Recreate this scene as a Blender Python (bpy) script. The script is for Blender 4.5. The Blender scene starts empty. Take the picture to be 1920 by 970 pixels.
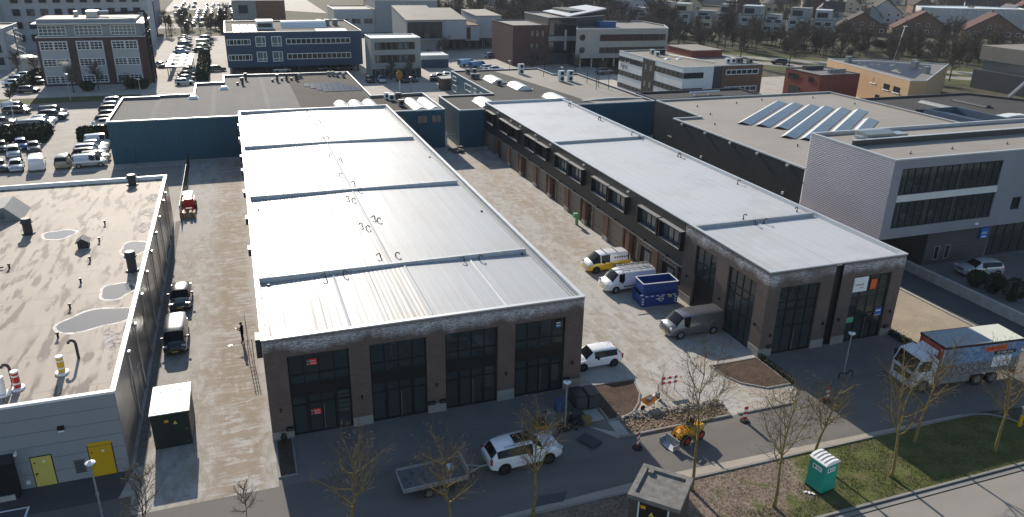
import bpy, math, random
from mathutils import Vector, Matrix
S = bpy.context.scene
COL = S.collection
R = math.radians

# ------------------------------------------------------------------ camera
cam = bpy.data.cameras.new('camera'); camo = bpy.data.objects.new('camera', cam); COL.objects.link(camo)
cam.sensor_width = 36.0; cam.lens = 1424.0 / 1920 * 36; cam.clip_start = 0.5; cam.clip_end = 5000
YAW, PITCH, ROLL = -0.3467, 0.3846, 0.0198
fw = Vector((-math.sin(YAW) * math.cos(PITCH), math.cos(YAW) * math.cos(PITCH), -math.sin(PITCH)))
rt = Vector((math.cos(YAW), math.sin(YAW), 0)); up = rt.cross(fw)
rt2 = rt * math.cos(ROLL) + up * math.sin(ROLL); up2 = -rt * math.sin(ROLL) + up * math.cos(ROLL)
camo.matrix_world = Matrix(((rt2.x, up2.x, -fw.x, 0), (rt2.y, up2.y, -fw.y, 0), (rt2.z, up2.z, -fw.z, 30), (0, 0, 0, 1)))
S.camera = camo
# ------------------------------------------------------------------ sky and sun
SUN_EL, SUN_X = 24.0, -0.06
sdir = Vector((SUN_X, 1, 0)).normalized() * math.cos(R(SUN_EL)) + Vector((0, 0, math.sin(R(SUN_EL))))
W = bpy.data.worlds.new('World'); S.world = W; W.use_nodes = True
wt = W.node_tree
sky = wt.nodes.new('ShaderNodeTexSky'); sky.sky_type = 'NISHITA'; sky.sun_disc = False
sky.sun_elevation = R(SUN_EL); sky.sun_rotation = math.atan2(sdir.x, sdir.y)
sky.air_density = 1.0; sky.dust_density = 0.4; sky.ozone_density = 1.0
wt.links.new(sky.outputs[0], wt.nodes['Background'].inputs[0]); wt.nodes['Background'].inputs[1].default_value = 0.105
sl = bpy.data.lights.new('sun', 'SUN'); sl.energy = 5.0; sl.angle = R(0.55); sl.color = (1.0, 0.905, 0.775)
so = bpy.data.objects.new('sun', sl); COL.objects.link(so); so.rotation_euler = sdir.to_track_quat('Z', 'Y').to_euler(); so.location = (0, 60, 90)
S.view_settings.view_transform = 'Standard'; S.view_settings.look = 'None'; S.view_settings.gamma = 1.0
S.view_settings.use_curve_mapping = False
S.view_settings.exposure = 0.55
S.cycles.max_bounces = 6; S.cycles.transparent_max_bounces = 8
S.cycles.volume_bounces = 0

# ------------------------------------------------------------------ helpers: materials
MATS = {}
class NT:
    def __init__(s, name):
        s.m = bpy.data.materials.new(name); s.m.use_nodes = True; s.t = s.m.node_tree
        s.b = s.t.nodes['Principled BSDF']; MATS[name] = s.m
    def n(s, typ, **k):
        o = s.t.nodes.new(typ)
        for a, v in k.items(): setattr(o, a, v)
        return o
    def l(s, a, b): s.t.links.new(a, b)
    def inp(s, sock, v):
        if hasattr(v, 'is_output'): s.l(v, sock)
        else: sock.default_value = v
    def pos(s): return s.n('ShaderNodeNewGeometry').outputs['Position']
    def sep(s, v): o = s.n('ShaderNodeSeparateXYZ'); s.l(v, o.inputs[0]); return o.outputs
    def mapv(s, v, sc=(1, 1, 1), rot=(0, 0, 0), loc=(0, 0, 0)):
        o = s.n('ShaderNodeMapping'); s.l(v, o.inputs[0]); o.inputs['Scale'].default_value = sc
        o.inputs['Rotation'].default_value = rot; o.inputs['Location'].default_value = loc; return o.outputs[0]
    def noise(s, v, scale=1, detail=4, rough=.55, dist=0):
        o = s.n('ShaderNodeTexNoise'); s.l(v, o.inputs['Vector']); o.inputs['Scale'].default_value = scale
        o.inputs['Detail'].default_value = detail; o.inputs['Roughness'].default_value = rough; o.inputs['Distortion'].default_value = dist
        return o.outputs['Fac']
    def wave(s, v, scale=1, dist=0, axis='X', detail=2, dscale=1, prof='SIN'):
        o = s.n('ShaderNodeTexWave', wave_type='BANDS', bands_direction=axis, wave_profile=prof); s.l(v, o.inputs['Vector'])
        o.inputs['Scale'].default_value = scale; o.inputs['Distortion'].default_value = dist
        o.inputs['Detail'].default_value = detail; o.inputs['Detail Scale'].default_value = dscale; return o.outputs['Fac']
    def ramp(s, f, a, b):
        o = s.n('ShaderNodeMapRange'); s.l(f, o.inputs[0]); o.inputs[1].default_value = a; o.inputs[2].default_value = b; return o.outputs[0]
    def mix(s, f, a, b):
        o = s.n('ShaderNodeMix', data_type='RGBA'); s.inp(o.inputs[0], f)
        for i, c in ((6, a), (7, b)):
            if hasattr(c, 'is_output'): s.l(c, o.inputs[i])
            else: o.inputs[i].default_value = (*c, 1)
        return o.outputs[2]
    def math(s, op, a, b=0.0, clamp=False):
        o = s.n('ShaderNodeMath', operation=op); o.use_clamp = clamp; s.inp(o.inputs[0], a); s.inp(o.inputs[1], b); return o.outputs[0]
    def col(s, c):
        if hasattr(c, 'is_output'): s.l(c, s.b.inputs['Base Color'])
        else: s.b.inputs['Base Color'].default_value = (*c, 1)
    def set(s, rough=None, spec=None, metal=None, coat=None):
        if rough is not None: s.inp(s.b.inputs['Roughness'], rough)
        if spec is not None: s.b.inputs['Specular IOR Level'].default_value = spec
        if metal is not None: s.b.inputs['Metallic'].default_value = metal
        if coat is not None: s.b.inputs['Coat Weight'].default_value = coat; s.b.inputs['Coat Roughness'].default_value = .05
    def bump(s, h, strength=.4, dist=.02):
        o = s.n('ShaderNodeBump'); s.l(h, o.inputs['Height']); o.inputs['Strength'].default_value = strength
        o.inputs['Distance'].default_value = dist; s.l(o.outputs[0], s.b.inputs['Normal'])

def plain(name, c, rough=.7, spec=.3, metal=0, var=.12, scale=1.2, coat=None, stretch=(1, 1, 1), bump=0):
    """one colour, with a quiet uneven tone"""
    t = NT(name)
    if var:
        f = t.noise(t.mapv(t.pos(), stretch), scale, 5, .6)
        f = t.ramp(f, .3, .7)
        t.col(t.mix(f, tuple(x * (1 - var) for x in c), tuple(min(1, x * (1 + var)) for x in c)))
        if bump: t.bump(f, bump, .03)
    else: t.col(c)
    t.set(rough, spec, metal, coat); return t.m

def sheet(name, c, pitch, axis, rough=.45, spec=.4, metal=0., strength=.6, var=.1):
    """profiled metal sheet; ribs of the given pitch in metres"""
    t = NT(name); p = t.pos()
    w = t.wave(p, 1.0 / pitch / 3.1416 * 3.1416 / 2 / 3.1416 * 1.0 if 0 else 0.314159 / pitch, 0, axis, 0)
    f = t.ramp(t.noise(t.mapv(p, (.25, .25, .06)), 1, 5), .3, .7)
    t.col(t.mix(f, tuple(x * (1 - var) for x in c), tuple(x * (1 + var) for x in c)))
    t.bump(w, strength, .04); t.set(rough, spec, metal); return t.m

def roofing(name, c, c2, axis=(1, .12, 1), rough=.75, spec=.3, seam=None, patch=.5):
    t = NT(name); p = t.pos()
    f1 = t.ramp(t.noise(p, .16, 5, .6), .35, .68)
    f2 = t.ramp(t.noise(t.mapv(p, axis), 1.3, 4, .6), .3, .75)
    c_ = t.mix(f1, c, c2)
    c_ = t.mix(t.math('MULTIPLY', f2, .45), c_, tuple(x * .72 for x in c2))
    if seam:
        br = t.wave(p, .314159 / seam[0] * 1.0, .25, seam[1], 2, .4)
        c_ = t.mix(t.math('MULTIPLY', t.ramp(br, .965, 1.0), .35), c_, tuple(min(1, x * 1.5) for x in c))
    t.col(c_); t.set(rough, spec); t.bump(f2, .12, .03); return t.m

def ordn(k):
    w = ['first', 'second', 'third', 'fourth', 'fifth', 'sixth', 'seventh', 'eighth', 'ninth', 'tenth']
    return w[k] if k < 10 else '%d%s' % (k + 1, 'th' if 10 < (k + 1) % 100 < 14 else {1: 'st', 2: 'nd', 3: 'rd'}.get((k + 1) % 10, 'th'))
# ------------------------------------------------------------------ helpers: objects
ORG = {}
class MB:
    def __init__(s): s.v = []; s.f = []; s.mi = []
    def add(s, vs, fs, mi=0):
        k = len(s.v); s.v += [tuple(v) for v in vs]
        for f in fs: s.f.append(tuple(i + k for i in f)); s.mi.append(mi)
        return s
    def box(s, x0, x1, y0, y1, z0, z1, mi=0):
        return s.add([(x0, y0, z0), (x1, y0, z0), (x1, y1, z0), (x0, y1, z0), (x0, y0, z1), (x1, y0, z1), (x1, y1, z1), (x0, y1, z1)],
                     [(0, 3, 2, 1), (4, 5, 6, 7), (0, 1, 5, 4), (1, 2, 6, 5), (2, 3, 7, 6), (3, 0, 4, 7)], mi)
    def cbox(s, c, d, rz=0, mi=0, rx=0, ry=0):
        M = Matrix.Rotation(rz, 3, 'Z') @ Matrix.Rotation(ry, 3, 'Y') @ Matrix.Rotation(rx, 3, 'X'); c = Vector(c); hx, hy, hz = d[0] / 2, d[1] / 2, d[2] / 2
        vs = [c + M @ Vector(p) for p in ((-hx, -hy, -hz), (hx, -hy, -hz), (hx, hy, -hz), (-hx, hy, -hz), (-hx, -hy, hz), (hx, -hy, hz), (hx, hy, hz), (-hx, hy, hz))]
        return s.add(vs, [(0, 3, 2, 1), (4, 5, 6, 7), (0, 1, 5, 4), (1, 2, 6, 5), (2, 3, 7, 6), (3, 0, 4, 7)], mi)
    def quad(s, a, b, c, d, mi=0): return s.add([a, b, c, d], [(0, 1, 2, 3)], mi)
    def tube(s, p0, p1, r0, r1=None, n=8, cap=True, mi=0):
        r1 = r0 if r1 is None else r1; p0 = Vector(p0); p1 = Vector(p1); d = (p1 - p0)
        if d.length < 1e-6: return s
        d.normalize(); a = d.orthogonal().normalized(); b = d.cross(a)
        vs = []
        for p, r in ((p0, r0), (p1, r1)):
            for i in range(n): t = 2 * math.pi * i / n; vs.append(p + (a * math.cos(t) + b * math.sin(t)) * r)
        fs = [(i, (i + 1) % n, n + (i + 1) % n, n + i) for i in range(n)]
        if cap: fs += [tuple(range(n - 1, -1, -1)), tuple(range(n, 2 * n))]
        return s.add(vs, fs, mi)
    def path(s, pts, r, n=6):
        for a, b in zip(pts, pts[1:]): s.tube(a, b, r, r, n)
        return s
    def prism(s, poly, z0, z1, mi=0, top=True, bot=True):
        n = len(poly); vs = [(x, y, z0) for x, y in poly] + [(x, y, z1) for x, y in poly]
        fs = [(i, (i + 1) % n, n + (i + 1) % n, n + i) for i in range(n)]
        if top: fs.append(tuple(range(n, 2 * n)))
        if bot: fs.append(tuple(range(n - 1, -1, -1)))
        return s.add(vs, fs, mi)
    def ext_x(s, prof, x0, x1):   # profile in (y,z) run along x
        n = len(prof); vs = [(x0, y, z) for y, z in prof] + [(x1, y, z) for y, z in prof]
        return s.add(vs, [(i, (i + 1) % n, n + (i + 1) % n, n + i) for i in range(n)] + [tuple(range(n - 1, -1, -1)), tuple(range(n, 2 * n))])
    def ext_y(s, prof, y0, y1):   # profile in (x,z) run along y
        n = len(prof); vs = [(x, y0, z) for x, z in prof] + [(x, y1, z) for x, z in prof]
        return s.add(vs, [((i + 1) % n, i, n + i, n + (i + 1) % n) for i in range(n)] + [tuple(range(n)), tuple(range(2 * n - 1, n - 1, -1))])
    def mesh(s, name, org=Vector((0, 0, 0)), smooth=None):
        me = bpy.data.meshes.new(name); me.from_pydata([(v[0] - org[0], v[1] - org[1], v[2] - org[2]) for v in s.v], [], s.f)
        if any(s.mi): me.polygons.foreach_set('material_index', s.mi)
        if smooth is not None:
            me.polygons.foreach_set('use_smooth', [True] * len(me.polygons))
            if smooth > 0: me.set_sharp_from_angle(angle=R(smooth))
        me.update(); return me
    def build(s, name, m, parent=None, smooth=None):
        org = ORG.get(parent.name, Vector((0, 0, 0))) if parent else Vector((0, 0, 0))
        me = s.mesh(name, org, smooth)
        for k in (m if isinstance(m, (list, tuple)) else [m]): me.materials.append(MATS[k])
        o = bpy.data.objects.new(name, me); COL.objects.link(o)
        if parent: o.parent = parent; ORG[o.name] = org
        return o

def tag(o, label, cat, group=None):
    o['label'] = label; o['category'] = cat
    if group: o['group'] = group
    return o
def thing(name, label, cat, loc=(0, 0, 0), group=None, rz=0):
    o = bpy.data.objects.new(name, None); COL.objects.link(o); o.location = loc; o.rotation_euler = (0, 0, rz)
    o.empty_display_size = .3; ORG[o.name] = Vector(loc); return tag(o, label, cat, group)
def struct(o): o['kind'] = 'structure'; return o
def copy_tree(o, parent=None):
    c = o.copy(); COL.objects.link(c); c.parent = parent
    for ch in o.children: copy_tree(ch, c)
    return c

def inset(poly, d):
    """poly counter-clockwise; returns the polygon moved inwards by d"""
    out = []; n = len(poly)
    for i in range(n):
        a, b, c = Vector(poly[i - 1]), Vector(poly[i]), Vector(poly[(i + 1) % n])
        e1 = (b - a).normalized(); e2 = (c - b).normalized()
        n1 = Vector((-e1.y, e1.x)); n2 = Vector((-e2.y, e2.x))
        k = 1 + n1.dot(n2); out.append(tuple(b + (n1 + n2) * (d / max(k, .2))))
    return out
def ring(mb, outer, inner, z0, z1, z0i):
    """parapet: outer face z0..z1, top, inner face z1..z0i"""
    n = len(outer)
    vs = [(x, y, z0) for x, y in outer] + [(x, y, z1) for x, y in outer] + [(x, y, z1) for x, y in inner] + [(x, y, z0i) for x, y in inner]
    fs = []
    for i in range(n):
        j = (i + 1) % n
        fs += [(i, j, n + j, n + i), (n + i, n + j, 2 * n + j, 2 * n + i), (2 * n + i, 2 * n + j, 3 * n + j, 3 * n + i)]
    return mb.add(vs, fs)
def flat_building(name, label, poly, h, wall, roof, cap='cap_light', parapet=.4, w=.2, cat='building', z0=-.05, inner=None):
    cx = sum(p[0] for p in poly) / len(poly); cy = sum(p[1] for p in poly) / len(poly)
    t = thing(name, label, cat, (cx, cy, 0))
    a = MB(); a.prism(poly, z0, h - .16, top=False, bot=False).build('wall', wall, t)
    ins = inset(poly, w)
    MB().add([(x, y, h - parapet) for x, y in ins], [tuple(range(len(ins)))]).build('roof', roof, t)
    out2 = inset(poly, -.04)
    r = MB(); ring(r, out2, ins, h - .17, h, h - .1); r.add([], []).build('parapet_cap', cap, t)
    ins2 = inset(poly, w - .002)
    q = MB(); n = len(ins2)
    q.add([(x, y, h - .102) for x, y in ins2] + [(x, y, h - parapet - .01) for x, y in ins2], [(i, (i + 1) % n, n + (i + 1) % n, n + i) for i in range(n)])
    q.build('parapet_upstand', inner or roof, t)
    return t

class Face:
    """a wall plane: axis 'y' (plane y = k, u = x) or 'x' (plane x = k, u = y); s = outward sign"""
    def __init__(f, axis, k, s): f.a, f.k, f.s = axis, k, s
    def p(f, u, z, d=0):  # d metres outwards
        return (u, f.k + f.s * d, z) if f.a == 'y' else (f.k + f.s * d, u, z)
    def slab(f, mb, u0, u1, z0, z1, d0, d1):
        a = f.k + f.s * d0; b = f.k + f.s * d1; a, b = min(a, b), max(a, b)
        return mb.box(u0, u1, a, b, z0, z1) if f.a == 'y' else mb.box(a, b, u0, u1, z0, z1)
    def quad(f, mb, u0, u1, z0, z1, d):
        q = [f.p(u0, z0, d), f.p(u1, z0, d), f.p(u1, z1, d), f.p(u0, z1, d)]
        if (f.a == 'y') == (f.s > 0): q.reverse()
        return mb.quad(*q)
def open_wall(mb, F, u0, u1, z0, z1, holes, depth=.3):
    us = sorted({u0, u1, *[h[0] for h in holes], *[h[1] for h in holes]}); zs = sorted({z0, z1, *[h[2] for h in holes], *[h[3] for h in holes]})
    for a, b in zip(us, us[1:]):
        for c, d in zip(zs, zs[1:]):
            if not any(h[0] - 1e-6 <= a and b <= h[1] + 1e-6 and h[2] - 1e-6 <= c and d <= h[3] + 1e-6 for h in holes): F.quad(mb, a, b, c, d, 0)
    for h in holes:
        a, b, c, d = h[:4]
        mb.quad(F.p(a, c, 0), F.p(a, c, -depth), F.p(a, d, -depth), F.p(a, d, 0)); mb.quad(F.p(b, c, 0), F.p(b, d, 0), F.p(b, d, -depth), F.p(b, c, -depth))
        mb.quad(F.p(a, d, 0), F.p(a, d, -depth), F.p(b, d, -depth), F.p(b, d, 0)); mb.quad(F.p(a, c, 0), F.p(b, c, 0), F.p(b, c, -depth), F.p(a, c, -depth))
def window(parent, F, u0, u1, z0, z1, us=(), zs=(), fw=.07, frame='frame_dark', glass='glass', d=-.12, t=.08, sep_panes=False, name='window'):
    """framed window; us, zs = inner bar positions"""
    m = MB(); UU = [u0, *us, u1]; ZZ = [z0, *zs, z1]
    for i, u in enumerate(UU):
        w = fw if i in (0, len(UU) - 1) else fw * .8
        a = u if i == 0 else (u - w if i == len(UU) - 1 else u - w / 2); F.slab(m, a, a + w, z0, z1, d, d + t)
    for i, z in enumerate(ZZ):
        w = fw if i in (0, len(ZZ) - 1) else fw * .8
        a = z if i == 0 else (z - w if i == len(ZZ) - 1 else z - w / 2)
        for p, q in zip(UU, UU[1:]): F.slab(m, p + fw * .4, q - fw * .4, a, a + w, d + .003, d + t - .003)
    wo = m.build(name, frame, parent)
    if sep_panes:
        for p, q in zip(UU, UU[1:]):
            for c, e in zip(ZZ, ZZ[1:]):
                g = MB(); F.quad(g, p + .01, q - .01, c + .01, e - .01, d + t * .4); g.build('pane', glass, wo)
    else:
        g = MB(); F.quad(g, u0 + .01, u1 - .01, z0 + .01, z1 - .01, d + t * .4); g.build('pane', glass, wo)
    return wo
FONTS = {}
def text_mesh(txt, size, name, m, parent=None, loc=(0, 0, 0), rot=(0, 0, 0), extrude=.004, sx=1.0):
    cu = bpy.data.curves.new(name, 'FONT'); cu.body = txt; cu.size = size; cu.extrude = extrude; cu.align_x = 'CENTER'; cu.align_y = 'CENTER'
    cu.resolution_u = 2
    o = bpy.data.objects.new(name, cu); COL.objects.link(o)
    me = bpy.data.meshes.new_from_object(o); bpy.data.objects.remove(o); me.name = name
    me.materials.clear(); me.materials.append(MATS[m])
    o = bpy.data.objects.new(name, me); COL.objects.link(o)
    o.location = Vector(loc) - (ORG.get(parent.name, Vector((0, 0, 0))) if parent else Vector((0, 0, 0))); o.rotation_euler = rot; o.scale = (sx, 1, 1)
    if parent: o.parent = parent
    return o
# ------------------------------------------------------------------ materials
plain('cap_light', (.50, .51, .52), .42, .45, .3, .08)
plain('cap_dark', (.05, .052, .058), .45, .4, .2, .1)
plain('frame_dark', (.012, .013, .015), .4, .4, 0, 0)
plain('frame_white', (.72, .73, .72), .5, .4, 0, .04)
plain('frame_grey', (.25, .26, .27), .5, .4, 0, .04)
plain('cap_white', (.78, .77, .75), .45, .4, 0, .05)
plain('panel_grey', (.30, .31, .335), .5, .35, .1, .06, .3)
plain('steel', (.42, .43, .44), .35, .5, .85, .08)
plain('galv', (.38, .39, .40), .45, .5, .6, .15, 3)
plain('black', (.010, .010, .011), .5, .35, 0, 0)
plain('rubber', (.014, .014, .015), .75, .2, 0, 0)
plain('dark_grey', (.035, .037, .042), .55, .35, 0, .1)
plain('mid_grey', (.20, .205, .21), .6, .3, 0, .08)
plain('lamp_white', (.78, .78, .77), .4, .4, 0, 0)
plain('concrete', (.36, .35, .33), .85, .2, 0, .2, 1.4)
plain('concrete_dark', (.17, .165, .155), .9, .2, 0, .3, 2.2, bump=.2)
plain('plinth', (.27, .265, .25), .85, .2, 0, .12, 3)
plain('timber', (.42, .29, .15), .8, .2, 0, .2, 4)
plain('red_paint', (.45, .02, .018), .4, .5, 0, .06)
plain('sign_red', (.62, .018, .02), .5, .3, 0, 0)
plain('orange_print', (.75, .10, .02), .5, .3, 0, 0)
plain('white_print', (.8, .8, .8), .5, .3, 0, 0)
plain('blue_print', (.02, .12, .45), .5, .3, 0, 0)
plain('green_print', (.16, .42, .22), .5, .3, 0, 0)
plain('yellow_paint', (.62, .36, .01), .45, .4, 0, .06)
plain('pale_yellow', (.62, .50, .12), .5, .4, 0, .05)
plain('machine_yellow', (.72, .33, .015), .45, .45, 0, .12, 5)
plain('kiosk_green', (.012, .022, .019), .5, .35, 0, .08)
plain('toilet_green', (.005, .30, .22), .45, .4, 0, .06)
plain('toilet_white', (.80, .80, .78), .5, .4, 0, .04)
plain('skip_blue', (.01, .05, .22), .4, .45, 0, .12, 3)
plain('bark_yellow', (.20, .155, .06), .9, .15, 0, .35, 6)
plain('twig_yellow', (.145, .112, .068), .9, .15, 0, .3, 5)
plain('bark_grey', (.075, .066, .058), .95, .1, 0, .3, 2)
plain('twig_grey', (.105, .09, .075), .95, .1, 0, .35, .6)
plain('twig_pale', (.17, .145, .115), .95, .1, 0, .3, .6)
plain('leaf_dark', (.022, .036, .018), .9, .15, 0, .4, 1.5)
plain('leaf_yellow', (.10, .10, .035), .9, .15, 0, .35, 1)
plain('leaf_rust', (.30, .15, .03), .9, .15, 0, .3, 3)
plain('cloth_dark', (.012, .012, .014), .9, .1, 0, 0)
plain('skin', (.45, .27, .2), .6, .3, 0, 0)
plain('hair', (.03, .02, .012), .8, .2, 0, 0)
plain('skylight_white', (.66, .67, .66), .35, .5, 0, .06, 2)
plain('skylight_grey', (.30, .31, .30), .45, .4, 0, .15, 2)
plain('white_panel', (.60, .62, .62), .4, .4, 0, .06)
plain('plaster_white', (.37, .38, .395), .8, .2, 0, .06, .4)
plain('plaster_grey', (.27, .28, .29), .8, .2, 0, .06, .4)
plain('pale_stone', (.30, .30, .29), .8, .2, 0, .06, .5)
plain('orange_wall', (.42, .28, .165), .8, .2, 0, .05, .5)
plain('red_wall', (.19, .055, .045), .85, .2, 0, .12, .8)
plain('brown_wall', (.15, .085, .06), .85, .2, 0, .12, .8)
plain('red_brick_far', (.085, .05, .05), .9, .2, 0, .15, .6)
plain('dark_panel', (.045, .05, .058), .6, .3, 0, .08)
plain('office_blue', (.017, .043, .092), .5, .35, 0, .06, .6)
plain('box_blue', (.018, .07, .22), .5, .35, 0, .06)
plain('tile_dark', (.035, .03, .032), .85, .2, 0, .2, 1)
plain('tile_red', (.075, .035, .03), .85, .2, 0, .2, 1)
plain('tile_grey', (.10, .10, .105), .85, .2, 0, .2, 1)
plain('cream', (.52, .44, .30), .8, .2, 0, .06)
plain('interior', (.42, .42, .40), .9, .1, 0, .06)
plain('tail_red', (.35, .01, .012), .25, .5, 0, 0)
plain('headlamp', (.55, .57, .6), .15, .6, 0, 0)
plain('rim', (.36, .37, .38), .3, .5, .8, 0)
plain('rim_dark', (.05, .05, .055), .3, .5, .5, 0)
plain('reflective_white', (.75, .75, .75), .4, .5, 0, 0)
plain('bag_blue', (.05, .09, .2), .7, .3, 0, .2, 6)
plain('slate_pallet', (.05, .055, .06), .7, .3, 0, .2, 5)
PAINT = dict(white=(.75, .76, .78), silver=(.42, .44, .46), grey=(.13, .135, .145), darkgrey=(.05, .053, .06), black=(.012, .012, .015), blue=(.03, .08, .24), darkblue=(.015, .025, .07),
             beige=(.34, .30, .22), red=(.28, .02, .02), lightblue=(.16, .30, .42), yellow=(.70, .46, .015), tan=(.30, .26, .14), brown=(.08, .055, .04))
for k, c in PAINT.items(): plain('paint_' + k, c, .25, .5, .35 if k in ('silver', 'grey', 'darkgrey', 'blue', 'lightblue') else 0, 0, coat=.8)

plain('lilac_sheet', (.40, .385, .43), .38, .45, .35, .05, .25)
sheet('lilac_front', (.235, .235, .275), .3, 'Z', .5, .4, 0, .25)
sheet('dark_slate', (.055, .06, .065), .4, 'Z', .6, .3, 0, .3)
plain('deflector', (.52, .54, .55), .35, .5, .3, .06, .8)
plain('bluegrey_pale', (.22, .36, .44), .5, .4, 0, .08)
plain('dark_steel', (.10, .11, .125), .5, .4, .3, .25, 3)
plain('truck_white', (.62, .64, .66), .4, .45, 0, .05, 1)
plain('truck_roof_grey', (.26, .29, .30), .5, .4, 0, .06)
plain('truck_roof_cream', (.62, .62, .52), .5, .4, 0, .05)
plain('truck_red', (.42, .06, .03), .45, .4, 0, .25, 2)
plain('stone_pale', (.33, .30, .26), .9, .2, 0, .3, 7)
def truck_print():
    # printed lorry side: pale sky blue above, a dark busy town scene below
    t = NT('truck_print'); p = t.n('ShaderNodeTexCoord').outputs['Object']; s_ = t.sep(p)
    n_ = t.noise(t.mapv(p, (1.2, 1, 1.6)), 2.2, 6, .7); c_ = t.mix(t.ramp(n_, .4, .62), (.09, .17, .34), (.26, .36, .50))
    low = t.ramp(t.math('ADD', s_[2], t.math('MULTIPLY', n_, -.9)), 1.75, 1.6); bs = t.noise(t.mapv(p, (5, 1, 2.5)), 1.6, 5, .75)
    c_ = t.mix(low, c_, t.mix(t.ramp(bs, .42, .6), (.03, .03, .035), (.34, .33, .35)))
    t.col(c_); t.set(.45, .4)
truck_print()
plain('grass_blade', (.108, .114, .042), .9, .15, 0, .5, .55)
plain('leaf_rustdark', (.055, .040, .028), .9, .15, 0, .4, 3)
def air():
    m_ = bpy.data.materials.new('haze_air'); m_.use_nodes = True; t = m_.node_tree; t.nodes.remove(t.nodes['Principled BSDF'])
    v = t.nodes.new('ShaderNodeVolumePrincipled'); v.inputs['Color'].default_value = (.86, .91, 1, 1); v.inputs['Density'].default_value = HAZE; v.inputs['Anisotropy'].default_value = .0
    t.links.new(v.outputs[0], t.nodes['Material Output'].inputs['Volume']); MATS['haze_air'] = m_
HAZE = .00010
air()
def glass(name, c, rough=.04, alpha=0.0, spec=.8):
    t = NT(name); t.col(c); t.set(rough, spec); t.b.inputs['IOR'].default_value = 1.52
    p = t.pos(); f = t.noise(p, .35, 2); t.bump(f, .03, .05)
    if alpha:
        tr = t.n('ShaderNodeBsdfTransparent'); tr.inputs[0].default_value = (.62, .70, .68, 1); mx = t.n('ShaderNodeMixShader'); mx.inputs[0].default_value = 1 - alpha
        t.l(tr.outputs[0], mx.inputs[1]); t.l(t.b.outputs[0], mx.inputs[2]); t.l(mx.outputs[0], t.t.nodes['Material Output'].inputs[0])
glass('glass', (.012, .016, .019), .05)
glass('glass_far', (.02, .026, .032), .08, 0, .4)
glass('glass_pale', (.10, .12, .13), .1)
glass('glass_clear', (.046, .060, .063), .03, .38)
glass('car_glass', (.008, .010, .012), .06, 0, .18)
glass('water_film', (.19, .18, .16), .05, 0, .6)

def solar():
    t = NT('solar_cell'); p = t.pos()
    t.col(t.mix(t.ramp(t.noise(p, .4, 2), .35, .65), (.022, .032, .058), (.04, .058, .10))); t.set(.22, .4)
solar()

plain('solar_matt', (.022, .032, .06), .55, .2, 0, .15, .4)
sheet('cladding_blue', (.004, .075, .120), .28, 'X', .42, .45)
sheet('cladding_blue_side', (.011, .050, .085), .28, 'Y', .42, .45)
sheet('cladding_dark', (.020, .022, .025), .3, 'Y', .5, .35, 0, .15)
sheet('cladding_F', (.011, .019, .026), .5, 'Y', .5, .35, 0, .15)
sheet('door_taupe', (.215, .18, .15), .5, 'Z', .55, .3, 0, .35)
sheet('steel_wall', (.33, .335, .34), .9, 'Z', .28, .5, .8, .12)
sheet('bluegrey_deck', (.10, .15, .22), .35, 'Y', .4, .4, .3, .6)

def mk_brick(name, c1, c2, mortar, stain=None):
    t = NT(name); p = t.pos(); s = t.sep(p)
    cv = t.n('ShaderNodeCombineXYZ'); t.l(t.math('ADD', s[0], s[1]), cv.inputs[0]); t.l(s[2], cv.inputs[1])
    b = t.n('ShaderNodeTexBrick'); t.l(cv.outputs[0], b.inputs['Vector']); b.inputs['Scale'].default_value = 1
    b.inputs['Brick Width'].default_value = .225; b.inputs['Row Height'].default_value = .065; b.inputs['Mortar Size'].default_value = .007
    b.inputs['Color1'].default_value = (*c1, 1); b.inputs['Color2'].default_value = (*c2, 1); b.inputs['Mortar'].default_value = (*mortar, 1)
    c = b.outputs['Color']
    c = t.mix(t.math('MULTIPLY', t.ramp(t.noise(p, .9, 6, .6), .45, .7), .35), c, tuple(x * 1.45 for x in c2))
    if stain:   # white lime bloom hanging below the roof edge in ragged runs
        low = t.noise(t.mapv(p, (.55, .55, .0)), 1.0, 4, .6)
        fine = t.noise(t.mapv(p, (1.1, 1.1, 6.5)), 2.2, 6, .7)
        lvl = t.math('SUBTRACT', s[2], t.math('MULTIPLY', low, 1.9))
        band = t.math('MULTIPLY', t.ramp(lvl, 5.35, 5.95), t.ramp(s[2], 7.34, 7.0), True)
        a = t.math('MULTIPLY', t.math('MULTIPLY', band, t.ramp(fine, .36, .56), True), t.ramp(t.noise(t.mapv(p, (1, 1, 2.2)), 7.0, 4, .7), .30, .58), True)
        where = t.ramp(t.noise(t.mapv(p, (.16, .16, .0)), 1.0, 2, .5), stain[0], stain[1])
        c = t.mix(t.math('MULTIPLY', t.math('MULTIPLY', a, where, True), .97), c, (.66, .66, .70))
    t.col(c); t.set(.85, .25); t.bump(b.outputs['Fac'], -.25, .01)
mk_brick('brick_A', (.112, .078, .067), (.145, .100, .086), (.10, .088, .08), (.05, .35))
mk_brick('brick_B', (.110, .082, .073), (.138, .102, .091), (.10, .09, .083), (.36, .5))
mk_brick('brick_hut', (.075, .058, .052), (.10, .075, .065), (.07, .065, .06))

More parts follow.
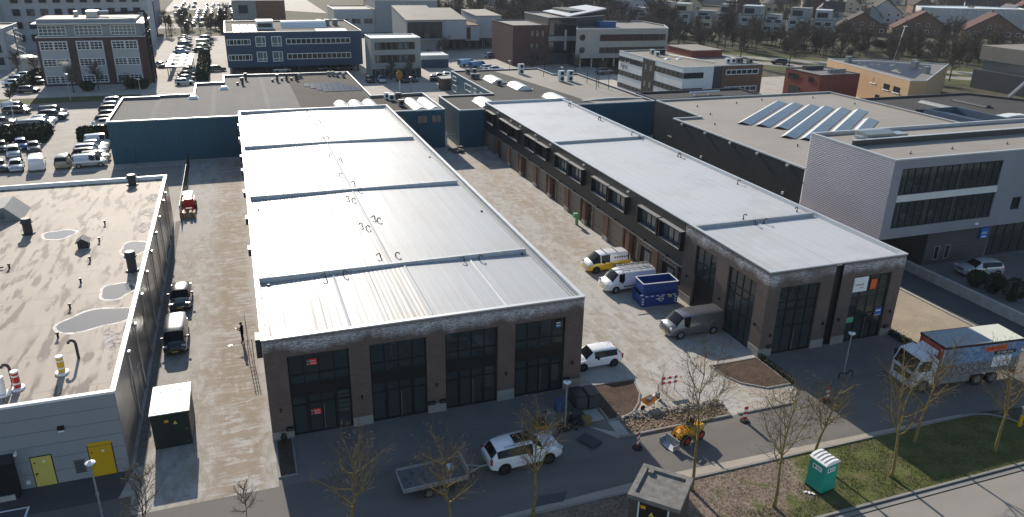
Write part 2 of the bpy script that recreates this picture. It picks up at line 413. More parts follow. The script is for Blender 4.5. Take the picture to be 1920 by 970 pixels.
# white roof membranes
def membrane(name, c, rough, streak, dirt):
    t = NT(name); p = t.pos(); s = t.sep(p)
    lines = t.noise(t.mapv(p, (7.0, .035, 1)), 1, 3, .7)
    big = t.noise(t.mapv(p, (.5, .05, 1)), 1, 3, .6)
    blot = t.noise(p, .22, 6, .62)
    seams = t.wave(p, .314159 / 1.06, .12, 'X', 1, .3)
    cross = t.wave(p, .314159 / 10.2, .0, 'Y', 0)
    cc = t.mix(t.math('MULTIPLY', t.ramp(lines, .52, .72), streak), c, tuple(x * .62 for x in c))
    cc = t.mix(t.math('MULTIPLY', t.ramp(big, .5, .75), streak * .5), cc, (.30, .285, .265))
    cc = t.mix(t.math('MULTIPLY', t.ramp(blot, .5, .72), dirt), cc, (.27, .25, .225))
    cc = t.mix(t.math('MULTIPLY', t.ramp(seams, .97, 1), .4), cc, tuple(min(1, x * 1.35) for x in c))
    cc = t.mix(t.math('MULTIPLY', t.ramp(cross, .9995, 1), .3), cc, tuple(x * .7 for x in c))
    t.col(cc); t.set(t.math('ADD', t.math('MULTIPLY', t.ramp(lines, .45, .7), .32), rough), .42)
    prof = t.wave(p, .314159 / .26, 0, 'X', 0)
    t.bump(t.math('ADD', t.math('MULTIPLY', prof, .25), t.math('ADD', t.math('MULTIPLY', seams, .3), blot)), .10, .03)
membrane('membrane_A', (.35, .368, .385), .42, .45, .40)
membrane('membrane_ribbed', (.36, .355, .345), .45, 1.0, .65)
membrane('membrane_B', (.445, .46, .48), .50, .22, .34)

roofing('roof_beige', (.31, .28, .245), (.27, .245, .215), (.12, 1, 1))
roofing('roof_gravel', (.20, .18, .155), (.25, .23, .20), (1, 1, 1))
roofing('roof_dark', (.05, .05, .051), (.066, .064, .063), (.15, 1, 1), .9, .12)
roofing('roof_blackish', (.034, .031, .03), (.05, .046, .043), (1, .12, 1), .9, .1)
roofing('roof_grey', (.150, .150, .150), (.125, .126, .127), (1, .12, 1), .9, .12, seam=(8.5, 'X'))
roofing('roof_office', (.16, .155, .15), (.2, .195, .185), (1, .3, 1))

def roof_C():
    """sun-bleached bitumen with dark runs and dried puddle rims"""
    t = NT('roof_C'); p = t.pos()
    a = t.ramp(t.noise(p, .13, 5, .6), .3, .7)
    runs = t.noise(t.mapv(p, (1.7, .34, 1), (0, 0, R(-14))), .95, 4, .5)
    spots = t.noise(t.mapv(p, (1, .55, 1), (0, 0, R(-14)), (3, 7, 0)), .34, 3, .45)
    w = t.ramp(t.noise(p, 1.1, 5, .6), .66, .72)
    c = t.mix(a, (.28, .24, .195), (.37, .325, .27))
    c = t.mix(t.math('MULTIPLY', t.ramp(runs, .50, .58), t.ramp(spots, .42, .50), True), c, (.10, .08, .065))
    c = t.mix(t.math('MULTIPLY', t.ramp(runs, .45, .7), .45), c, (.19, .165, .14))
    c = t.mix(t.math('MULTIPLY', w, .5), c, (.66, .63, .60))
    seam = t.wave(p, .314159 / 4.8, .5, 'Y', 2, .2)
    c = t.mix(t.math('MULTIPLY', t.ramp(seam, .992, 1), .35), c, (.17, .15, .14))
    t.col(c); t.set(.72, .25); t.bump(t.noise(p, 1.5, 5), .2, .03)
roof_C()
def puddle_rim():
    t = NT('puddle_rim'); p = t.pos()
    t.col(t.mix(t.ramp(t.noise(p, 2.2, 5, .65), .35, .65), (.70, .67, .64), (.30, .26, .23))); t.set(.7, .3)
puddle_rim()
def gravel_patch():
    t = NT('roof_silt'); p = t.pos()
    f = t.noise(p, 3.5, 6, .7); t.col(t.mix(t.ramp(f, .4, .6), (.10, .075, .065), (.5, .46, .43))); t.set(.8, .3); t.bump(f, .6, .05)
gravel_patch()

# grounds
def yard():
    t = NT('yard_pavers'); p = t.pos(); s = t.sep(p)
    br = t.n('ShaderNodeTexBrick'); t.l(t.mapv(p, (1, 1, 1), (0, 0, R(90))), br.inputs['Vector']); br.inputs['Scale'].default_value = 1
    br.inputs['Brick Width'].default_value = .24; br.inputs['Row Height'].default_value = .12; br.inputs['Mortar Size'].default_value = .012
    br.inputs['Color1'].default_value = (.40, .392, .375, 1); br.inputs['Color2'].default_value = (.45, .438, .418, 1); br.inputs['Mortar'].default_value = (.30, .29, .272, 1)
    c = br.outputs['Color']
    n1 = t.noise(t.mapv(p, (1, .45, 1)), .17, 6, .62, .6)
    n2 = t.noise(t.mapv(p, (1.3, .5, 1), (0, 0, R(12))), .75, 6, .7, .8)
    n3 = t.noise(p, 5.0, 5, .7)
    sand = t.math('MULTIPLY', t.ramp(n1, .40, .54), t.ramp(n2, .40, .56), True)
    c = t.mix(t.math('MULTIPLY', t.ramp(n1, .3, .7), .5), c, (.49, .47, .435))
    c = t.mix(t.math('MULTIPLY', sand, .7), c, (.285, .25, .205))
    trk = t.noise(t.mapv(p, (1.7, .16, 1), (0, 0, R(-3))), 1.0, 5, .65, 1.1)
    c = t.mix(t.math('MULTIPLY', t.ramp(trk, .58, .70), .2), c, (.28, .24, .19))
    c = t.mix(t.math('MULTIPLY', t.ramp(trk, .44, .34), .2), c, (.54, .515, .47))
    n4 = t.noise(t.mapv(p, (1, .7, 1), (0, 0, R(20))), 1.5, 7, .72, .5)
    c = t.mix(t.math('MULTIPLY', t.math('MULTIPLY', t.ramp(n4, .50, .60), t.ramp(n1, .36, .5), True), .55), c, (.24, .205, .16))
    # swept ridges of jointing sand along the white building
    arc = t.noise(t.mapv(p, (.42, 1.9, 1), (0, 0, R(5))), 1.0, 4, .55, 1.4)
    ridge = t.math('MULTIPLY', t.math('MULTIPLY', t.ramp(s[0], -5.2, -3.2), t.ramp(s[0], -.7, -1.4), True), t.ramp(t.math('ADD', t.math('MULTIPLY', arc, 1.2), t.math('MULTIPLY', n2, .35)), .68, .80), True)
    c = t.mix(t.math('MULTIPLY', ridge, .8), c, (.26, .205, .145))
    ridge2 = t.math('MULTIPLY', t.math('MULTIPLY', t.ramp(s[0], 31.2, 32.8), t.ramp(s[0], 36.2, 34.8), True), t.ramp(t.math('ADD', t.math('MULTIPLY', arc, 1.2), t.math('MULTIPLY', n2, .35)), .72, .88), True)
    c = t.mix(t.math('MULTIPLY', ridge2, .7), c, (.30, .235, .16))
    c = t.mix(t.math('MULTIPLY', t.ramp(n3, .58, .75), .4), c, (.56, .52, .46))
    t.col(c); t.set(.9, .2); t.bump(t.math('ADD', t.math('MULTIPLY', br.outputs['Fac'], -.4), n3), .35, .03)
yard()
def pavers(name, c1, c2, mortar, w=.24, h=.12, tint=None):
    t = NT(name); p = t.pos()
    br = t.n('ShaderNodeTexBrick'); t.l(p, br.inputs['Vector']); br.inputs['Scale'].default_value = 1
    br.inputs['Brick Width'].default_value = w; br.inputs['Row Height'].default_value = h; br.inputs['Mortar Size'].default_value = .012
    br.inputs['Color1'].default_value = (*c1, 1); br.inputs['Color2'].default_value = (*c2, 1); br.inputs['Mortar'].default_value = (*mortar, 1)
    n = t.noise(p, .35, 6, .65); c = t.mix(t.math('MULTIPLY', t.ramp(n, .4, .7), .6), br.outputs['Color'], tint or tuple(x * 1.35 for x in c2))
    c = t.mix(t.math('MULTIPLY', t.ramp(t.noise(p, 2.4, 5, .7), .58, .74), .4), c, tuple(x * .6 for x in c1))
    t.col(c); t.set(.88, .22); t.bump(br.outputs['Fac'], -.25, .02)
pavers('front_pavers', (.140, .137, .132), (.165, .160, .152), (.11, .105, .10), tint=(.22, .205, .185))
pavers('lot_pavers', (.33, .305, .27), (.36, .335, .30), (.27, .25, .22))
pavers('tan_pavers', (.30, .245, .18), (.34, .28, .205), (.22, .18, .14))
def asphalt(name, c, tint, sc=.3):
    t = NT(name); p = t.pos()
    a = t.ramp(t.noise(t.mapv(p, (.25, 1, 1)), sc, 6, .6), .35, .7); g = t.noise(p, 9, 4, .7)
    cc = t.mix(a, c, tint); cc = t.mix(t.math('MULTIPLY', t.ramp(g, .45, .7), .35), cc, tuple(x * 1.5 for x in c))
    t.col(cc); t.set(.85, .3); t.bump(g, .3, .02)
asphalt('asphalt', (.115, .108, .100), (.165, .150, .132))
asphalt('asphalt_dark', (.062, .064, .068), (.085, .086, .088))
asphalt('asphalt_pale', (.225, .208, .185), (.28, .258, .226))
asphalt('sand_strip', (.30, .265, .215), (.38, .34, .285), 1.2)
asphalt('kerb_stone', (.20, .19, .175), (.28, .265, .24), 1)
def earth(name, c1, c2, c3, sc=1.2, th=(.4, .62)):
    t = NT(name); p = t.pos(); n = t.noise(p, sc, 7, .7); m = t.noise(p, sc * 5, 5, .7)
    c = t.mix(t.ramp(n, *th), c1, c2); c = t.mix(t.math('MULTIPLY', t.ramp(m, .48, .68), .7), c, c3)
    t.col(c); t.set(.95, .12); t.bump(t.math('ADD', n, m), .9, .06)
earth('soil', (.060, .042, .032), (.095, .068, .052), (.125, .092, .072))
earth('dug_sand', (.24, .185, .13), (.16, .12, .085), (.30, .24, .175), 1.0)
def verge_mat():
    t = NT('verge_mat'); p = t.pos(); n = t.noise(p, .34, 4, .6, .5); m = t.noise(p, 4.5, 6, .75)
    g = t.mix(t.ramp(m, .35, .65), (.075, .09, .026), (.13, .14, .05))
    b = t.mix(t.ramp(m, .38, .66), (.13, .095, .07), (.30, .245, .195))
    s = t.sep(p)
    bias = t.math('SUBTRACT', n, t.math('MULTIPLY', t.ramp(s[0], 29.5, 33.5), .4))
    edge = t.math('ADD', bias, t.math('MULTIPLY', t.ramp(s[1], 28.0, 31.5), .12))
    pat = t.ramp(t.noise(p, .9, 5, .65), .48, .66)
    g = t.mix(t.math('MULTIPLY', pat, .75), g, (.15, .125, .075))
    t.col(t.mix(t.ramp(t.math('ADD', edge, t.math('MULTIPLY', m, .12)), .50, .60), g, b)); t.set(.95, .1); t.bump(m, 1.0, .08)
verge_mat()
earth('far_grass', (.055, .07, .022), (.085, .095, .035), (.11, .11, .05), .5)
earth('bank_grass', (.034, .038, .018), (.05, .046, .024), (.07, .058, .038), .25)
earth('land', (.062, .060, .038), (.085, .078, .055), (.10, .09, .065), .04)

# ------------------------------------------------------------------ the setting: grounds and roads
def slab(name, poly, z, m, parent=None):
    return struct(MB().add([(x, y, z) for x, y in poly], [tuple(range(len(poly)))]).build(name, m))
def rect(x0, x1, y0, y1): return [(x0, y0), (x1, y0), (x1, y1), (x0, y1)]
slab('ground', rect(-2500, 2500, -1500, 3500), -.06, 'land')
slab('yard_paving', rect(-60, 59, 39.2, 119), 0, 'yard_pavers')
slab('car_park', [(-75, 119), (60, 119), (60, 172), (95, 172), (95, 300), (-75, 300)], -.004, 'lot_pavers')
slab('lane_pavement', rect(-60, -8.9, 92.2, 118.2), .006, 'asphalt_pale')
slab('street', [(-60, 32.7), (47, 32.4), (90, 26.5), (90, 40), (59, 39.0), (37.2, 39.2), (35.5, 37.45), (21.4, 37.45), (20.0, 39.4), (-8.5, 39.4), (-8.5, 41.2), (-60, 41.2)], .004, 'asphalt')
slab('front_pavement', [(-.3, 39.4), (20.0, 39.4), (21.5, 38.2), (21.6, 44.6), (-.3, 44.6)], .008, 'front_pavers')
slab('forecourt', [(37.1, 39.2), (50.5, 39.1), (50.5, 44.2), (37.1, 44.2)], .009, 'front_pavers')
slab('grey_forecourt', [(-60, 41.2), (-9.2, 41.2), (-8.6, 44), (-60, 44)], .010, 'asphalt_dark')
slab('side_lot', rect(50.6, 58.8, 39.1, 95), .009, 'tan_pavers')
slab('ramp_road', rect(59.05, 63.3, 36, 68), .011, 'asphalt_dark')
slab('office_forecourt', rect(63.6, 110, 33, 60), .012, 'front_pavers')
slab('yard_entrance', [(21.3, 37.4), (35.6, 37.4), (37.2, 39.2), (20.0, 39.3)], .002, 'yard_pavers')
slab('sandy_gutter', [(9, 32.2), (16, 32.35), (46, 31.9), (46, 32.55), (37, 32.8), (31, 33.0), (22, 33.2), (9, 32.7)], .009, 'sand_strip')
# grass verge with a rounded eastern end
vp = [(-20, 24), (28, 26.95), (46, 26.9)]
for k in range(13):
    a = -math.pi / 2 + math.pi * k / 12 * .98; vp.append((46.2 + 2.9 * math.cos(a), 29.6 + 2.65 * math.sin(a)))
vp += [(43, 32.25), (20, 32.3), (-20, 32.45)]
slab('verge', vp, .05, 'verge_mat')
slab('south_road', [(-20, -20), (110, -20), (110, 26.3), (28, 26.4), (-20, 23.4)], .006, 'asphalt_pale')
kb = MB()
for a, b in zip(vp[2:], vp[3:]):
    d = Vector((b[0] - a[0], b[1] - a[1])); L = d.length; c = ((a[0] + b[0]) / 2, (a[1] + b[1]) / 2, .05); kb.cbox(c, (L + .05, .16, .13), math.atan2(d.y, d.x))
kb.cbox((37, 26.92, .05), (18, .16, .13)); kb.cbox((37, 26.6, .02), (18, .3, .04))
struct(kb.build('verge_kerb', 'kerb_stone'))
kk = MB(); kk.cbox((25.8, 37.5, .05), (8.7, .18, .14)); kk.cbox((33.0, 37.48, .04), (4.6, .16, .1)); struct(kk.build('street_kerb', 'kerb_stone'))
kk = MB(); kk.box(58.8, 59.05, 36, 67, -.02, .14); struct(kk.build('lot_kerb', 'concrete'))
slab('road_patch', [(13.6, 32.95), (15.4, 32.85), (16.0, 33.6), (14.2, 33.75)], .012, 'asphalt_dark')
slab('drain_strip', [(-8.6, 44), (-8.1, 44), (-8.1, 92), (-8.6, 92)], .006, 'concrete_dark')
# planting beds beside the two white roofed buildings
def bed(name, poly):
    n = len(poly); m = MB(); m.add([(x, y, .05) for x, y in poly], [tuple(range(n))]); struct(m.build(name, 'soil'))
    k = MB(); o = inset(poly, -.12); ring(k, o, poly, -.01, .085, .03); struct(k.build(name + '_edging', 'kerb_stone'))
bed('soil_bed_west', [(21.7, 39.6), (22.6, 39.6), (23.7, 40.0), (24.6, 40.9), (25.3, 42.0), (25.75, 43.8), (21.7, 44.0)])
bed('soil_bed_east', [(36.85, 39.75), (36.85, 43.8), (32.7, 43.8), (32.85, 42.3), (33.4, 41.0), (34.9, 39.8)])
bed('soil_bed_corner', [(-.15, 40.3), (.75, 40.3), (.75, 44.1), (-.15, 44.1)])
# far roads and grass beyond the estate
slab('side_road', rect(-75, 26, 166.5, 174.3), .002, 'asphalt')
slab('grass_strip', rect(-75, -20, 174.6, 181.5), .02, 'far_grass')
d1 = Vector((.70, -.714)); nrm = Vector((.714, .70))
def diag(c0, o0, o1, L0, L1): return [tuple(Vector(c0) + d1 * L + nrm * o) for L, o in ((L0, o0), (L1, o0), (L1, o1), (L0, o1))]
RC = (188, 165)
slab('ring_road_south', diag(RC, -9, -2, -330, 500), .006, 'asphalt_pale')
slab('ring_road_north', diag(RC, 3, 10, -330, 500), .007, 'asphalt_pale')
slab('median_grass', diag(RC, -2, 3, -330, 500), .012, 'far_grass')
slab('roadside_grass', diag(RC, -20, -9, -330, 500), .010, 'far_grass')
slab('far_verge', diag(RC, 10, 18, -330, 500), .011, 'far_grass')
slab('bank', diag(RC, 18, 62, -330, 500), .009, 'bank_grass')
# ================================================================== white-roofed building on the left (A)
AX0, AX1, AY0, AY1, AH = -.38, 21.53, 44.25, 118.6, 7.43
A = thing('business_unit_block', 'long dark brick business hall with bright white streaked roof, nearest the camera', 'building', ((AX0 + AX1) / 2, AY0, 0))
WA = [(1.0, 4.86), (6.2, 10.0), (11.3, 15.06), (16.35, 20.15)]
FA = Face('y', AY0, -1)
m = MB(); open_wall(m, FA, AX0, AX1, -.05, AH - .09, [(a, b, -.05, 6.0) for a, b in WA], .32); m.build('front_wall', 'brick_A', A)
m = MB(); Face('x', AX1, 1).quad(m, AY0, AY0 + 11, -.05, AH - .09, 0); Face('x', AX0, -1).quad(m, AY0, AY0 + 10.5, -.05, AH - .09, 0); m.build('side_wall', 'brick_A', A)
m = MB(); Face('x', AX1, 1).quad(m, AY0 + 11, AY1, 3.1, AH - .09, 0); Face('x', AX0, -1).quad(m, AY0 + 10.5, AY1, 3.1, AH - .09, 0); Face('y', AY1, 1).quad(m, AX0, AX1, -.05, AH - .09, 0); m.build('side_wall', 'cladding_dark', A)
m = MB(); Face('x', AX1, 1).quad(m, AY0 + 11, AY1, -.05, 3.1, 0); Face('x', AX0, -1).quad(m, AY0 + 10.5, AY1, -.05, 3.1, 0); m.build('lower_wall', 'door_taupe', A)
for a, b, h in ((AX0 - .02, 1.0, .6), (4.86, 6.2, .68), (10.0, 11.3, .72), (15.06, 16.35, .85), (20.15, AX1 + .02, .75)):
    MB().box(a + .002, b - .002, AY0 - .05, AY0 + .25, -.02, h).build('plinth', 'plinth', A)
# interior seen through the glass
m = MB(); m.box(AX0 + .3, AX1 - .3, AY0 + 7, AY0 + 7.1, 0, 7); m.box(AX0 + .3, AX1 - .3, AY0 + 1.4, AY0 + 7, 3.3, 3.6); m.box(AX0 + .3, AX1 - .3, AY0 + .5, AY0 + 7, 0, .03)
for x in (5.5, 10.65, 15.7): m.box(x - .08, x + .08, AY0 + .4, AY0 + 7, .03, 6.9)
m.box(AX0 + .3, AX1 - .3, AY0 + .4, AY0 + 7.2, 6.6, 6.7); m.build('interior', 'interior', A)
for i, (a, b) in enumerate(WA):
    w = (b - a) / 4
    us = [a + w, a + 2 * w, a + 3 * w]
    window(A, FA, a + .01, b - .01, 3.72, 5.98, us, [4.5], .1, 'frame_dark', 'glass_clear', -.24, .1, True, 'upper_window')
    m = MB(); FA.slab(m, a + .01, b - .01, 3.0, 3.72, -.24, -.16); m.build('spandrel_panel', 'black', A)
    window(A, FA, a + .01, a + w + .04, .02, 3.0, [], [2.25], .1, 'frame_dark', 'glass_clear', -.24, .1, True, 'side_light')
    window(A, FA, a + 3 * w - .04, b - .01, .02, 3.0, [], [2.25], .1, 'frame_dark', 'glass_clear', -.24, .1, True, 'side_light')
    d = window(A, FA, a + w + .05, a + 3 * w - .05, .02, 3.0, [a + 2 * w], [2.3], .11, 'frame_dark', 'glass_clear', -.25, .11, True, 'entrance_door')
    h = MB(); h.tube(FA.p(a + 2 * w + .1, .2, -.06), FA.p(a + 2 * w + .1, 2.15, -.06), .025, n=6); h.build('handle', 'steel', d)
# stairs seen behind the glass, posters and grilles
for a, mir in ((4.0, 1), (14.12, 1)):
    m = MB()
    for k in range(6): m.box(a + .02, a + .74, AY0 + .45 + k * .05, AY0 + .8 + k * .05, 1.1 + k * .32, 1.26 + k * .32)
    m.build('staircase', 'white_panel', A)
    m = MB()
    for k in range(8): m.box(a + .04 + k * .095, a + .075 + k * .095, AY0 + .34, AY0 + .37, 5.38, 5.92)
    m.box(a, a + .76, AY0 + .34, AY0 + .37, 5.36, 5.40); m.build('railing', 'mid_grey', A)
for z in (5.13, 1.40):
    p = MB().box(2.14, 2.83, AY0 + .10, AY0 + .115, z, z + .44).build('poster', 'sign_red', A)
    MB().box(2.14, 2.36, AY0 + .092, AY0 + .099, z + .02, z + .42).build('poster_block', 'black', p)
    for tx, xx, zz, s in (('Te', 2.25, .30, .15), ('te', 2.25, .13, .15), ('huur', 2.58, .30, .2), ('koop', 2.6, .12, .17)):
        text_mesh(tx, s, 'lettering', 'white_print', p, (xx, AY0 + .088, z + zz), (R(90), 0, 0))
p = MB().box(19.42, 19.86, AY0 + .10, AY0 + .115, 5.05, 5.78).build('poster', 'darkblue_p' if 0 else 'black', A)
for k, (c, z) in enumerate((('white_print', 5.52), ('blue_print', 5.40), ('white_print', 5.30), ('blue_print', 5.18))): MB().box(19.46, 19.80, AY0 + .09, AY0 + .098, z, z + .07).build('poster_stripe', c, p)
m = MB(); m.path([(7.65, AY0 + .5, 4.7), (7.72, AY0 + .5, 5.62), (8.05, AY0 + .5, 5.62), (8.12, AY0 + .5, 4.7)], .025, 5); m.build('hoist_frame', 'lamp_white', A)
MB().box(19.35, 19.95, AY0 + .5, AY0 + .6, .65, 2.2).build('inner_door', 'white_panel', A)
for x in (.30, 5.52, 10.63, 15.69, 20.81):
    m = MB(); m.box(x - .05, x + .05, AY0 - .14, AY0 - .002, 2.08, 2.34); m.build('wall_lamp', 'black', A)
for x, z in ((.74, .75), (10.25, .85), (11.05, .87), (20.39, .92)):
    m = MB(); m.box(x - .22, x + .22, AY0 - .2, AY0 - .052, z - .12, z + .14); b = m.build('letter_box', 'black', A)
    MB().box(x - .15, x + .15, AY0 - .208, AY0 - .202, z, z + .03).build('slot', 'mid_grey', b)
# roof
AR = AH - .42
poly = rect(AX0, AX1, AY0, AY1)
for y0, y1, xr in ((44.45, 54.4, 10.65), (54.4, AY1 - .2, 9.75)):   # two shallow pitches either side of a ridge
    for xa, za, xb, zb in ((AX0 + .2, AR - .02, xr, AR + .16), (xr, AR + .16, AX1 - .2, AR - .02)):
        if xa > 5: MB().add([(xa, y0, za), (xb, y0, zb), (xb, y1, zb), (xa, y1, za)], [(0, 1, 2, 3)]).build('roof', 'membrane_A', A)
        else:   # the left pitch shows the ribs of the steel deck under the sheet
            n_ = int((xb - xa) / .33) * 6; vs = []
            for k in range(n_ + 1): f = k / n_; vs += [(xa + (xb - xa) * f, y, za + (zb - za) * f + .005 * math.sin(f * n_ / 6 * 2 * math.pi)) for y in (y0, y1)]
            MB().add(vs, [(2 * k, 2 * k + 2, 2 * k + 3, 2 * k + 1) for k in range(n_)]).build('roof', 'membrane_ribbed', A, 0)
def arz(x, y):
    xr = 10.65 if y < 54.4 else 9.75; return AR + .16 - .18 * abs(x - xr) / 10
m = MB(); ring(m, inset(poly, -.05), inset(poly, .24), AH - .10, AH, AH - .05); m.build('parapet_cap', 'cap_light', A)
m = MB(); i2 = inset(poly, .237); m.add([(x, y, AH - .052) for x, y in i2] + [(x, y, AR - .01) for x, y in i2], [(i, (i + 1) % 4, 4 + (i + 1) % 4, 4 + i) for i in range(4)]); m.build('parapet_upstand', 'membrane_B', A)
m = MB(); m.box(AX1 - .62, AX1 - .58, AY0 + .4, AY1 - .4, AR, AR + .1); m.box(AX1 - .40, AX1 - .36, AY0 + .4, AY1 - .4, AR + .12, AR + .2); m.build('gutter_rail', 'cap_light', A)
for y in (54.4, 75.2, 96.4):
    m = MB(); m.ext_x([(y - .16, AR - .02), (y - .12, AR + .36), (y + .12, AR + .36), (y + .16, AR - .02)], AX0 + .3, AX1 - .72); m.build('roof_upstand', 'membrane_B', A)
def rib(x0, y0, x1, y1):
    m = MB(); d = .13; a0 = arz(x0, y1 + .2) ; m.add([(x0 - d, y0, a0 - .01), (x0 + d, y0, a0 - .01), (x0, y0, a0 + .08), (x1 - d, y1, a0 - .01), (x1 + d, y1, a0 - .01), (x1, y1, a0 + .08)], [(0, 2, 5, 3), (2, 1, 4, 5), (0, 1, 2), (3, 5, 4)])
    m.build('roof_ridge', 'membrane_B', A)
rib(9.75, 117.9, 9.75, 96.7); rib(9.75, 96.1, 9.75, 75.5); rib(9.75, 74.9, 9.75, 54.7)
for x in (5.2, 10.65, 15.95): rib(x, 54.1, x, 45.0)
def goose(pts, z, parent, s=1):
    for i, (x, y) in enumerate(pts):
        sg = -1 if i % 2 else 1; s = .9
        m = MB(); m.path([(x, y, z), (x, y, z + .42 * s), (x + .1 * sg, y - .03, z + .55 * s), (x + .24 * sg, y - .05, z + .52 * s), (x + .30 * sg, y - .05, z + .38 * s)], .056 * s, 6)
        m.tube((x, y, z), (x, y, z + .06), .14 * s, .09 * s, 8); m.build('vent_pipe', 'dark_grey', parent)
goose([(9.1, 116.1), (9.2, 112.3), (9.2, 106.7), (10.3, 108.8), (9.3, 98.0), (10.2, 98.6), (9.2, 89.5), (10.3, 87.0), (9.2, 80.8), (10.3, 77.3), (10.3, 74.6), (9.0, 72.3), (9.2, 71.5), (10.4, 65.7), (10.5, 65.0), (9.0, 64.1), (9.2, 63.2), (9.2, 56.4), (10.4, 56.2), (4.6, 53.6), (5.9, 53.7), (15.4, 53.8), (16.6, 53.7)], AR, A)
for x, y in ((.5, 53.6), (20.6, 86.6), (20.5, 65.5), (20.4, 54.0), (.5, 71.8)):
    m = MB(); m.tube((x, y, AR), (x, y, AR + .10), .13, .10, 8); m.build('roof_drain', 'dark_grey', A)
for y in (110, 101.5, 92.2, 85.9, 77.6, 69.2, 61.3):
    m = MB(); m.box(AX0 - .32, AX0 - .06, y - .5, y + .5, AH - .75, AH - .16); m.build('rain_hopper', 'cap_light' if y > 100 else 'cap_dark', A)

# ================================================================== white-roofed building on the right (B)
BX0, BX1, BY0, BY1, BH = 37.05, 50.55, 43.9, 117.0, 7.49
B = thing('business_unit_block', 'long dark hall with pale roof and row of bay windows over roller doors', 'building', (BX0, BY0, 0))
FB = Face('y', BY0, -1); FL = Face('x', BX0, -1)
WB = [(38.25, 42.1), (45.5, 49.35)]
m = MB(); open_wall(m, FB, BX0, 43.38, -.05, BH - .09, [(*WB[0], -.05, 6.0)], .32); open_wall(m, FB, 44.16, BX1, -.05, BH - .09, [(*WB[1], -.05, 6.0)], .32); m.build('front_wall', 'brick_B', B)
m = MB(); FB.quad(m, 43.38, 44.16, -.05, BH - .09, -.22); m.quad((43.38, BY0, -.05), (43.38, BY0 + .22, -.05), (43.38, BY0 + .22, BH - .09), (43.38, BY0, BH - .09)); m.quad((44.16, BY0, -.05), (44.16, BY0, BH - .09), (44.16, BY0 + .22, BH - .09), (44.16, BY0 + .22, -.05)); m.build('recessed_strip', 'black', B)
m = MB(); open_wall(m, FL, BY0, 56.0, -.05, BH - .09, [(45.3, 49.05, -.05, 6.0), (50.8, 54.1, -.05, 6.0)], .32); m.build('side_wall', 'brick_B', B)
m = MB(); Face('x', BX1, 1).quad(m, BY0, BY1, -.05, BH - .09, 0); Face('y', BY1, 1).quad(m, BX0, BX1, -.05, BH - .09, 0); m.build('side_wall', 'brick_B', B)
m = MB(); m.box(BX0 + .7, BX1 - .3, BY0 + 9, BY0 + 9.1, 0, 7); m.box(BX0 + 1.6, BX1 - .3, BY0 + 1.6, BY0 + 9, 3.3, 3.6); m.box(BX0 + .4, BX1 - .3, BY0 + .4, BY0 + 9, 0, .03); m.box(43.6, 43.9, BY0 + .4, BY0 + 9, .03, 7)
m.box(BX0 + .4, BX1 - .3, BY0 + .4, BY0 + 9.1, 6.65, 6.7); m.box(BX0 + 4, BX0 + 4.1, BY0 + 9.2, BY0 + 11, 0, 7); m.build('interior', 'interior', B)
for a, b in WB:
    w = (b - a) / 4
    wo = window(B, FB, a + .01, b - .01, .02, 5.98, [a + w, a + 2 * w, a + 3 * w], [2.4, 3.9, 4.6], .1, 'frame_dark', 'glass_clear', -.24, .1, True, 'glazed_front')
    h = MB(); h.tube(FB.p(a + 2 * w + .1, .2, -.06), FB.p(a + 2 * w + .1, 2.1, -.06), .025, n=6); h.build('handle', 'steel', wo)
w = 3.75 / 4
window(B, FL, 45.31, 49.04, .02, 5.98, [45.3 + w, 45.3 + 2 * w, 45.3 + 3 * w], [2.4, 3.9, 4.6], .1, 'frame_dark', 'glass_clear', -.24, .1, True, 'glazed_front')
window(B, FL, 50.81, 54.09, 3.1, 5.98, [51.9, 53.0], [4.5], .1, 'frame_dark', 'glass_clear', -.24, .1, True, 'upper_window')
m = MB(); FL.quad(m, 50.8, 54.1, -.02, 3.1, -.26)
for z in (.6, 1.2, 1.8, 2.4): FL.slab(m, 50.82, 54.08, z, z + .05, -.26, -.24)
m.build('sectional_door', 'black', B)
for F, a, b in ((FB, BX0 - .02, 38.25), (FB, 42.1, 43.38), (FB, 44.16, 45.5), (FB, 49.35, BX1 + .02), (FL, BY0 + .003, 45.3), (FL, 54.1, 56.0), (FL, 49.05, 50.8)):
    m = MB(); F.slab(m, a + .002, b - .002, -.02, .75, -.25, .05); m.build('plinth', 'plinth', B)
# shop stickers and posters behind the right-hand glazing
p = MB().box(45.62, 47.05, BY0 + .10, BY0 + .115, 4.55, 5.85).build('poster', 'white_print', B)
text_mesh('artwork', .26, 'lettering', 'black', p, (46.25, BY0 + .09, 5.2), (R(90), 0, 0)); text_mesh('print', .2, 'lettering', 'orange_print', p, (46.5, BY0 + .09, 4.92), (R(90), 0, 0))
MB().box(47.42, 48.0, BY0 + .10, BY0 + .115, 4.62, 5.5).build('poster', 'orange_print', B)
MB().box(45.25 + .35, 46.3, BY0 + .10, BY0 + .115, 1.75, 2.25).build('poster', 'green_print', B)
p = MB().box(48.45, 49.15, BY0 + .10, BY0 + .115, 2.0, 2.75).build('poster', 'blue_print', B)
MB().cbox((48.8, BY0 + .09, 2.5), (.5, .006, .12)).build('poster_stripe', 'white_print', p)
MB().cbox((48.8, BY0 + .09, 2.1), (.6, .006, .05)).build('poster_stripe', 'white_print', p)
for x, z in ((37.9, 1.9), (43.0, 2.2), (44.6, 2.3), (50.0, 2.3)): MB().box(x - .06, x + .06, BY0 - .14, BY0 - .002, z - .12, z + .12).build('wall_lamp', 'black', B)
for y in (44.8, 49.8, 55.0): MB().box(BX0 - .16, BX0 - .002, y - .07, y + .07, 2.5, 2.72).build('wall_lamp', 'black', B)
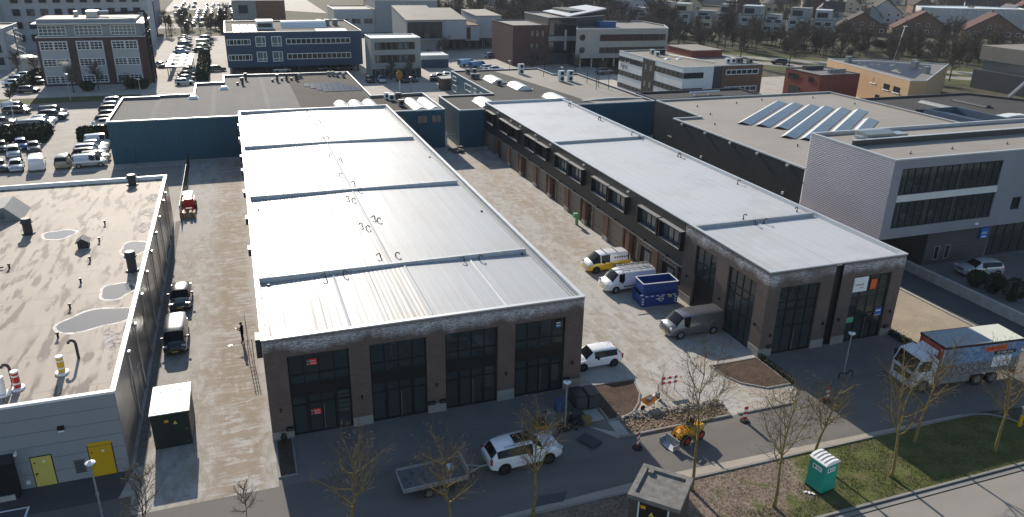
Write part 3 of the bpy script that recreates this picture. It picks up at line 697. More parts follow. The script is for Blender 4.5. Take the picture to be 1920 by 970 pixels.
for x in (37.95, 49.85):
    b_ = MB().box(x - .22, x + .22, BY0 - .2, BY0 - .052, .78, 1.05).build('letter_box', 'black', B); MB().box(x - .15, x + .15, BY0 - .208, BY0 - .202, .92, .95).build('slot', 'mid_grey', b_)
# dark clad upper storey, y 56..117
yb = [56.0 + 11 * k for k in range(6)]
bays = []
for k in range(5): bays += [(56.15 + 11 * k, 60.05 + 11 * k), (60.45 + 11 * k, 64.35 + 11 * k)]
bays.append((111.2, 115.1))
m = MB(); open_wall(m, FL, 56.0, BY1, 3.1, BH - .09, [(a, b, 4.75, 6.4) for a, b in bays], .18); m.build('upper_wall', 'cladding_dark', B)
m = MB(); FL.slab(m, 56.0, BY1, 3.02, 3.1, -.02, .1); m.build('ledge', 'steel', B)
for a, b in bays:
    bw = thing('x', '', '') if 0 else None
    f = MB(); FL.slab(f, a - .05, b + .05, 6.4, 6.52, -.05, .5); FL.slab(f, a - .05, b + .05, 4.63, 4.75, -.05, .42)
    FL.slab(f, a - .05, a + .06, 4.75, 6.4, -.05, .46); FL.slab(f, b - .06, b + .05, 4.75, 6.4, -.05, .46); fo = f.build('bay_window', 'frame_dark', B)
    c = MB(); FL.slab(c, a - .07, b + .07, 6.522, 6.545, -.04, .52); c.build('bay_cap', 'mid_grey', fo)
    c = MB(); FL.slab(c, a + .02, b - .02, 4.752, 4.775, .0, .44); c.build('sill', 'mid_grey', fo)
    q = (b - a) / 4
    for j in range(4):
        g = MB(); FL.quad(g, a + .07 + j * (b - a - .14) / 4 + .03, a + .07 + (j + 1) * (b - a - .14) / 4 - .03, 4.8, 6.38, -.1); g.build('pane', 'glass_pale' if a < 88 else 'glass', fo)
    for j in range(5): g = MB(); u = a + .07 + j * (b - a - .14) / 4; FL.slab(g, u - .035, u + .035, 4.776, 6.4, -.13, -.04); g.build('mullion', 'frame_dark', fo)
# ground floor: piers, roller doors and entrances in units of 11 m
m = MB(); FL.quad(m, 56.0, BY1, -.05, 3.02, -.42); m.build('lower_back_wall', 'interior', B)
for k in range(6):
    o = 11 * k
    def ok(a, b): return b + o < BY1 + .01
    for a, b in ((60.25, 61.4), (66.2, 67.0)):
        if ok(a, b):
            MB().box(BX0 - .12, BX0 + .4, a + o, b + o, .55, 3.0).build('pier', 'brown_wall', B); MB().box(BX0 - .15, BX0 + .4, a + o - .02, b + o + .02, -.02, .55).build('pier_base', 'concrete', B)
    for a, b, op in ((57.1, 60.05, k == 0), (61.6, 64.45, k == 0)):
        if not ok(a, b): continue
        f = MB(); FL.slab(f, a + o - .12, b + o + .12, 2.965, 3.015, -.4, -.02); fo = f.build('roller_door', 'door_taupe', B)
        for u in (a + o - .12, b + o): f = MB(); FL.slab(f, u, u + .12, -.02, 2.964, -.4, -.02); f.build('door_jamb', 'door_taupe', fo)
        if op:
            d = MB(); FL.quad(d, a + o, b + o, 2.35, 3.0, -.12); d.build('raised_leaf', 'door_taupe', fo); q = MB()
            for j in range(4): u = a + o + .45 + j * .68; FL.slab(q, u - .14, u + .14, 2.58, 2.74, -.118, -.11)
            q.build('door_light', 'black', fo)
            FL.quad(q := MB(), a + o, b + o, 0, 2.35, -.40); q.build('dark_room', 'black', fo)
            MB().box(BX0 + .2, BX0 + .36, a + o + .7, a + o + 1.7, 0, 2.0).build('inner_door', 'mid_grey', fo)
        else:
            for j in range(5):
                d = MB(); FL.slab(d, a + o, b + o, .02 + j * .59, .02 + (j + 1) * .59 - .02, -.3, -.16); d.build('door_section', 'door_taupe', fo)
            q = MB()
            for j in range(3): FL.slab(q, a + o + .35 + j * .9, a + o + .6 + j * .9, .72, .86, -.159, -.15)
            q.build('door_light', 'black', fo)
    for a, b in ((64.75, 66.1), (56.05, 56.95)):
        if ok(a, b): window(B, FL, a + o, b + o, .05, 2.95, [(a + b) / 2 + o] if b - a > 1 else [], [2.2], .09, 'brown_wall', 'glass', -.3, .12, False, 'entrance_door')
    for y in (58.6, 63.0):
        if y + o < BY1: MB().box(BX0 - .24, BX0 - .002, y + o - .06, y + o + .06, 3.16, 3.3).build('wall_lamp', 'black', B)
for y in (116, 110, 103.9, 99.9, 94, 88.6, 78.3, 67.2): MB().box(BX0 - .2, BX0 - .002, y - .16, y + .16, 6.98, 7.14).build('overflow_spout', 'cap_light', B)
BR = BH - .36; poly = rect(BX0, BX1, BY0, BY1)
MB().add([(x, y, BR) for x, y in inset(poly, .2)], [(0, 1, 2, 3)]).build('roof', 'membrane_B', B)
m = MB(); ring(m, inset(poly, -.05), inset(poly, .22), BH - .10, BH - .001, BH - .05); m.build('parapet_cap', 'cap_light', B)
m = MB(); i2 = inset(poly, .217); m.add([(x, y, BH - .052) for x, y in i2] + [(x, y, BR - .01) for x, y in i2], [(i, (i + 1) % 4, 4 + (i + 1) % 4, 4 + i) for i in range(4)]); m.build('parapet_upstand', 'membrane_B', B)
for y in (55.1, 88.5):
    m = MB(); m.ext_x([(y - .16, BR - .02), (y - .12, BR + .3), (y + .12, BR + .3), (y + .16, BR - .02)], BX0 + .3, BX1 - .3); m.build('roof_upstand', 'membrane_A', B)
m = MB(); m.add([(43.66, 44.4, BR + .003), (43.94, 44.4, BR + .003), (43.8, 44.4, BR + .07), (43.66, 54.8, BR + .003), (43.94, 54.8, BR + .003), (43.8, 54.8, BR + .07)], [(0, 2, 5, 3), (2, 1, 4, 5), (0, 1, 2), (3, 5, 4)]); m.build('roof_ridge', 'membrane_A', B)
goose([(49.6, 112), (49.7, 111.6), (49.6, 100.9), (49.7, 100.4), (49.6, 90.5), (49.6, 88.1), (49.6, 78.5), (49.7, 78.0), (43.2, 56.1), (43.3, 54.4), (44.3, 54.5), (49.6, 56.5), (49.6, 66.2)], BR, B)

# ================================================================== grey hall with brown roof (C)
CX0, CX1, CY0, CY1, CH = -46.0, -8.82, 43.81, 91.9, 5.68
C_ = thing('grey_hall', 'grey panelled hall with stained beige roof, puddles and chimneys at left', 'building', (CX1, CY0, 0))
FC = Face('y', CY0, -1)
m = MB(); FC.quad(m, CX0, CX1, -.05, CH - .12, .06 * -1); m.build('front_wall', 'dark_panel', C_)
for j in range(6):
    z0 = -.02 + j * .93
    for i in range(5):
        x1 = CX1 - i * 7.4; x0 = max(CX0, x1 - 7.4)
        b = MB(); FC.slab(b, x0 + .01, x1 - .01 if i else x1, z0 + .012, min(z0 + .918, CH - .13), -.06, 0); b.build('wall_panel', 'panel_grey', C_)
m = MB(); Face('x', CX1, 1).quad(m, CY0, CY1, -.05, CH - .12, 0); Face('y', CY1, 1).quad(m, CX0, CX1, -.05, CH - .12, 0); m.build('side_wall', 'steel_wall', C_)
CR = 5.28; poly = rect(CX0, CX1, CY0, CY1)
MB().add([(x, y, CR) for x, y in inset(poly, .25)], [(0, 1, 2, 3)]).build('roof', 'roof_C', C_)
m = MB(); ring(m, inset(poly, -.05), inset(poly, .25), CH - .14, CH, CR - .01); m.build('parapet_cap', 'cap_white', C_)
for y in (86.3, 83.5, 78.0, 73.3, 68.4, 63.6, 59.0, 53.8, 49.6):
    m = MB(); m.tube((CX1 + .1, y, 0), (CX1 + .1, y, 5.05), .055, n=8); m.box(CX1, CX1 + .22, y - .13, y + .13, 5.0, 5.25)
    for z in (1.2, 2.6, 4.0): m.tube((CX1 + .1, y, z), (CX1 + .1, y, z + .08), .08, n=8)
    m.build('downpipe', 'steel', C_)
m = MB(); Face('x', CX1, 1).slab(m, 52.3, 53.2, 0, 2.45, -.02, .03); m.build('side_door', 'steel', C_)
def door(x0, x1, h, mt, nm):
    f = MB(); FC.slab(f, x0 - .06, x1 + .06, -.02, h + .07, 0, .012); fo = f.build(nm, 'dark_grey', C_)
    d = MB(); FC.slab(d, x0, x1, .02, h, .012, .04); d.build('door_leaf', mt, fo)
    k = MB(); FC.slab(k, x0 + .1, x0 + .22, h * .45, h * .45 + .05, .04, .1); FC.slab(k, x0 + .1, x0 + .14, h * .45 - .15, h * .45 + .05, .04, .055); FC.slab(k, x0 + .1, x0 + .2, h * .8, h * .8 + .08, .04, .046); k.build('door_handle', 'black', fo)
    q = MB(); FC.slab(q, (x0 + x1) / 2 + .05, (x0 + x1) / 2 + .2, h * .8, h * .8 + .13, .04, .046); q.build('warning_sticker', 'white_print', fo)
    return fo
door(-13.82, -12.78, 2.05, 'pale_yellow', 'yellow_door')
dd = door(-10.80, -9.56, 2.12, 'yellow_paint', 'yellow_door'); m = MB(); FC.slab(m, -10.8, -9.56, 2.14, 2.4, .012, .02); m.build('transom', 'yellow_paint', dd)
f = MB(); FC.slab(f, -11.7, -11.1, .45, 1.42, 0, .03); go = f.build('louvre_grille', 'mid_grey', C_)
for j in range(7): q = MB(); FC.slab(q, -11.66, -11.14, .5 + j * .125, .57 + j * .125, .03, .05); q.build('slat', 'dark_grey', go)
MB().box(-14.3, -14.1, CY0 - .1, CY0, .35, .55).build('socket_box', 'lamp_white', C_)
MB().box(-12.1, -11.75, CY0 - .14, CY0, 3.65, 3.9).build('wall_lamp', 'black', C_); MB().box(-12.08, -11.77, CY0 - .16, CY0 - .05, 3.55, 3.645).build('lamp_glass', 'lamp_white', C_)
m = MB(); m.tube((-14.4, CY0 - .3, 2.75), (-14.4, CY0, 2.75), .03); m.cbox((-14.38, CY0 - .36, 2.7), (.14, .22, .14)); m.build('security_camera', 'lamp_white', C_)
# roof furniture of the grey hall
def cowl(x, y, h, r, mt='dark_grey', base=True):
    m = MB()
    if base: m.tube((x, y, CR), (x, y, CR + .12), r * 1.5, r * 1.3, 10)
    m.tube((x, y, CR + .1), (x, y, CR + h * .72), r, r, 10); m.tube((x, y, CR + h * .72), (x, y, CR + h * .80), r * 1.35, r * 1.35, 10); m.tube((x, y, CR + h * .80), (x, y, CR + h), r * 1.2, r * 1.0, 10)
    return m.build('roof_vent', mt, C_)
cowl(-19.5, 75.9, 1.5, .38); cowl(-9.75, 63.9, 1.7, .36); cowl(-12.2, 90.0, 1.2, .42)
m = MB(); m.box(-14.7, -13.85, 70.5, 71.3, CR, CR + .45); m.ext_y([(-14.85, CR + .55), (-14.3, CR + .95), (-13.7, CR + .55)], 70.3, 71.5); m.build('roof_vent', 'dark_grey', C_)
for x, y in ((-13.33, 76.7), (-13.2, 71.9), (-13.3, 67.2), (-13.3, 62.4), (-13.3, 57.6), (-13.3, 52.9), (-19.2, 67.3)):
    m = MB(); m.tube((x, y, CR), (x, y, CR + .4), .07, n=7); m.tube((x, y, CR + .3), (x, y, CR + .42), .12, n=7); m.build('roof_vent', 'black', C_)
def flue(x, y, mt, hook):
    m = MB(); m.tube((x, y, CR), (x, y, CR + .12), .42, .38, 14); m.build('flue_flange', 'cap_white', C_)
    m = MB(); m.tube((x, y, CR + .12), (x, y, CR + 1.1), .2, .2, 10); f = m.build('flue', mt, C_)
    for z_ in (.35, .85, 1.1): MB().tube((x, y, CR + z_), (x, y, CR + z_ + .1), .216, n=10).build('flue_band', 'cap_white', f)
flue(-14.35, 46.5, 'red_paint', 1); flue(-12.2, 47.7, 'yellow_paint', 0); flue(-15.0, 46.0, 'cap_white', 0)
for x, y, s in ((-14.75, 47.2, -1), (-11.55, 49.4, -1)):
    m = MB(); m.path([(x, y, CR), (x, y, CR + 1.15), (x + .12 * s, y, CR + 1.32), (x + .34 * s, y, CR + 1.32), (x + .42 * s, y, CR + 1.15)], .09, 8); m.build('bent_pipe', 'dark_grey', C_)
m = MB(); m.ext_y([(-24.5, CR), (-24.5, CR + 1.0), (-22.2, CR + 1.35), (-20.9, CR)], 80.3, 84.2); sk = m.build('rooflight', 'mid_grey', C_)
MB().box(-24.2, -22.3, 80.22, 80.29, CR + .25, CR + .85).build('pane', 'glass_pale', sk)
m = MB(); m.path([(-22, 67.4, CR + .15), (-20.2, 67.3, CR + .15), (-19.6, 67.3, CR + .15)], .06, 6); m.build('roof_pipe', 'dark_grey', C_)
random.seed(4)
def blob(cx, cy, a, b, z, mt, nm, wob=.18, rot=0, clip=None):
    pts = []
    ph = [random.uniform(0, 6.28) for _ in range(4)]
    for k in range(30):
        t = 2 * math.pi * k / 30; r = 1 + wob * (math.sin(2 * t + ph[0]) * .6 + math.sin(3 * t + ph[1]) * .5 + math.sin(5 * t + ph[2]) * .35)
        x, y = a * r * math.cos(t), b * r * math.sin(t); x, y = x * math.cos(rot) - y * math.sin(rot), x * math.sin(rot) + y * math.cos(rot)
        x = cx + x
        if clip is not None: x = min(x, clip)
        pts.append((x, cy + y, z))
    MB().add(pts, [tuple(range(30))]).build(nm, mt, C_)
for cx, cy, a, b, rot in ((-16.9, 74.9, 1.15, 1.25, .3), (-11.3, 55.2, 2.4, 1.55, .15), (-10.1, 69.3, 1.15, 1.6, 0), (-10.5, 60.0, 1.0, 1.6, 0)):
    st = random.getstate(); blob(cx, cy, a + .22, b + .28, CR + .004, 'puddle_rim', 'dried_rim', .16, rot, CX1 - .3); random.setstate(st); blob(cx, cy, a, b, CR + .008, 'water_film', 'puddle', .16, rot, CX1 - .32)
for cx, cy in ((-9.75, 84.5), (-9.8, 79.5), (-9.7, 75.0), (-9.75, 51.5), (-9.6, 64.2)): blob(cx, cy, .75, 1.3, CR + .006, 'roof_silt', 'silt_patch', .25, 0, CX1 - .3)
# black shelter against the grey hall and painted parking mark
sh = thing('shelter', 'black smoking shelter against the grey hall beside the pale yellow door', 'shelter', (-15.6, 43, 0))
MB().box(-16.9, -14.6, 43.0, 43.7, 0, 2.5).build('side_screen', 'black', sh); MB().box(-17.0, -14.5, 42.9, 43.78, 2.5, 2.6).build('shelter_roof', 'dark_grey', sh); MB().box(-16.9, -14.75, 42.9, 42.98, 0, .35).build('plinth', 'concrete', sh)
mk = MB()
for a, b, c, d in ((-15.2, 41.9, -13.9, .12), (-15.2, 40.6, -13.9, .12)): mk.box(-18, c, b, b + d, .014, .016)
mk.box(-14.0, -13.88, 40.6, 42.02, .0141, .0165); struct(mk.build('parking_marking', 'white_print'))
# ================================================================== blue warehouses behind (D, E)
D = flat_building('blue_warehouse', 'blue ribbed warehouse with wide grey and black roof behind the left white roof', [(-18.4, 121.2), (22.0, 121.2), (22.0, 118.75), (30.9, 118.75), (30.9, 134.3), (21.6, 133.6), (21.6, 162.2), (-2.6, 162.6), (-2.6, 154.0), (-7.4, 153.6), (-7.4, 142.4), (-12.9, 142.0), (-12.9, 141.2), (-18.4, 141.2)], 6.3, 'cladding_blue', 'roof_grey', 'cap_light', .45)
DR = 5.85
MB().add([(9.2, 121.8, DR + .005), (21.2, 121.8, DR + .005), (21.3, 161.6, DR + .005), (9.2, 161.6, DR + .005)], [(0, 1, 2, 3)]).build('black_roof_field', 'roof_blackish', D)
MB().add([(22.3, 119.1, DR + .006), (30.6, 119.1, DR + .006), (30.6, 133.8, DR + .006), (21.25, 133.2, DR + .006), (21.25, 121.7, DR + .006)], [(0, 1, 2, 3, 4)]).build('black_roof_field', 'roof_blackish', D)
FD = Face('y', 118.75, -1)
for a, b in ((23.3, 24.5), (26.33, 28.07), (28.68, 30.33)): window(D, FD, a, b, 4.1, 5.4, [(a + b) / 2], [], .08, 'dark_panel', 'glass_pale', -.02, .1, True)
MB().box(26.8, 27.8, 118.66, 118.74, 0, 2.2).build('door', 'office_blue', D)
MB().box(-16.6, -15.4, 121.1, 121.19, 0, 2.4).build('door', 'cladding_blue', D)
for x0, y0, n in ((14.6, 122.2, 3), (26.3, 120.2, 2)):
    for k in range(n):
        x = x0 + k * 2.35; d = 7.5 if n == 3 else 9.0
        m = MB(); pr = [(x + 2.2 * j / 6, DR + .02 + .55 * math.sin(math.pi * j / 6) ** .8) for j in range(7)]; m.ext_y(pr, y0, y0 + d); sk = m.build('barrel_rooflight', 'skylight_white', D)
        for j in range(1, 6): q = MB(); yy = y0 + d * j / 6; q.ext_y([(a, b + .02) for a, b in pr], yy - .03, yy + .03); q.build('glazing_bar', 'skylight_grey', sk)
for k in range(4):   # four low rows of panels on the black field
    y = 147.5 - k * 2.1
    f = MB()
    for j in range(7): pass
    for j in range(7):
        x = 11.6 + k * .9 + j * 1.0; q = MB(); q.add([(x, y, DR + .08), (x + .96, y, DR + .08), (x + .96, y + 1.5, DR + .42), (x, y + 1.5, DR + .42)], [(0, 1, 2, 3)]); q.add([(x, y + 1.52, DR + .42), (x + .96, y + 1.52, DR + .42), (x + .96, y + 1.52, DR + .02), (x, y + 1.52, DR + .02)], [(0, 1, 2, 3)]); q.build('solar_panel', 'solar_cell', D)
for x, y in ((1.5, 158), (.8, 152.5), (9.0, 156), (10.8, 156), (7.2, 155)):
    m = MB(); m.tube((x, y, DR), (x, y, DR + 1.1), .22, n=8); m.tube((x, y, DR + 1.1), (x, y, DR + 1.35), .35, n=8); m.box(x - 1.1, x - .7, y - .2, y + .2, DR, DR + .5); m.path([(x - .8, y, DR + .4), (x, y, DR + .4)], .05, 5); m.build('roof_vent', 'dark_grey', D)
for x, y in ((11.2, 158), (11.9, 159), (17.5, 160), (18.3, 160), (20.1, 157.5), (19.0, 158.5)):
    m = MB(); m.cbox((x, y, DR + .4), (.6, .6, .8)); m.cbox((x, y, DR + .86), (.5, .5, .1)); m.build('roof_fan', 'mid_grey', D)
for x, y in ((-2.5, 148.5), (-7.4, 140.0)):
    m = MB(); m.add([(x - .9, y - .9, DR), (x + .9, y - .9, DR), (x + .9, y + .9, DR), (x - .9, y + .9, DR), (x - .4, y - .5, DR + .5), (x + .4, y - .5, DR + .5), (x + .4, y + .5, DR + .5), (x - .4, y + .5, DR + .5)], [(0, 1, 5, 4), (1, 2, 6, 5), (2, 3, 7, 6), (3, 0, 4, 7), (4, 5, 6, 7)]); m.build('roof_dome', 'skylight_white', D)
for x, y, c in ((23.6, 131.5, 'white_panel'), (24.0, 129.8, 'white_panel'), (25.4, 131.0, 'dark_grey'), (24.6, 124.5, 'mid_grey')):
    m = MB(); m.box(x, x + 1.0, y, y + .8, DR + .1, DR + 1.1); o = m.build('air_unit', c, D); MB().tube((x + .5, y - .012, DR + .6), (x + .5, y, DR + .6), .36, n=12).build('fan_grille', 'black', o)
m = MB(); random.seed(8)
for k in range(26): x = random.uniform(29.2, 30.4); y = random.uniform(120, 131); m.cbox((x, y, DR + .08), (random.uniform(.2, .7), random.uniform(.1, .4), .14), random.uniform(0, 3))
mo = m.build('roof_litter', 'concrete_dark', D); mo['kind'] = 'stuff'

E_ = flat_building('blue_warehouse', 'low blue ribbed warehouse with four white domed rooflights behind the right pale roof', [(33.0, 117.6), (68.5, 117.6), (68.2, 150.2), (62.8, 150.4), (62.8, 159.5), (43.0, 159.5), (43.0, 131.0), (33.0, 131.0)], 6.2, 'cladding_blue', 'roof_dark', 'cap_light', .3)
ER = 5.9
MB().add([(52.5, 158.8, ER + .005), (62.4, 158.8, ER + .005), (62.4, 150.0, ER + .005), (67.8, 149.8, ER + .005), (68.0, 118.0, ER + .005), (58, 118.0, ER + .005)], [tuple(range(6))]).build('gravel_roof_field', 'roof_gravel', E_)
def barrel(parent, x, y, w, l, z, c, n=8, h=.8):
    m = MB(); pr = [(x - w / 2 + w * j / n, z + h * math.sin(math.pi * j / n) ** .7) for j in range(n + 1)]; m.ext_y(pr, y - l / 2, y + l / 2)
    m.box(x - w / 2 - .1, x + w / 2 + .1, y - l / 2 - .1, y + l / 2 + .1, z - .02, z + .12); return m.build('dome_rooflight', c, parent)
for x, y in ((48.3, 146), (50.5, 137.5), (39.2, 123.0), (52.6, 124.2)): barrel(E_, x, y, 3.2, 6.0, ER, 'skylight_white')
for x, y in ((45.8, 156.5), (47.2, 156.5), (45.0, 150.0), (45.8, 149.8), (47.5, 141)):
    m = MB(); m.box(x - .5, x + .5, y - .4, y + .4, ER + .1, ER + 1.0); o = m.build('air_unit', 'mid_grey', E_); MB().tube((x, y - .412, ER + .55), (x, y - .4, ER + .55), .34, n=10).build('fan_grille', 'black', o)
for x, y in ((56.6, 153.5), (61.2, 142.5), (63.0, 142.3)):
    for zz in (0, 1.05):
        m = MB(); m.box(x - .6, x + .6, y - .35, y + .35, ER + .1 + zz, ER + 1.1 + zz); o = m.build('air_unit', 'white_panel', E_); MB().tube((x + .1, y - .362, ER + .6 + zz), (x + .1, y - .35, ER + .6 + zz), .38, n=12).build('fan_grille', 'black', o)
for x, y, h in ((65.3, 139, 2.6), (64.0, 132.0, 2.8), (65.8, 134.8, 2.6), (66.3, 131.5, 3.0), (60.0, 149, 1.0)): MB().tube((x, y, ER), (x, y, ER + h), .06, n=6).build('roof_mast', 'dark_grey', E_)
barrel(E_, 62.5, 121.8, 12, .9, ER, 'skylight_grey', 6, .35)
FE = Face('x', 43.0, -1)
for a, b, z0, z1 in ((144.3, 148.9, 4.0, 5.3), (141.0, 143.1, 4.3, 5.3), (155.3, 158.1, 4.5, 5.4), (155.3, 157.9, 2.2, 3.6), (137.2, 138.6, 4.4, 5.2)): window(E_, FE, a, b, z0, z1, [], [], .12, 'frame_white', 'glass_pale', -.02, .1)
gx = thing('brick_kiosk', 'small brown brick kiosk standing against the low blue warehouse', 'kiosk', (45, 172, 0))
MB().box(44.0, 46.8, 171.2, 174.5, 0, 2.6).build('wall', 'brown_wall', gx); MB().box(43.8, 47.0, 171.0, 174.7, 2.6, 2.75).build('roof', 'concrete', gx); MB().box(44.8, 46.0, 171.12, 171.19, .1, 2.3).build('door', 'dark_grey', gx)
# storage corner between the blue halls
gt = thing('yard_gate', 'low grey gate between the two blue warehouses', 'gate', (32, 119, 0)); m = MB()
for k in range(9): m.tube((31.0 + k * .24, 119.6, 0), (31.0 + k * .24, 119.6, 1.9), .03, n=5)
m.build('gate_bars', 'galv', gt); MB().tube((31.0, 119.6, 1.9), (32.95, 119.6, 1.9), .04, n=5).build('top_rail', 'galv', gt); MB().box(31.1, 31.35, 119.2, 119.45, 0, 2.3).build('post', 'lamp_white', gt)
random.seed(3); m = MB()
for k in range(22): m.cbox((random.uniform(31.0, 33.0), random.uniform(114.6, 116.9), random.uniform(.1, .5)), (random.uniform(.2, .9), random.uniform(.1, .5), random.uniform(.1, .5)), random.uniform(0, 3))
jo = tag(m.build('scrap_heap', 'concrete_dark'), 'heap of rubbish and scrap at the end of the lane between the halls', 'scrap heap')

# ================================================================== dark hall with solar roof (F) and grey corrugated office (G)
F_ = flat_building('dark_hall', 'dark blue-grey hall with beige roof and slanted rows of solar panels', [(59.0, 55.6 + 10), (99.0, 60), (99.0, 95), (98.6, 109.2), (63.8, 109.2), (63.6, 95.6), (59.0, 95.6)], 8.0, 'cladding_F', 'roof_beige', 'cap_light', .3)
FR = 7.7; FX = Face('x', 59.0, -1)
for y in (93, 87.1, 81.3, 75.6, 69.9): m = MB(); FX.slab(m, y - .2, y + .2, 7.5, 7.75, 0, .22); m.build('overflow_spout', 'cap_light', F_)
for y, z in ((87.4, 4.1), (70, 4.1)): m = MB(); FX.slab(m, y - .12, y + .12, z, z + .3, 0, .2); m.build('wall_lamp', 'lamp_white', F_)
m = MB(); m.box(63.3, 63.6, 97, 104, 3.2, 3.35); m.build('canopy', 'steel', F_)
MB().box(63.45, 63.62, 101.2, 101.5, 4.4, 4.7).build('wall_lamp', 'lamp_white', F_)
dirv = Vector((17.0, 13.6)).normalized(); pv = Vector((dirv.y, -dirv.x))
def solar_row(sx, sy, n):
    s0 = Vector((sx, sy)); L = 1.75
    for k in range(n):
        a = s0 + dirv * (k * L); b = s0 + dirv * (k * L + L - .03); rg = pv * .6; rr = pv * 2.05
        z0, z1 = FR + .06, FR + .36
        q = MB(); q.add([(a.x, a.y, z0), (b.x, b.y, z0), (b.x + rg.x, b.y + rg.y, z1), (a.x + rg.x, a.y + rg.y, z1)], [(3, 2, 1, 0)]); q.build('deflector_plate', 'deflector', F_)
        q = MB(); q.add([(a.x + rg.x, a.y + rg.y, z1), (b.x + rg.x, b.y + rg.y, z1), (b.x + rr.x, b.y + rr.y, z0), (a.x + rr.x, a.y + rr.y, z0)], [(3, 2, 1, 0)]); q.build('solar_panel', 'solar_cell', F_)
    m = MB(); e = s0; g = e + pv * .6; h = e + pv * 2.05; m.add([(e.x, e.y, z0 - .06), (g.x, g.y, z1 - .03), (h.x, h.y, z0 - .06)], [(0, 1, 2)]); e = s0 + dirv * (n * L); g = e + pv * .6; h = e + pv * 2.05
    m.add([(e.x, e.y, z0 - .06), (g.x, g.y, z1 - .03), (h.x, h.y, z0 - .06)], [(0, 2, 1)]); m.build('row_end', 'black', F_)
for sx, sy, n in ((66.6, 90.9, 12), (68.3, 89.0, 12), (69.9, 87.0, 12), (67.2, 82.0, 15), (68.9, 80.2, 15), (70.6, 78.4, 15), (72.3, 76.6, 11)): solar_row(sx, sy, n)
for x, y in ((68, 103.5), (76, 104.5), (66.5, 97.5), (82, 106), (63, 91), (68.5, 84.8 - 2.5), (92, 105.5), (66, 77), (95, 99)): MB().tube((x, y, FR), (x, y, FR + .3), .09, n=6).build('roof_vent', 'dark_grey', F_)
H_ = flat_building('black_roof_hall', 'hall with black roof and long low rooflights right of the solar roof', [(99.2, 60), (140, 58), (140, 95), (131.5, 109.6), (99.2, 109.6)], 6.4, 'cladding_F', 'roof_dark', 'cap_dark', .35)
HR = 6.05
for x, y, c in ((115.5, 101.2, 'skylight_grey'), (123.5, 101.2, 'dark_grey')): barrel(H_, x, y, 1.6, 7.0, HR, c, 6, .5)
barrel(H_, 121.2, 91.2, 5.2, 1.8, HR, 'skylight_white', 6, .3)
for k in range(22): m = MB(); m.box(133.0 - k * .02, 134.6, 88.0 - k * .9, 88.5 - k * .9, HR + .02, HR + .5); m.build('roof_cassette', 'mid_grey', H_)
m = MB(); m.box(105.2, 105.4, 62, 94.4, HR, HR + 1.4); m.box(111.7, 111.9, 62, 94.4, HR, HR + 1.4); m.box(105.4, 111.7, 94.2, 94.4, HR, HR + 1.39); m.build('plant_screen', 'bluegrey_deck', H_)
MB().box(108.2, 108.5, 62, 94.1, HR, HR + .9).build('plant_screen', 'bluegrey_deck', H_)
for x, y in ((104.0, 107.0), (106.2, 96.2)): MB().box(x - .5, x + .5, y - .4, y + .4, HR, HR + .9).build('roof_fan', 'black', H_)
I_ = flat_building('black_roof_annex', 'annex with black roof and white pipe between low blue warehouse and solar roof', [(69.0, 118.2), (91.2, 118.2), (91.2, 125.5), (69.0, 125.5)], 6.3, 'cladding_F', 'roof_dark', 'cap_dark', .35)
m = MB(); m.tube((78, 121.6, 6.5), (84.5, 121.9, 6.5), .22, n=8); m.box(79, 79.3, 121.4, 121.9, 5.95, 6.5); m.box(82, 82.3, 121.5, 122, 5.95, 6.5); m.build('roof_duct', 'skylight_white', I_)
slab('rear_pavement', rect(60, 140, 109.6, 172), .001, 'lot_pavers')

GX0, GY0, GY1, GH = 59.0, 54.9, 67.0, 12.05
G_ = thing('corrugated_office', 'grey corrugated office with two ribbon windows overhanging a dark ground floor', 'building', (59, 55, 0))
FG = Face('y', GY0, -1); gl = Face('x', GX0, -1)
rib_n = 42; m = MB(); zz = [3.75 + (GH - .12 - 3.75) * k / rib_n for k in range(rib_n + 1)]
for a, b in zip(zz, zz[1:]):
    c = a + (b - a) * .45
    m.quad((GX0 - .055, GY1, a), (GX0 - .055, GY0, a), (GX0 - .055, GY0, c), (GX0 - .055, GY1, c)); m.quad((GX0 - .055, GY1, c), (GX0 - .055, GY0, c), (GX0, GY0, c + .05), (GX0, GY1, c + .05)); m.quad((GX0, GY1, c + .05), (GX0, GY0, c + .05), (GX0 - .055, GY0, b), (GX0 - .055, GY1, b))
m.build('ribbed_side_wall', 'lilac_sheet', G_)
m = MB(); open_wall(m, FG, GX0 - .05, 110, 3.75, GH - .12, [(60.1, 73.45, 8.32, 11.02), (60.1, 73.5, 4.83, 7.6), (76.2, 77.5, 5.35, 6.75)], .25); m.build('front_wall', 'lilac_front', G_)
m = MB(); m.box(GX0, 110, GY0, GY1 + 18, 3.72, 3.76); m.build('soffit', 'dark_panel', G_)
m = MB(); m.quad((110, GY0, 0), (110, GY1, 0), (110, GY1, GH - .1), (110, GY0, GH - .1)); m.quad((GX0, GY1, 3.7), (110, GY1, 3.7), (110, GY1, GH - .1), (GX0, GY1, GH - .1)); m.build('rear_wall', 'lilac_front', G_)
MB().box(60.1, 73.5, GY0 - .03, GY0 + .1, 7.61, 8.31).build('white_band', 'white_panel', G_)
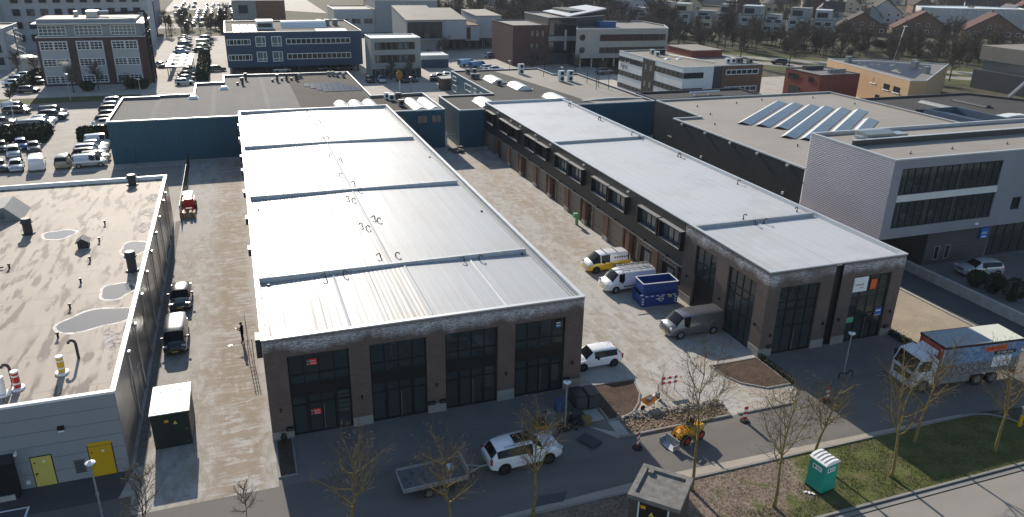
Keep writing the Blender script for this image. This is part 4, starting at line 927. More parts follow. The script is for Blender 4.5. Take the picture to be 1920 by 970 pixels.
for z0, z1 in ((8.32, 11.02), (4.83, 7.6)):
    us = [60.1 + 13.35 * k / 14 for k in range(1, 14)]
    wo = window(G_, FG, 60.11, 73.44, z0 + .01, z1 - .01, us, [], .09, 'frame_dark', 'glass_clear', -.22, .1, True, 'ribbon_window')
    m = MB(); m.box(60, 73.6, GY0 + 6.5, GY0 + 6.6, z0 - .4, z1 + .1); m.box(60, 73.6, GY0 + .35, GY0 + 6.5, z0 - .45, z0 - .4); m.box(60, 73.6, GY0 + .35, GY0 + 6.5, z1 + .12, z1 + .16); m.build('office_interior', 'interior', G_)
    random.seed(int(z0 * 10))
    for k in range(7):
        x = 61 + k * 1.8; d = MB(); d.box(x, x + 1.3, GY0 + 1.2, GY0 + 2.0, z0 + .28, z0 + .33); d.box(x + .1, x + .2, GY0 + 1.3, GY0 + 1.9, z0 - .4, z0 + .28); d.box(x + 1.1, x + 1.2, GY0 + 1.3, GY0 + 1.9, z0 - .4, z0 + .28); d.box(x + .3, x + .9, GY0 + 1.7, GY0 + 1.75, z0 + .36, z0 + .75); d.build('desk', 'white_panel' if k % 2 else 'timber', G_)
    for k in range(4): MB().box(61 + k * 3.6, 61.25 + k * 3.6, GY0 + .4, GY0 + .65, z0 - .4, z1 + .1).build('column', 'white_panel', G_)
window(G_, FG, 76.22, 77.48, 5.36, 6.74, [], [], .1, 'frame_dark', 'glass', -.2, .1)
MB().box(71.6, 72.0, GY0 - .15, GY0, 4.15, 4.35).build('wall_lamp', 'lamp_white', G_)
# dark ground floor
gf = Face('y', 55.25, -1)
m = MB(); open_wall(m, gf, 65.9, 74.6, -.05, 3.72, [(67.2, 67.95, .5, 2.05), (68.7, 69.4, .5, 2.05)], .12); m.quad((65.9, 55.25, -.05), (65.9, 66, -.05), (65.9, 66, 3.72), (65.9, 55.25, 3.72)); m.build('ground_floor_wall', 'dark_slate', G_)
for a, b in ((67.2, 67.95), (68.7, 69.4)): window(G_, gf, a + .01, b - .01, .51, 2.04, [], [], .07, 'frame_grey', 'glass', -.08, .1)
m = MB(); m.quad((GX0 + .1, 62, 0), (65.9, 62, 0), (65.9, 62, 3.72), (GX0 + .1, 62, 3.72)); m.box(60.5, 61.3, 61.8, 61.98, 2.2, 2.5); m.build('recess_wall', 'cladding_F', G_)
window(G_, Face('y', 55.6, -1), 74.7, 90, .05, 3.68, [76, 77.3, 78.6, 80, 81.5, 83, 84.5, 86, 88], [2.4], .1, 'frame_dark', 'glass_clear', -.02, .1, True, 'shop_front')
m = MB(); m.box(74.6, 90, 60, 60.1, 0, 3.7); m.box(74.5, 74.7, 55.3, 55.7, 0, 3.72); m.build('interior', 'interior', G_)
sg = MB().box(73.1, 74.1, 55.05, 55.2, 2.35, 3.55).build('fascia_sign', 'blue_print', G_)
text_mesh('solar', .42, 'lettering', 'white_print', sg, (73.6, 55.03, 3.0), (R(90), 0, 0)); MB().box(73.25, 73.95, 55.03, 55.045, 2.5, 2.62).build('lettering_line', 'white_print', sg)
# roof
poly = [(GX0, GY0), (110, GY0), (110, GY1), (GX0, GY1)]
MB().add([(x, y, GH - .35) for x, y in inset(poly, .2)], [(0, 1, 2, 3)]).build('roof', 'roof_beige', G_)
m = MB(); ring(m, inset(poly, -.06), inset(poly, .22), GH - .14, GH, GH - .4); m.build('parapet_cap', 'cap_light', G_)
m = MB(); m.box(60.0, 110, 61.6, 61.9, GH - .4, GH + .25); m.build('roof_divider', 'cap_dark', G_); MB().box(60.0, 110, 61.55, 61.95, GH + .252, GH + .30).build('divider_cap', 'cap_light', G_)
m = MB(); m.box(62.6, 66.0, 62.6, 64.4, GH - .2, GH + .55); m.ext_x([(62.4, GH + .55), (63.5, GH + .8), (64.6, GH + .55)], 62.4, 66.2); m.build('air_handling_unit', 'galv', G_)
m = MB(); m.box(66.6, 68.2, 62.6, 64, GH - .2, GH + .35); m.build('cable_cage', 'steel', G_); m = MB(); m.tube((61.4, 62.5, GH - .3), (61.4, 62.5, GH + .5), .4, n=10); m.build('roof_fan', 'steel', G_)
for x, y in ((63.5, 57.5), (69.5, 57.9), (77.4, 58.0), (78.5, 56.6)): m = MB(); m.tube((x, y, GH - .35), (x, y, GH - .05), .04, n=5); m.tube((x, y, GH - .35), (x, y, GH - .3), .15, n=8); m.build('anchor_post', 'dark_grey', G_)
# retaining wall and shrubs in front
rw = thing('retaining_wall', 'low pale concrete retaining wall between the ramp and the office forecourt', 'wall', (63.4, 48, 0))
for k in range(9): MB().box(63.25, 63.55, 34.0 + k * 2.4, 36.38 + k * 2.4, -.02, .95).build('wall_panel', 'concrete', rw)
MB().box(63.2, 63.6, 34, 55.6, .95, 1.0).build('coping', 'concrete', rw)

# ================================================================== offices beyond
def row_windows(T, F, u0, u1, z0, z1, n, gap, frame, glass_, bars=(), zb=(), d=-.02):
    w = (u1 - u0 + gap) / n
    for k in range(n):
        a = u0 + k * w; b = a + w - gap
        window(T, F, a, b, z0, z1, [a + (b - a) * q for q in bars], [z0 + (z1 - z0) * q for q in zb], .11, frame, glass_, d, .12)
# brick office with white bays (K)
K = flat_building('brick_office', 'brown brick office of four storeys with white bays and tilted roof frame', [(-40.8, 196.8), (-18.9, 196.8), (-18.9, 212), (-40.8, 212)], 10.6, 'red_brick_far', 'roof_office', 'cap_light', .3)
FK = Face('y', 196.8, -1)
for a, b in ((-40.2, -34.8), (-33.0, -27.7), (-25.9, -20.6)):
    m = MB(); FK.slab(m, a - .1, b + .1, .4, 9.75, -.02, .1); m.build('bay_panel', 'plaster_white', K)
    for z0, z1 in ((7.8, 9.6), (4.3, 5.9), (.6, 2.2)): 
        for q in (0, 1):
            c = a + q * (b - a) / 2; window(K, FK, c + .05, c + (b - a) / 2 - .05, z0, z1, [c + (b - a) * .17, c + (b - a) * .33], [z0 + (z1 - z0) * .34, z0 + (z1 - z0) * .67], .12, 'frame_white', 'glass_far', .1, .1)
m = MB(); m.box(-40.2, -19.6, 198.2, 211, 10.4, 13.2); m.build('top_storey', 'plaster_grey', K)
F4 = Face('y', 198.2, -1)
for a, b in ((-40.2, -34.8), (-33.1, -27.6), (-25.9, -20.7)): window(K, F4, a, b, 10.75, 12.9, [a + (b - a) * k / 6 for k in range(1, 6)], [11.5, 12.2], .12, 'frame_white', 'glass_pale', -.02, .12)
MB().box(-41.2, -18.6, 197.0, 212, 13.2, 13.42).build('roof_slab', 'cap_light', K)
MB().box(-40.4, -20.4, 198.6, 210, 13.42, 14.15).build('roof_plinth', 'plaster_grey', K); MB().box(-40.0, -20.8, 198.9, 209.7, 14.151, 14.2).build('roof_deck', 'roof_office', K)
m = MB(); m.box(-31, -28.6, 203, 206, 14.2, 15.6); m.tube((-28.6, 204, 15.2), (-26.4, 204, 15.2), .45, n=8); m.tube((-33.5, 206, 14.2), (-33.5, 206, 15.4), .5, n=8); m.build('air_handling_unit', 'steel', K)
m = MB(); m.path([(-18.4, 197.0, 0), (-18.6, 200.5, 15.6), (-30, 207, 14.6)], .3, 6); m.path([(-18.4, 204, 0), (-18.6, 205.5, 14.8), (-18.6, 200.5, 15.6)], .22, 6)
for k in range(6): m.tube((-18.45, 197.5, 2.2 * k + 1), (-18.45, 204, 2.2 * k + 1), .12, n=5)
m.build('stair_frame', 'black', K)
# large white office at the top left corner and its small neighbour
L1 = flat_building('white_office', 'tall pale office with square windows at the top left corner', [(-110, 262), (-62, 262), (-62, 285), (-110, 285)], 20, 'plaster_white', 'roof_office')
for z in (3, 6.8, 10.6, 14.4): row_windows(L1, Face('y', 262, -1), -84, -64, z, z + 1.2, 2, 3, 'frame_grey', 'glass_far')
L2 = flat_building('white_office', 'long pale office with rows of square windows behind the brick office', [(-62, 266), (-24, 272), (-24, 290), (-62, 288)], 18, 'plaster_white', 'roof_office')
m = None
for z in (2.6, 6.2, 9.8, 13.4):
    for k in range(10):
        x = -59.5 + k * 3.5; y = 266 + (x + 62) * 6 / 38; window(L2, Face('y', y, -1), x, x + 1.9, z, z + 1.9, [x + .95], [], .12, 'frame_dark', 'glass_far', .22, .12)
L3 = flat_building('plaster_block', 'small pale block with outside spiral stair at the left edge', [(-70, 226), (-53.6, 226), (-53.6, 242), (-70, 242)], 10, 'plaster_white', 'roof_office')
for z in (1.2, 4.2, 7.2): row_windows(L3, Face('y', 226, -1), -62, -54.6, z, z + 1.8, 4, .9, 'frame_dark', 'glass_far')
st = thing('spiral_stair', 'outside spiral stair of grey steel beside the small pale block', 'stair', (-51.6, 228, 0)); MB().tube((-51.6, 228, 0), (-51.6, 228, 10.5), .15, n=6).build('post', 'mid_grey', st)
for k in range(44):
    a = k * .42; z = .2 + k * .225; MB().cbox((-51.6 + .8 * math.cos(a), 228 + .8 * math.sin(a), z), (1.6, .45, .06), a).build('step', 'mid_grey', st)
m = MB(); m.path([(-51.6 + 1.6 * math.cos(k * .42), 228 + 1.6 * math.sin(k * .42), 1.2 + k * .225) for k in range(44)], .05, 4); m.build('handrail', 'mid_grey', st)
tk = tag(MB().tube((-49.3, 224.5, 0), (-49.3, 224.5, 3.2), 2.4, n=20).tube((-49.3, 224.5, 3.2), (-49.3, 224.5, 3.6), 2.3, 1.2, n=20).build('storage_tank', 'galv', None, 30), 'round grey storage tank below the spiral stair', 'tank')
# raised blue box
bb = thing('raised_blue_hall', 'bright blue windowless hall raised on columns behind the brick office', 'building', (-30, 300, 0))
MB().box(-46, -23.8, 291, 318, 3.2, 12.5).build('wall', 'box_blue', bb); MB().box(-46.2, -23.6, 290.8, 318.2, 12.5, 12.9).build('roof', 'cap_light', bb)
for x in (-24.5, -27.5, -31, -35): 
    for y in (292, 299): MB().tube((x, y, 0), (x, y, 3.2), .22, n=6).build('column', 'dark_grey', bb)
# dark blue office (M)
Mo = flat_building('blue_office', 'dark blue office with white strip windows raised over parked cars', [(-1.85, 204.5), (31.4, 204.5), (31.4, 236), (-1.85, 236)], 10.4, 'office_blue', 'roof_dark', 'cap_light', .35, z0=1.9)
MB().box(-1.8, 31.35, 204.55, 235.9, 1.85, 1.95).build('soffit', 'dark_panel', Mo)
for x in (-1, 7, 15, 23, 30): MB().box(x, x + .5, 206, 206.5, 0, 1.9).build('column', 'dark_grey', Mo)
MB().box(-1, 31, 214, 214.3, 0, 1.9).build('undercroft_wall', 'dark_panel', Mo)
FM = Face('y', 204.5, -1)
for z0, z1 in ((7.25, 8.65), (3.55, 5.0)):
    window(Mo, FM, -1.5, 4.0, z0, z1, [-.9, .1, .8, 1.8, 2.4, 3.4], [], .14, 'frame_white', 'glass_far', -.02, .12, True)
    window(Mo, FM, 12.5, 28.4, z0, z1, [12.5 + 15.9 * k / 13 for k in range(1, 13)], [], .14, 'frame_white', 'glass_far', -.02, .12, True)
    for a in (5.2, 9.0): window(Mo, FM, a, a + 2.4, z0 - .4, z1 + .6, [a + 1.5], [z0 + .3], .14, 'frame_white', 'glass_pale', -.02, .12, True)
MRf = 10.05
for x in (.2, 2.2, 4.2): m = MB(); m.ext_x([(207, MRf), (207, MRf + .1), (222, MRf + .5), (222, MRf)], x, x + 1.7); m.build('rooflight', 'skylight_white', Mo)
m = MB(); m.box(6.1, 10.2, 214, 219, MRf, MRf + 1.9); pb = m.build('plant_room', 'white_panel', Mo); window(pb, Face('y', 214, -1), 6.4, 9.9, MRf + .5, MRf + 1.5, [7.3, 8.2, 9.1], [], .1, 'frame_grey', 'glass_far', -.02, .1) if 0 else None
MB().box(6.0, 10.3, 213.9, 219.1, MRf + 1.9, MRf + 2.1).build('plant_room_roof', 'cap_light', pb); MB().box(6.4, 9.9, 213.93, 213.99, MRf + .5, MRf + 1.5).build('louvre', 'dark_panel', pb)
m = MB(); m.ext_x([(216 + 7 * j / 8, MRf + 1.7 * math.sin(math.pi * j / 8)) for j in range(9)], 12.4, 24); m.build('barrel_rooflight', 'skylight_white', Mo)
MB().box(20.4, 28.2, 206.5, 212, MRf, MRf + .15).build('roof_mat', 'skylight_white', Mo)
for x in (22, 24.2, 26.4): m = MB(); m.box(x, x + 1.3, 222, 224, MRf, MRf + 1.6); m.build('air_unit', 'mid_grey', Mo)
# pale office (N)
No = flat_building('pale_office', 'pale square office with two rows of upright windows beside the blue office', [(31.6, 191.7), (43.9, 191.7), (43.9, 201), (31.6, 201)], 9.75, 'pale_stone', 'skylight_white', 'cap_light', .25)
FN = Face('y', 191.7, -1)
for z0, z1 in ((6.95, 8.65), (3.85, 5.6)):
    m = MB(); FN.slab(m, 31.9 + .6, 42.5, z0 - .05, z1 + .05, 0, .03); m.build('window_band', 'brown_wall', No)
    for k in range(7): window(No, FN, 32.6 + k * 1.42, 33.6 + k * 1.42, z0, z1, [], [], .1, 'frame_dark', 'glass_pale' if k in (0, 4, 5) else 'glass_far', .03, .1)
MB().box(31.62, 43.88, 191.6, 191.69, 0, 2.3).build('ground_floor', 'dark_panel', No)
for k in range(5): window(No, Face('y', 191.6, -1), 32.4 + k * 2.2, 33.6 + k * 2.2, .3, 2.1, [], [], .1, 'frame_grey', 'glass_far', .0, .1)
lb = flat_building('low_annex', 'low blue annex with pale ridged roof right of the pale office', [(47.5, 207), (55, 206.5), (55, 214), (47.5, 214)], 3.4, 'office_blue', 'skylight_white', 'cap_light', .2); MB().box(47.45, 55.05, 206.4, 207.0, 2.3, 3.3).build('fascia', 'plaster_white', lb)
# white and grey offices in the top middle
O1 = flat_building('white_office', 'white office with square windows and tall grey stair block, top centre', [(36.9, 304), (52.2, 304), (52.2, 325), (36.9, 325)], 8.6, 'plaster_white', 'roof_office')
for k in range(3): window(O1, Face('y', 304, -1), 38.6 + k * 4.6, 42.0 + k * 4.6, 3.2, 5.2, [40.3 + k * 4.6], [], .14, 'frame_grey', 'glass_far', -.02, .12)
O2 = flat_building('grey_office', 'grey office block with tall narrow stair windows, top centre', [(52.2, 303), (76, 301), (76, 325), (52.2, 325)], 12.0, 'plaster_grey', 'skylight_grey')
for x in (59.8, 62.2, 64.6): y = 303 - (x - 52.2) * 2 / 23.8; window(O2, Face('y', y, -1), x, x + 1.5, .5, 10.2, [], [1.8, 3.2, 4.6, 6.0, 7.4, 8.8], .14, 'frame_white', 'glass_far', .12, .12)
O3 = flat_building('brown_office', 'low grey and brown block with white rooflights at the top, left of centre', [(1, 300), (19, 300), (19, 322), (1, 322)], 12.2, 'brown_wall', 'skylight_white'); MB().box(.9, 9, 299.9, 310, 0, 12.0).build('front_block', 'mid_grey', O3)
window(O3, Face('y', 299.9, -1), 3, 6.2, 7.6, 10.4, [4.6], [9.0], .15, 'frame_dark', 'glass_far', .0, .12)
# stepped office with tilted roofs (P)
P1 = thing('tilted_office', 'grey office of tilted cubes with big dark glass front', 'building', (66, 240, 0))
def tilted(x0, x1, y0, y1, z0, zf, zb, mt, roof='roof_office'):
    m = MB(); m.ext_x([(y0, z0), (y1, z0), (y1, zb), (y0, zf)], x0, x1); m.build('cube_wall', mt, P1)
    r = MB(); r.add([(x0 - .15, y0 - .15, zf + .01), (x1 + .15, y0 - .15, zf + .01), (x1 + .15, y1, zb + .01), (x0 - .15, y1, zb + .01), (x0 - .15, y0 - .15, zf + .25), (x1 + .15, y0 - .15, zf + .25), (x1 + .15, y1, zb + .25), (x0 - .15, y1, zb + .25)], [(4, 5, 6, 7), (0, 1, 5, 4), (1, 2, 6, 5), (3, 0, 4, 7)]); r.build('cube_roof', roof, P1)
tilted(50.6, 62.1, 239.5, 262, 3.8, 9.6, 12.4, 'plaster_grey', 'roof_gravel'); tilted(62.1, 70.5, 242, 262, 3.6, 9.4, 11.6, 'plaster_white', 'roof_gravel'); tilted(75, 83.5, 246, 264, 3.4, 10.2, 10.9, 'plaster_white', 'roof_gravel'); tilted(70.4, 75.1, 243.0, 258, 3.0, 7.6, 7.6, 'plaster_white', 'brown_wall')
window(P1, Face('y', 239.5, -1), 51.0, 61.8, 4.3, 9.2, [53.5, 56, 58.5], [], .12, 'frame_dark', 'glass_far', .0, .12, True); MB().box(51, 62, 240.5, 262, 0, 3.78).build('ground_floor', 'plaster_grey', P1); MB().box(62.2, 83, 247, 262, 0, 3.4).build('ground_floor', 'dark_panel', P1)
row_windows(P1, Face('y', 247, -1), 63, 82.5, .2, 3.0, 8, .6, 'frame_grey', 'glass_far'); window(P1, Face('y', 243.0, -1), 70.6, 72.2, 3.3, 7.2, [], [], .1, 'frame_grey', 'glass', .0, .1)
# red and grey office (Q)
Q1 = flat_building('red_brick_office', 'red brick end of the large office with grey curved wing', [(73.4, 206), (84.0, 206), (84.0, 225), (73.4, 225)], 11.0, 'red_brick_far', 'roof_office', 'cap_dark', .4)
for z0, z1 in ((7.9, 9.5), (4.5, 6.1), (1.2, 2.8)): row_windows(Q1, Face('y', 206, -1), 78.6, 82.8, z0, z1, 3, .6, 'frame_dark', 'glass_far')
Q2 = flat_building('glass_office', 'dark glazed middle of the large office with upswept roof', [(84.1, 206.5), (93, 206.5), (104, 212), (104, 226), (84.1, 226)], 13.0, 'dark_panel', 'roof_office', 'cap_light', .3)
for z0, z1 in ((8.0, 12.5), (3.1, 6.4)): window(Q2, Face('y', 206.5, -1), 84.3, 92.6, z0, z1, [86.4, 88.5, 90.6], [(z0 + z1) / 2], .12, 'frame_dark', 'glass_far', .0, .12)
MB().box(84.2, 92.8, 206.3, 206.49, 6.5, 7.8).build('spandrel_panel', 'plaster_grey', Q2); MB().box(89, 89.5, 205.6, 206.2, 4, 9.6).build('fin', 'plaster_white', Q2)
m = MB(); m.add([(90, 206, 13.05), (104.3, 211.5, 14.6), (104.3, 226, 14.6), (90, 226, 13.05), (90, 206, 13.3), (104.3, 211.5, 15.0), (104.3, 226, 15.0), (90, 226, 13.3)], [(4, 5, 6, 7), (0, 1, 5, 4), (1, 2, 6, 5), (2, 3, 7, 6), (3, 0, 4, 7)]); m.build('upswept_roof', 'cap_light', Q2)
MB().box(93, 104, 212.2, 225.9, 12.9, 14.3).build('top_storey', 'dark_panel', Q2)
Q3 = flat_building('grey_office', 'pale grey office wing with strip windows and two round windows', [(89.2, 198.5), (117, 196.8), (121, 206), (121, 220), (100, 220), (93, 206.4)], 10.6, 'pale_stone', 'roof_office', 'cap_light', .4, z0=2.6)
yq = lambda x: 198.5 - (x - 89.2) * 1.7 / 27.8
for z0, z1 in ((7.2, 8.95), (3.9, 5.5)):
    for k in range(8): x = 96.3 + k * 2.5; window(Q3, Face('y', yq(x + 1.2), -1), x, x + 2.46, z0, z1, [x + 1.2], [], .1, 'frame_dark', 'glass_far', .1, .1)
    m = MB(); m.tube((91.1, yq(91.1) - .1, (z0 + z1) / 2 + .1), (91.1, yq(91.1) + .1, (z0 + z1) / 2 + .1), .85, n=16); m.build('round_window', 'glass_far', Q3)
MB().box(90.5, 119, 200.5, 210, 0, 2.6).build('ground_floor', 'glass_far', Q3)
for k in range(8): MB().tube((91 + k * 3.5, 199.0, 0), (91 + k * 3.5, 199.0, 2.6), .2, n=6).build('column', 'cream', Q3)
MB().box(99, 104, 204, 208, 10.2, 11.8).build('plant_room', 'box_blue', Q3)
# white banded office with lettering
N1 = flat_building('banded_office', 'white banded office with black stair strip and brown brick wing', [(85.5, 136.5), (92.7, 136.5), (92.7, 137.5), (105.2, 137.5), (105.2, 165), (85.5, 165)], 8.8, 'white_panel', 'roof_gravel', 'cap_light', .3)
FN1 = Face('x', 85.5, -1); FN2 = Face('y', 136.5, -1)
for z0, z1 in ((6.55, 7.65), (4.3 - .9, 4.55)) if 0 else ((6.5, 7.65), (3.4, 4.5), (.6, 1.6)):
    for a, b, n in ((136.6, 147.8, 6), (153.6, 164.8, 6)): window(N1, FN1, a, b, z0, z1, [a + (b - a) * k / n for k in range(1, n)], [], .1, 'frame_dark', 'glass_far', -.02, .12, True)
for z0, z1 in ((6.5, 7.65), (3.4, 4.5)): window(N1, FN2, 85.6, 90.3, z0, z1, [87.2, 88.8], [], .1, 'frame_dark', 'glass_far', -.02, .12, True)
m = MB(); FN1.slab(m, 148, 153.4, 0, 8.5, 0, .04); sb = m.build('stair_strip', 'black', N1)
for y in (149.2, 151.5):
    for z in (6.2, 2.6): m = MB(); FN1.slab(m, y, y + .8, z, z + 1.2, .04, .06); m.build('stair_window', 'glass_pale', sb)
MB().box(92.7, 95.2, 137.3, 137.49, 0, 8.55).build('dark_strip', 'dark_panel', N1); MB().box(95.2, 105.3, 137.2, 137.49, 0, 8.62).build('brown_wing', 'brown_wall', N1)
for z0, z1 in ((6.85, 7.9), (3.3, 4.4)): window(N1, Face('y', 137.2, -1), 96.2, 104.2, z0, z1, [97.4, 98.7, 100, 101.3, 102.6], [], .12, 'frame_white', 'glass_far', -.02, .12, True)
text_mesh('Agrec', 1.5, 'lettering', 'black', N1, (85.42, 162.0, 5.6), (R(90), 0, R(-90)))
MB().box(97, 104.9, 152, 163, 8.5, 9.9).build('penthouse', 'red_wall', N1); MB().box(96.9, 105, 151.9, 163.1, 9.9, 10.05).build('penthouse_roof', 'roof_gravel', N1)
for x, y, c in ((90.5, 159, 'steel'), (92, 158.5, 'dark_grey'), (93, 158.5, 'dark_grey'), (89.5, 155, 'white_panel'), (99, 141.5, 'white_panel'), (100.3, 141.5, 'white_panel'), (101.6, 141.5, 'mid_grey'), (103.6, 140, 'mid_grey'), (102.6, 142, 'mid_grey')): m = MB(); m.box(x, x + 1, y, y + .8, 8.5, 9.6); o = m.build('air_unit', c, N1); MB().tube((x + .5, y - .012, 9.05), (x + .5, y, 9.05), .36, n=10).build('fan_grille', 'black', o)
for x, y in ((90, 150.5), (92.6, 150)): m = MB(); m.tube((x, y, 8.5), (x, y, 8.75), .8, .4, n=10); m.build('roof_dome', 'skylight_white', N1)
m = MB(); m.path([(93, 155, 8.8), (95, 147, 8.8), (96.5, 142, 8.8)], .15, 6); m.build('roof_pipe', 'cap_light', N1)
# red block and orange office
RB = flat_building('red_block', 'plain red rendered block with small square windows', [(120.8, 137.3), (131.7, 137.3), (131.7, 149), (120.8, 149)], 6.0, 'red_wall', 'roof_office', 'cap_dark', .25)
FR_ = Face('x', 120.8, -1); window(RB, FR_, 144.4, 147.7, 3.9, 5.1, [146], [], .1, 'frame_dark', 'glass_far', -.02, .12); window(RB, FR_, 139.4, 140.8, 4.0, 5.1, [], [], .1, 'frame_dark', 'glass_far', -.02, .12); window(RB, FR_, 143.4, 147, .4, 2.4, [145], [], .1, 'frame_dark', 'glass_far', -.02, .12)
for k in range(4): m = MB(); m.box(126 + k * 1.2, 126.9 + k * 1.2, 140.5, 141.3, 5.8, 6.6); m.build('air_unit', 'mid_grey', RB)
m = MB(); m.box(124, 129, 146, 147.4, 5.8, 6.6); m.build('air_unit', 'dark_grey', RB)
OB = flat_building('orange_office', 'orange rendered office with slanted eaves and roof full of solar panels', [(139.5, 157), (135.8, 141), (131.9, 123.4), (135.5, 122.6), (163, 142.3), (149, 154.4)], 6.6, 'orange_wall', 'roof_office', 'cap_light', .2)
m = MB(); o_ = [(139.0, 158.6), (134.9, 141), (134.0, 137.0), (166, 141.8), (149.5, 156)]
e0 = Vector((139.5, 157)); e1 = Vector((131.9, 123.4)); ed = (e1 - e0).normalized()
FO = lambda s, z, d=.05: (e0.x + ed.x * s + ed.y * d, e0.y + ed.y * s - ed.x * d, z)
for s0, s1, z0, z1 in ((20.2, 22.4, 4.0, 5.2), (25.5, 27.8, 3.4, 4.6), (29.2, 31.6, 3.4, 4.6), (23.0, 24.8, .6, 1.8)):
    m = MB(); m.add([FO(s0, z0), FO(s1, z0), FO(s1, z1), FO(s0, z1)], [(0, 1, 2, 3)]); wi = m.build('window', 'glass_far', OB); m = MB(); m.add([FO(s0 - .1, z0 - .15, .2), FO(s1 + .1, z0 - .15, .2), FO(s1 + .1, z0, .2), FO(s0 - .1, z0, .2), FO(s0 - .1, z0, .05), FO(s1 + .1, z0, .05)], [(0, 1, 2, 3), (3, 2, 5, 4)]); m.build('sill', 'frame_white', wi); MB().add([FO((s0 + s1) / 2 - .06, z0, .08), FO((s0 + s1) / 2 + .06, z0, .08), FO((s0 + s1) / 2 + .06, z1, .08), FO((s0 + s1) / 2 - .06, z1, .08)], [(0, 1, 2, 3)]).build('mullion', 'frame_dark', wi)
q00, q10, q11, q01 = Vector((140.6, 153.0)), Vector((148.6, 150.8)), Vector((157.5, 142.2)), Vector((135.6, 126.0))
random.seed(12)
for i in range(9):
    for j in range(14):
        if random.random() < .07: continue
        def qp(u, v): return q00.lerp(q10, u).lerp(q01.lerp(q11, u), v)
        a, b, c, d = qp(i / 9, j / 14), qp((i + .95) / 9, j / 14), qp((i + .95) / 9, (j + .88) / 14), qp(i / 9, (j + .88) / 14)
        MB().add([(d.x, d.y, 6.48), (c.x, c.y, 6.48), (b.x, b.y, 6.50), (a.x, a.y, 6.50)], [(0, 1, 2, 3)]).build('solar_panel', 'solar_matt', OB)
for x, y in ((149, 139), (151.5, 141.5), (144, 131), (139.5, 150)): m = MB(); m.box(x, x + 1.2, y, y + 1.2, 6.4, 7.9); m.build('roof_box', 'mid_grey', OB)
# building at the right edge
RT = thing('tilted_grey_house', 'grey building with slanted white frame at the right edge', 'building', (180, 130, 0))
MB().box(176, 200, 128, 146, 0, 4.5).build('wall', 'dark_panel', RT); MB().box(177, 200, 127.5, 146, 6.9, 10.3).build('upper_wall', 'roof_gravel', RT); MB().box(177.5, 200, 128.6, 145, 4.5, 6.9).build('glass_storey', 'glass_pale', RT)
m = MB(); m.path([(172.5, 132, 0), (176, 128.5, 7)], .45, 4); m.build('slanted_frame', 'plaster_white', RT)
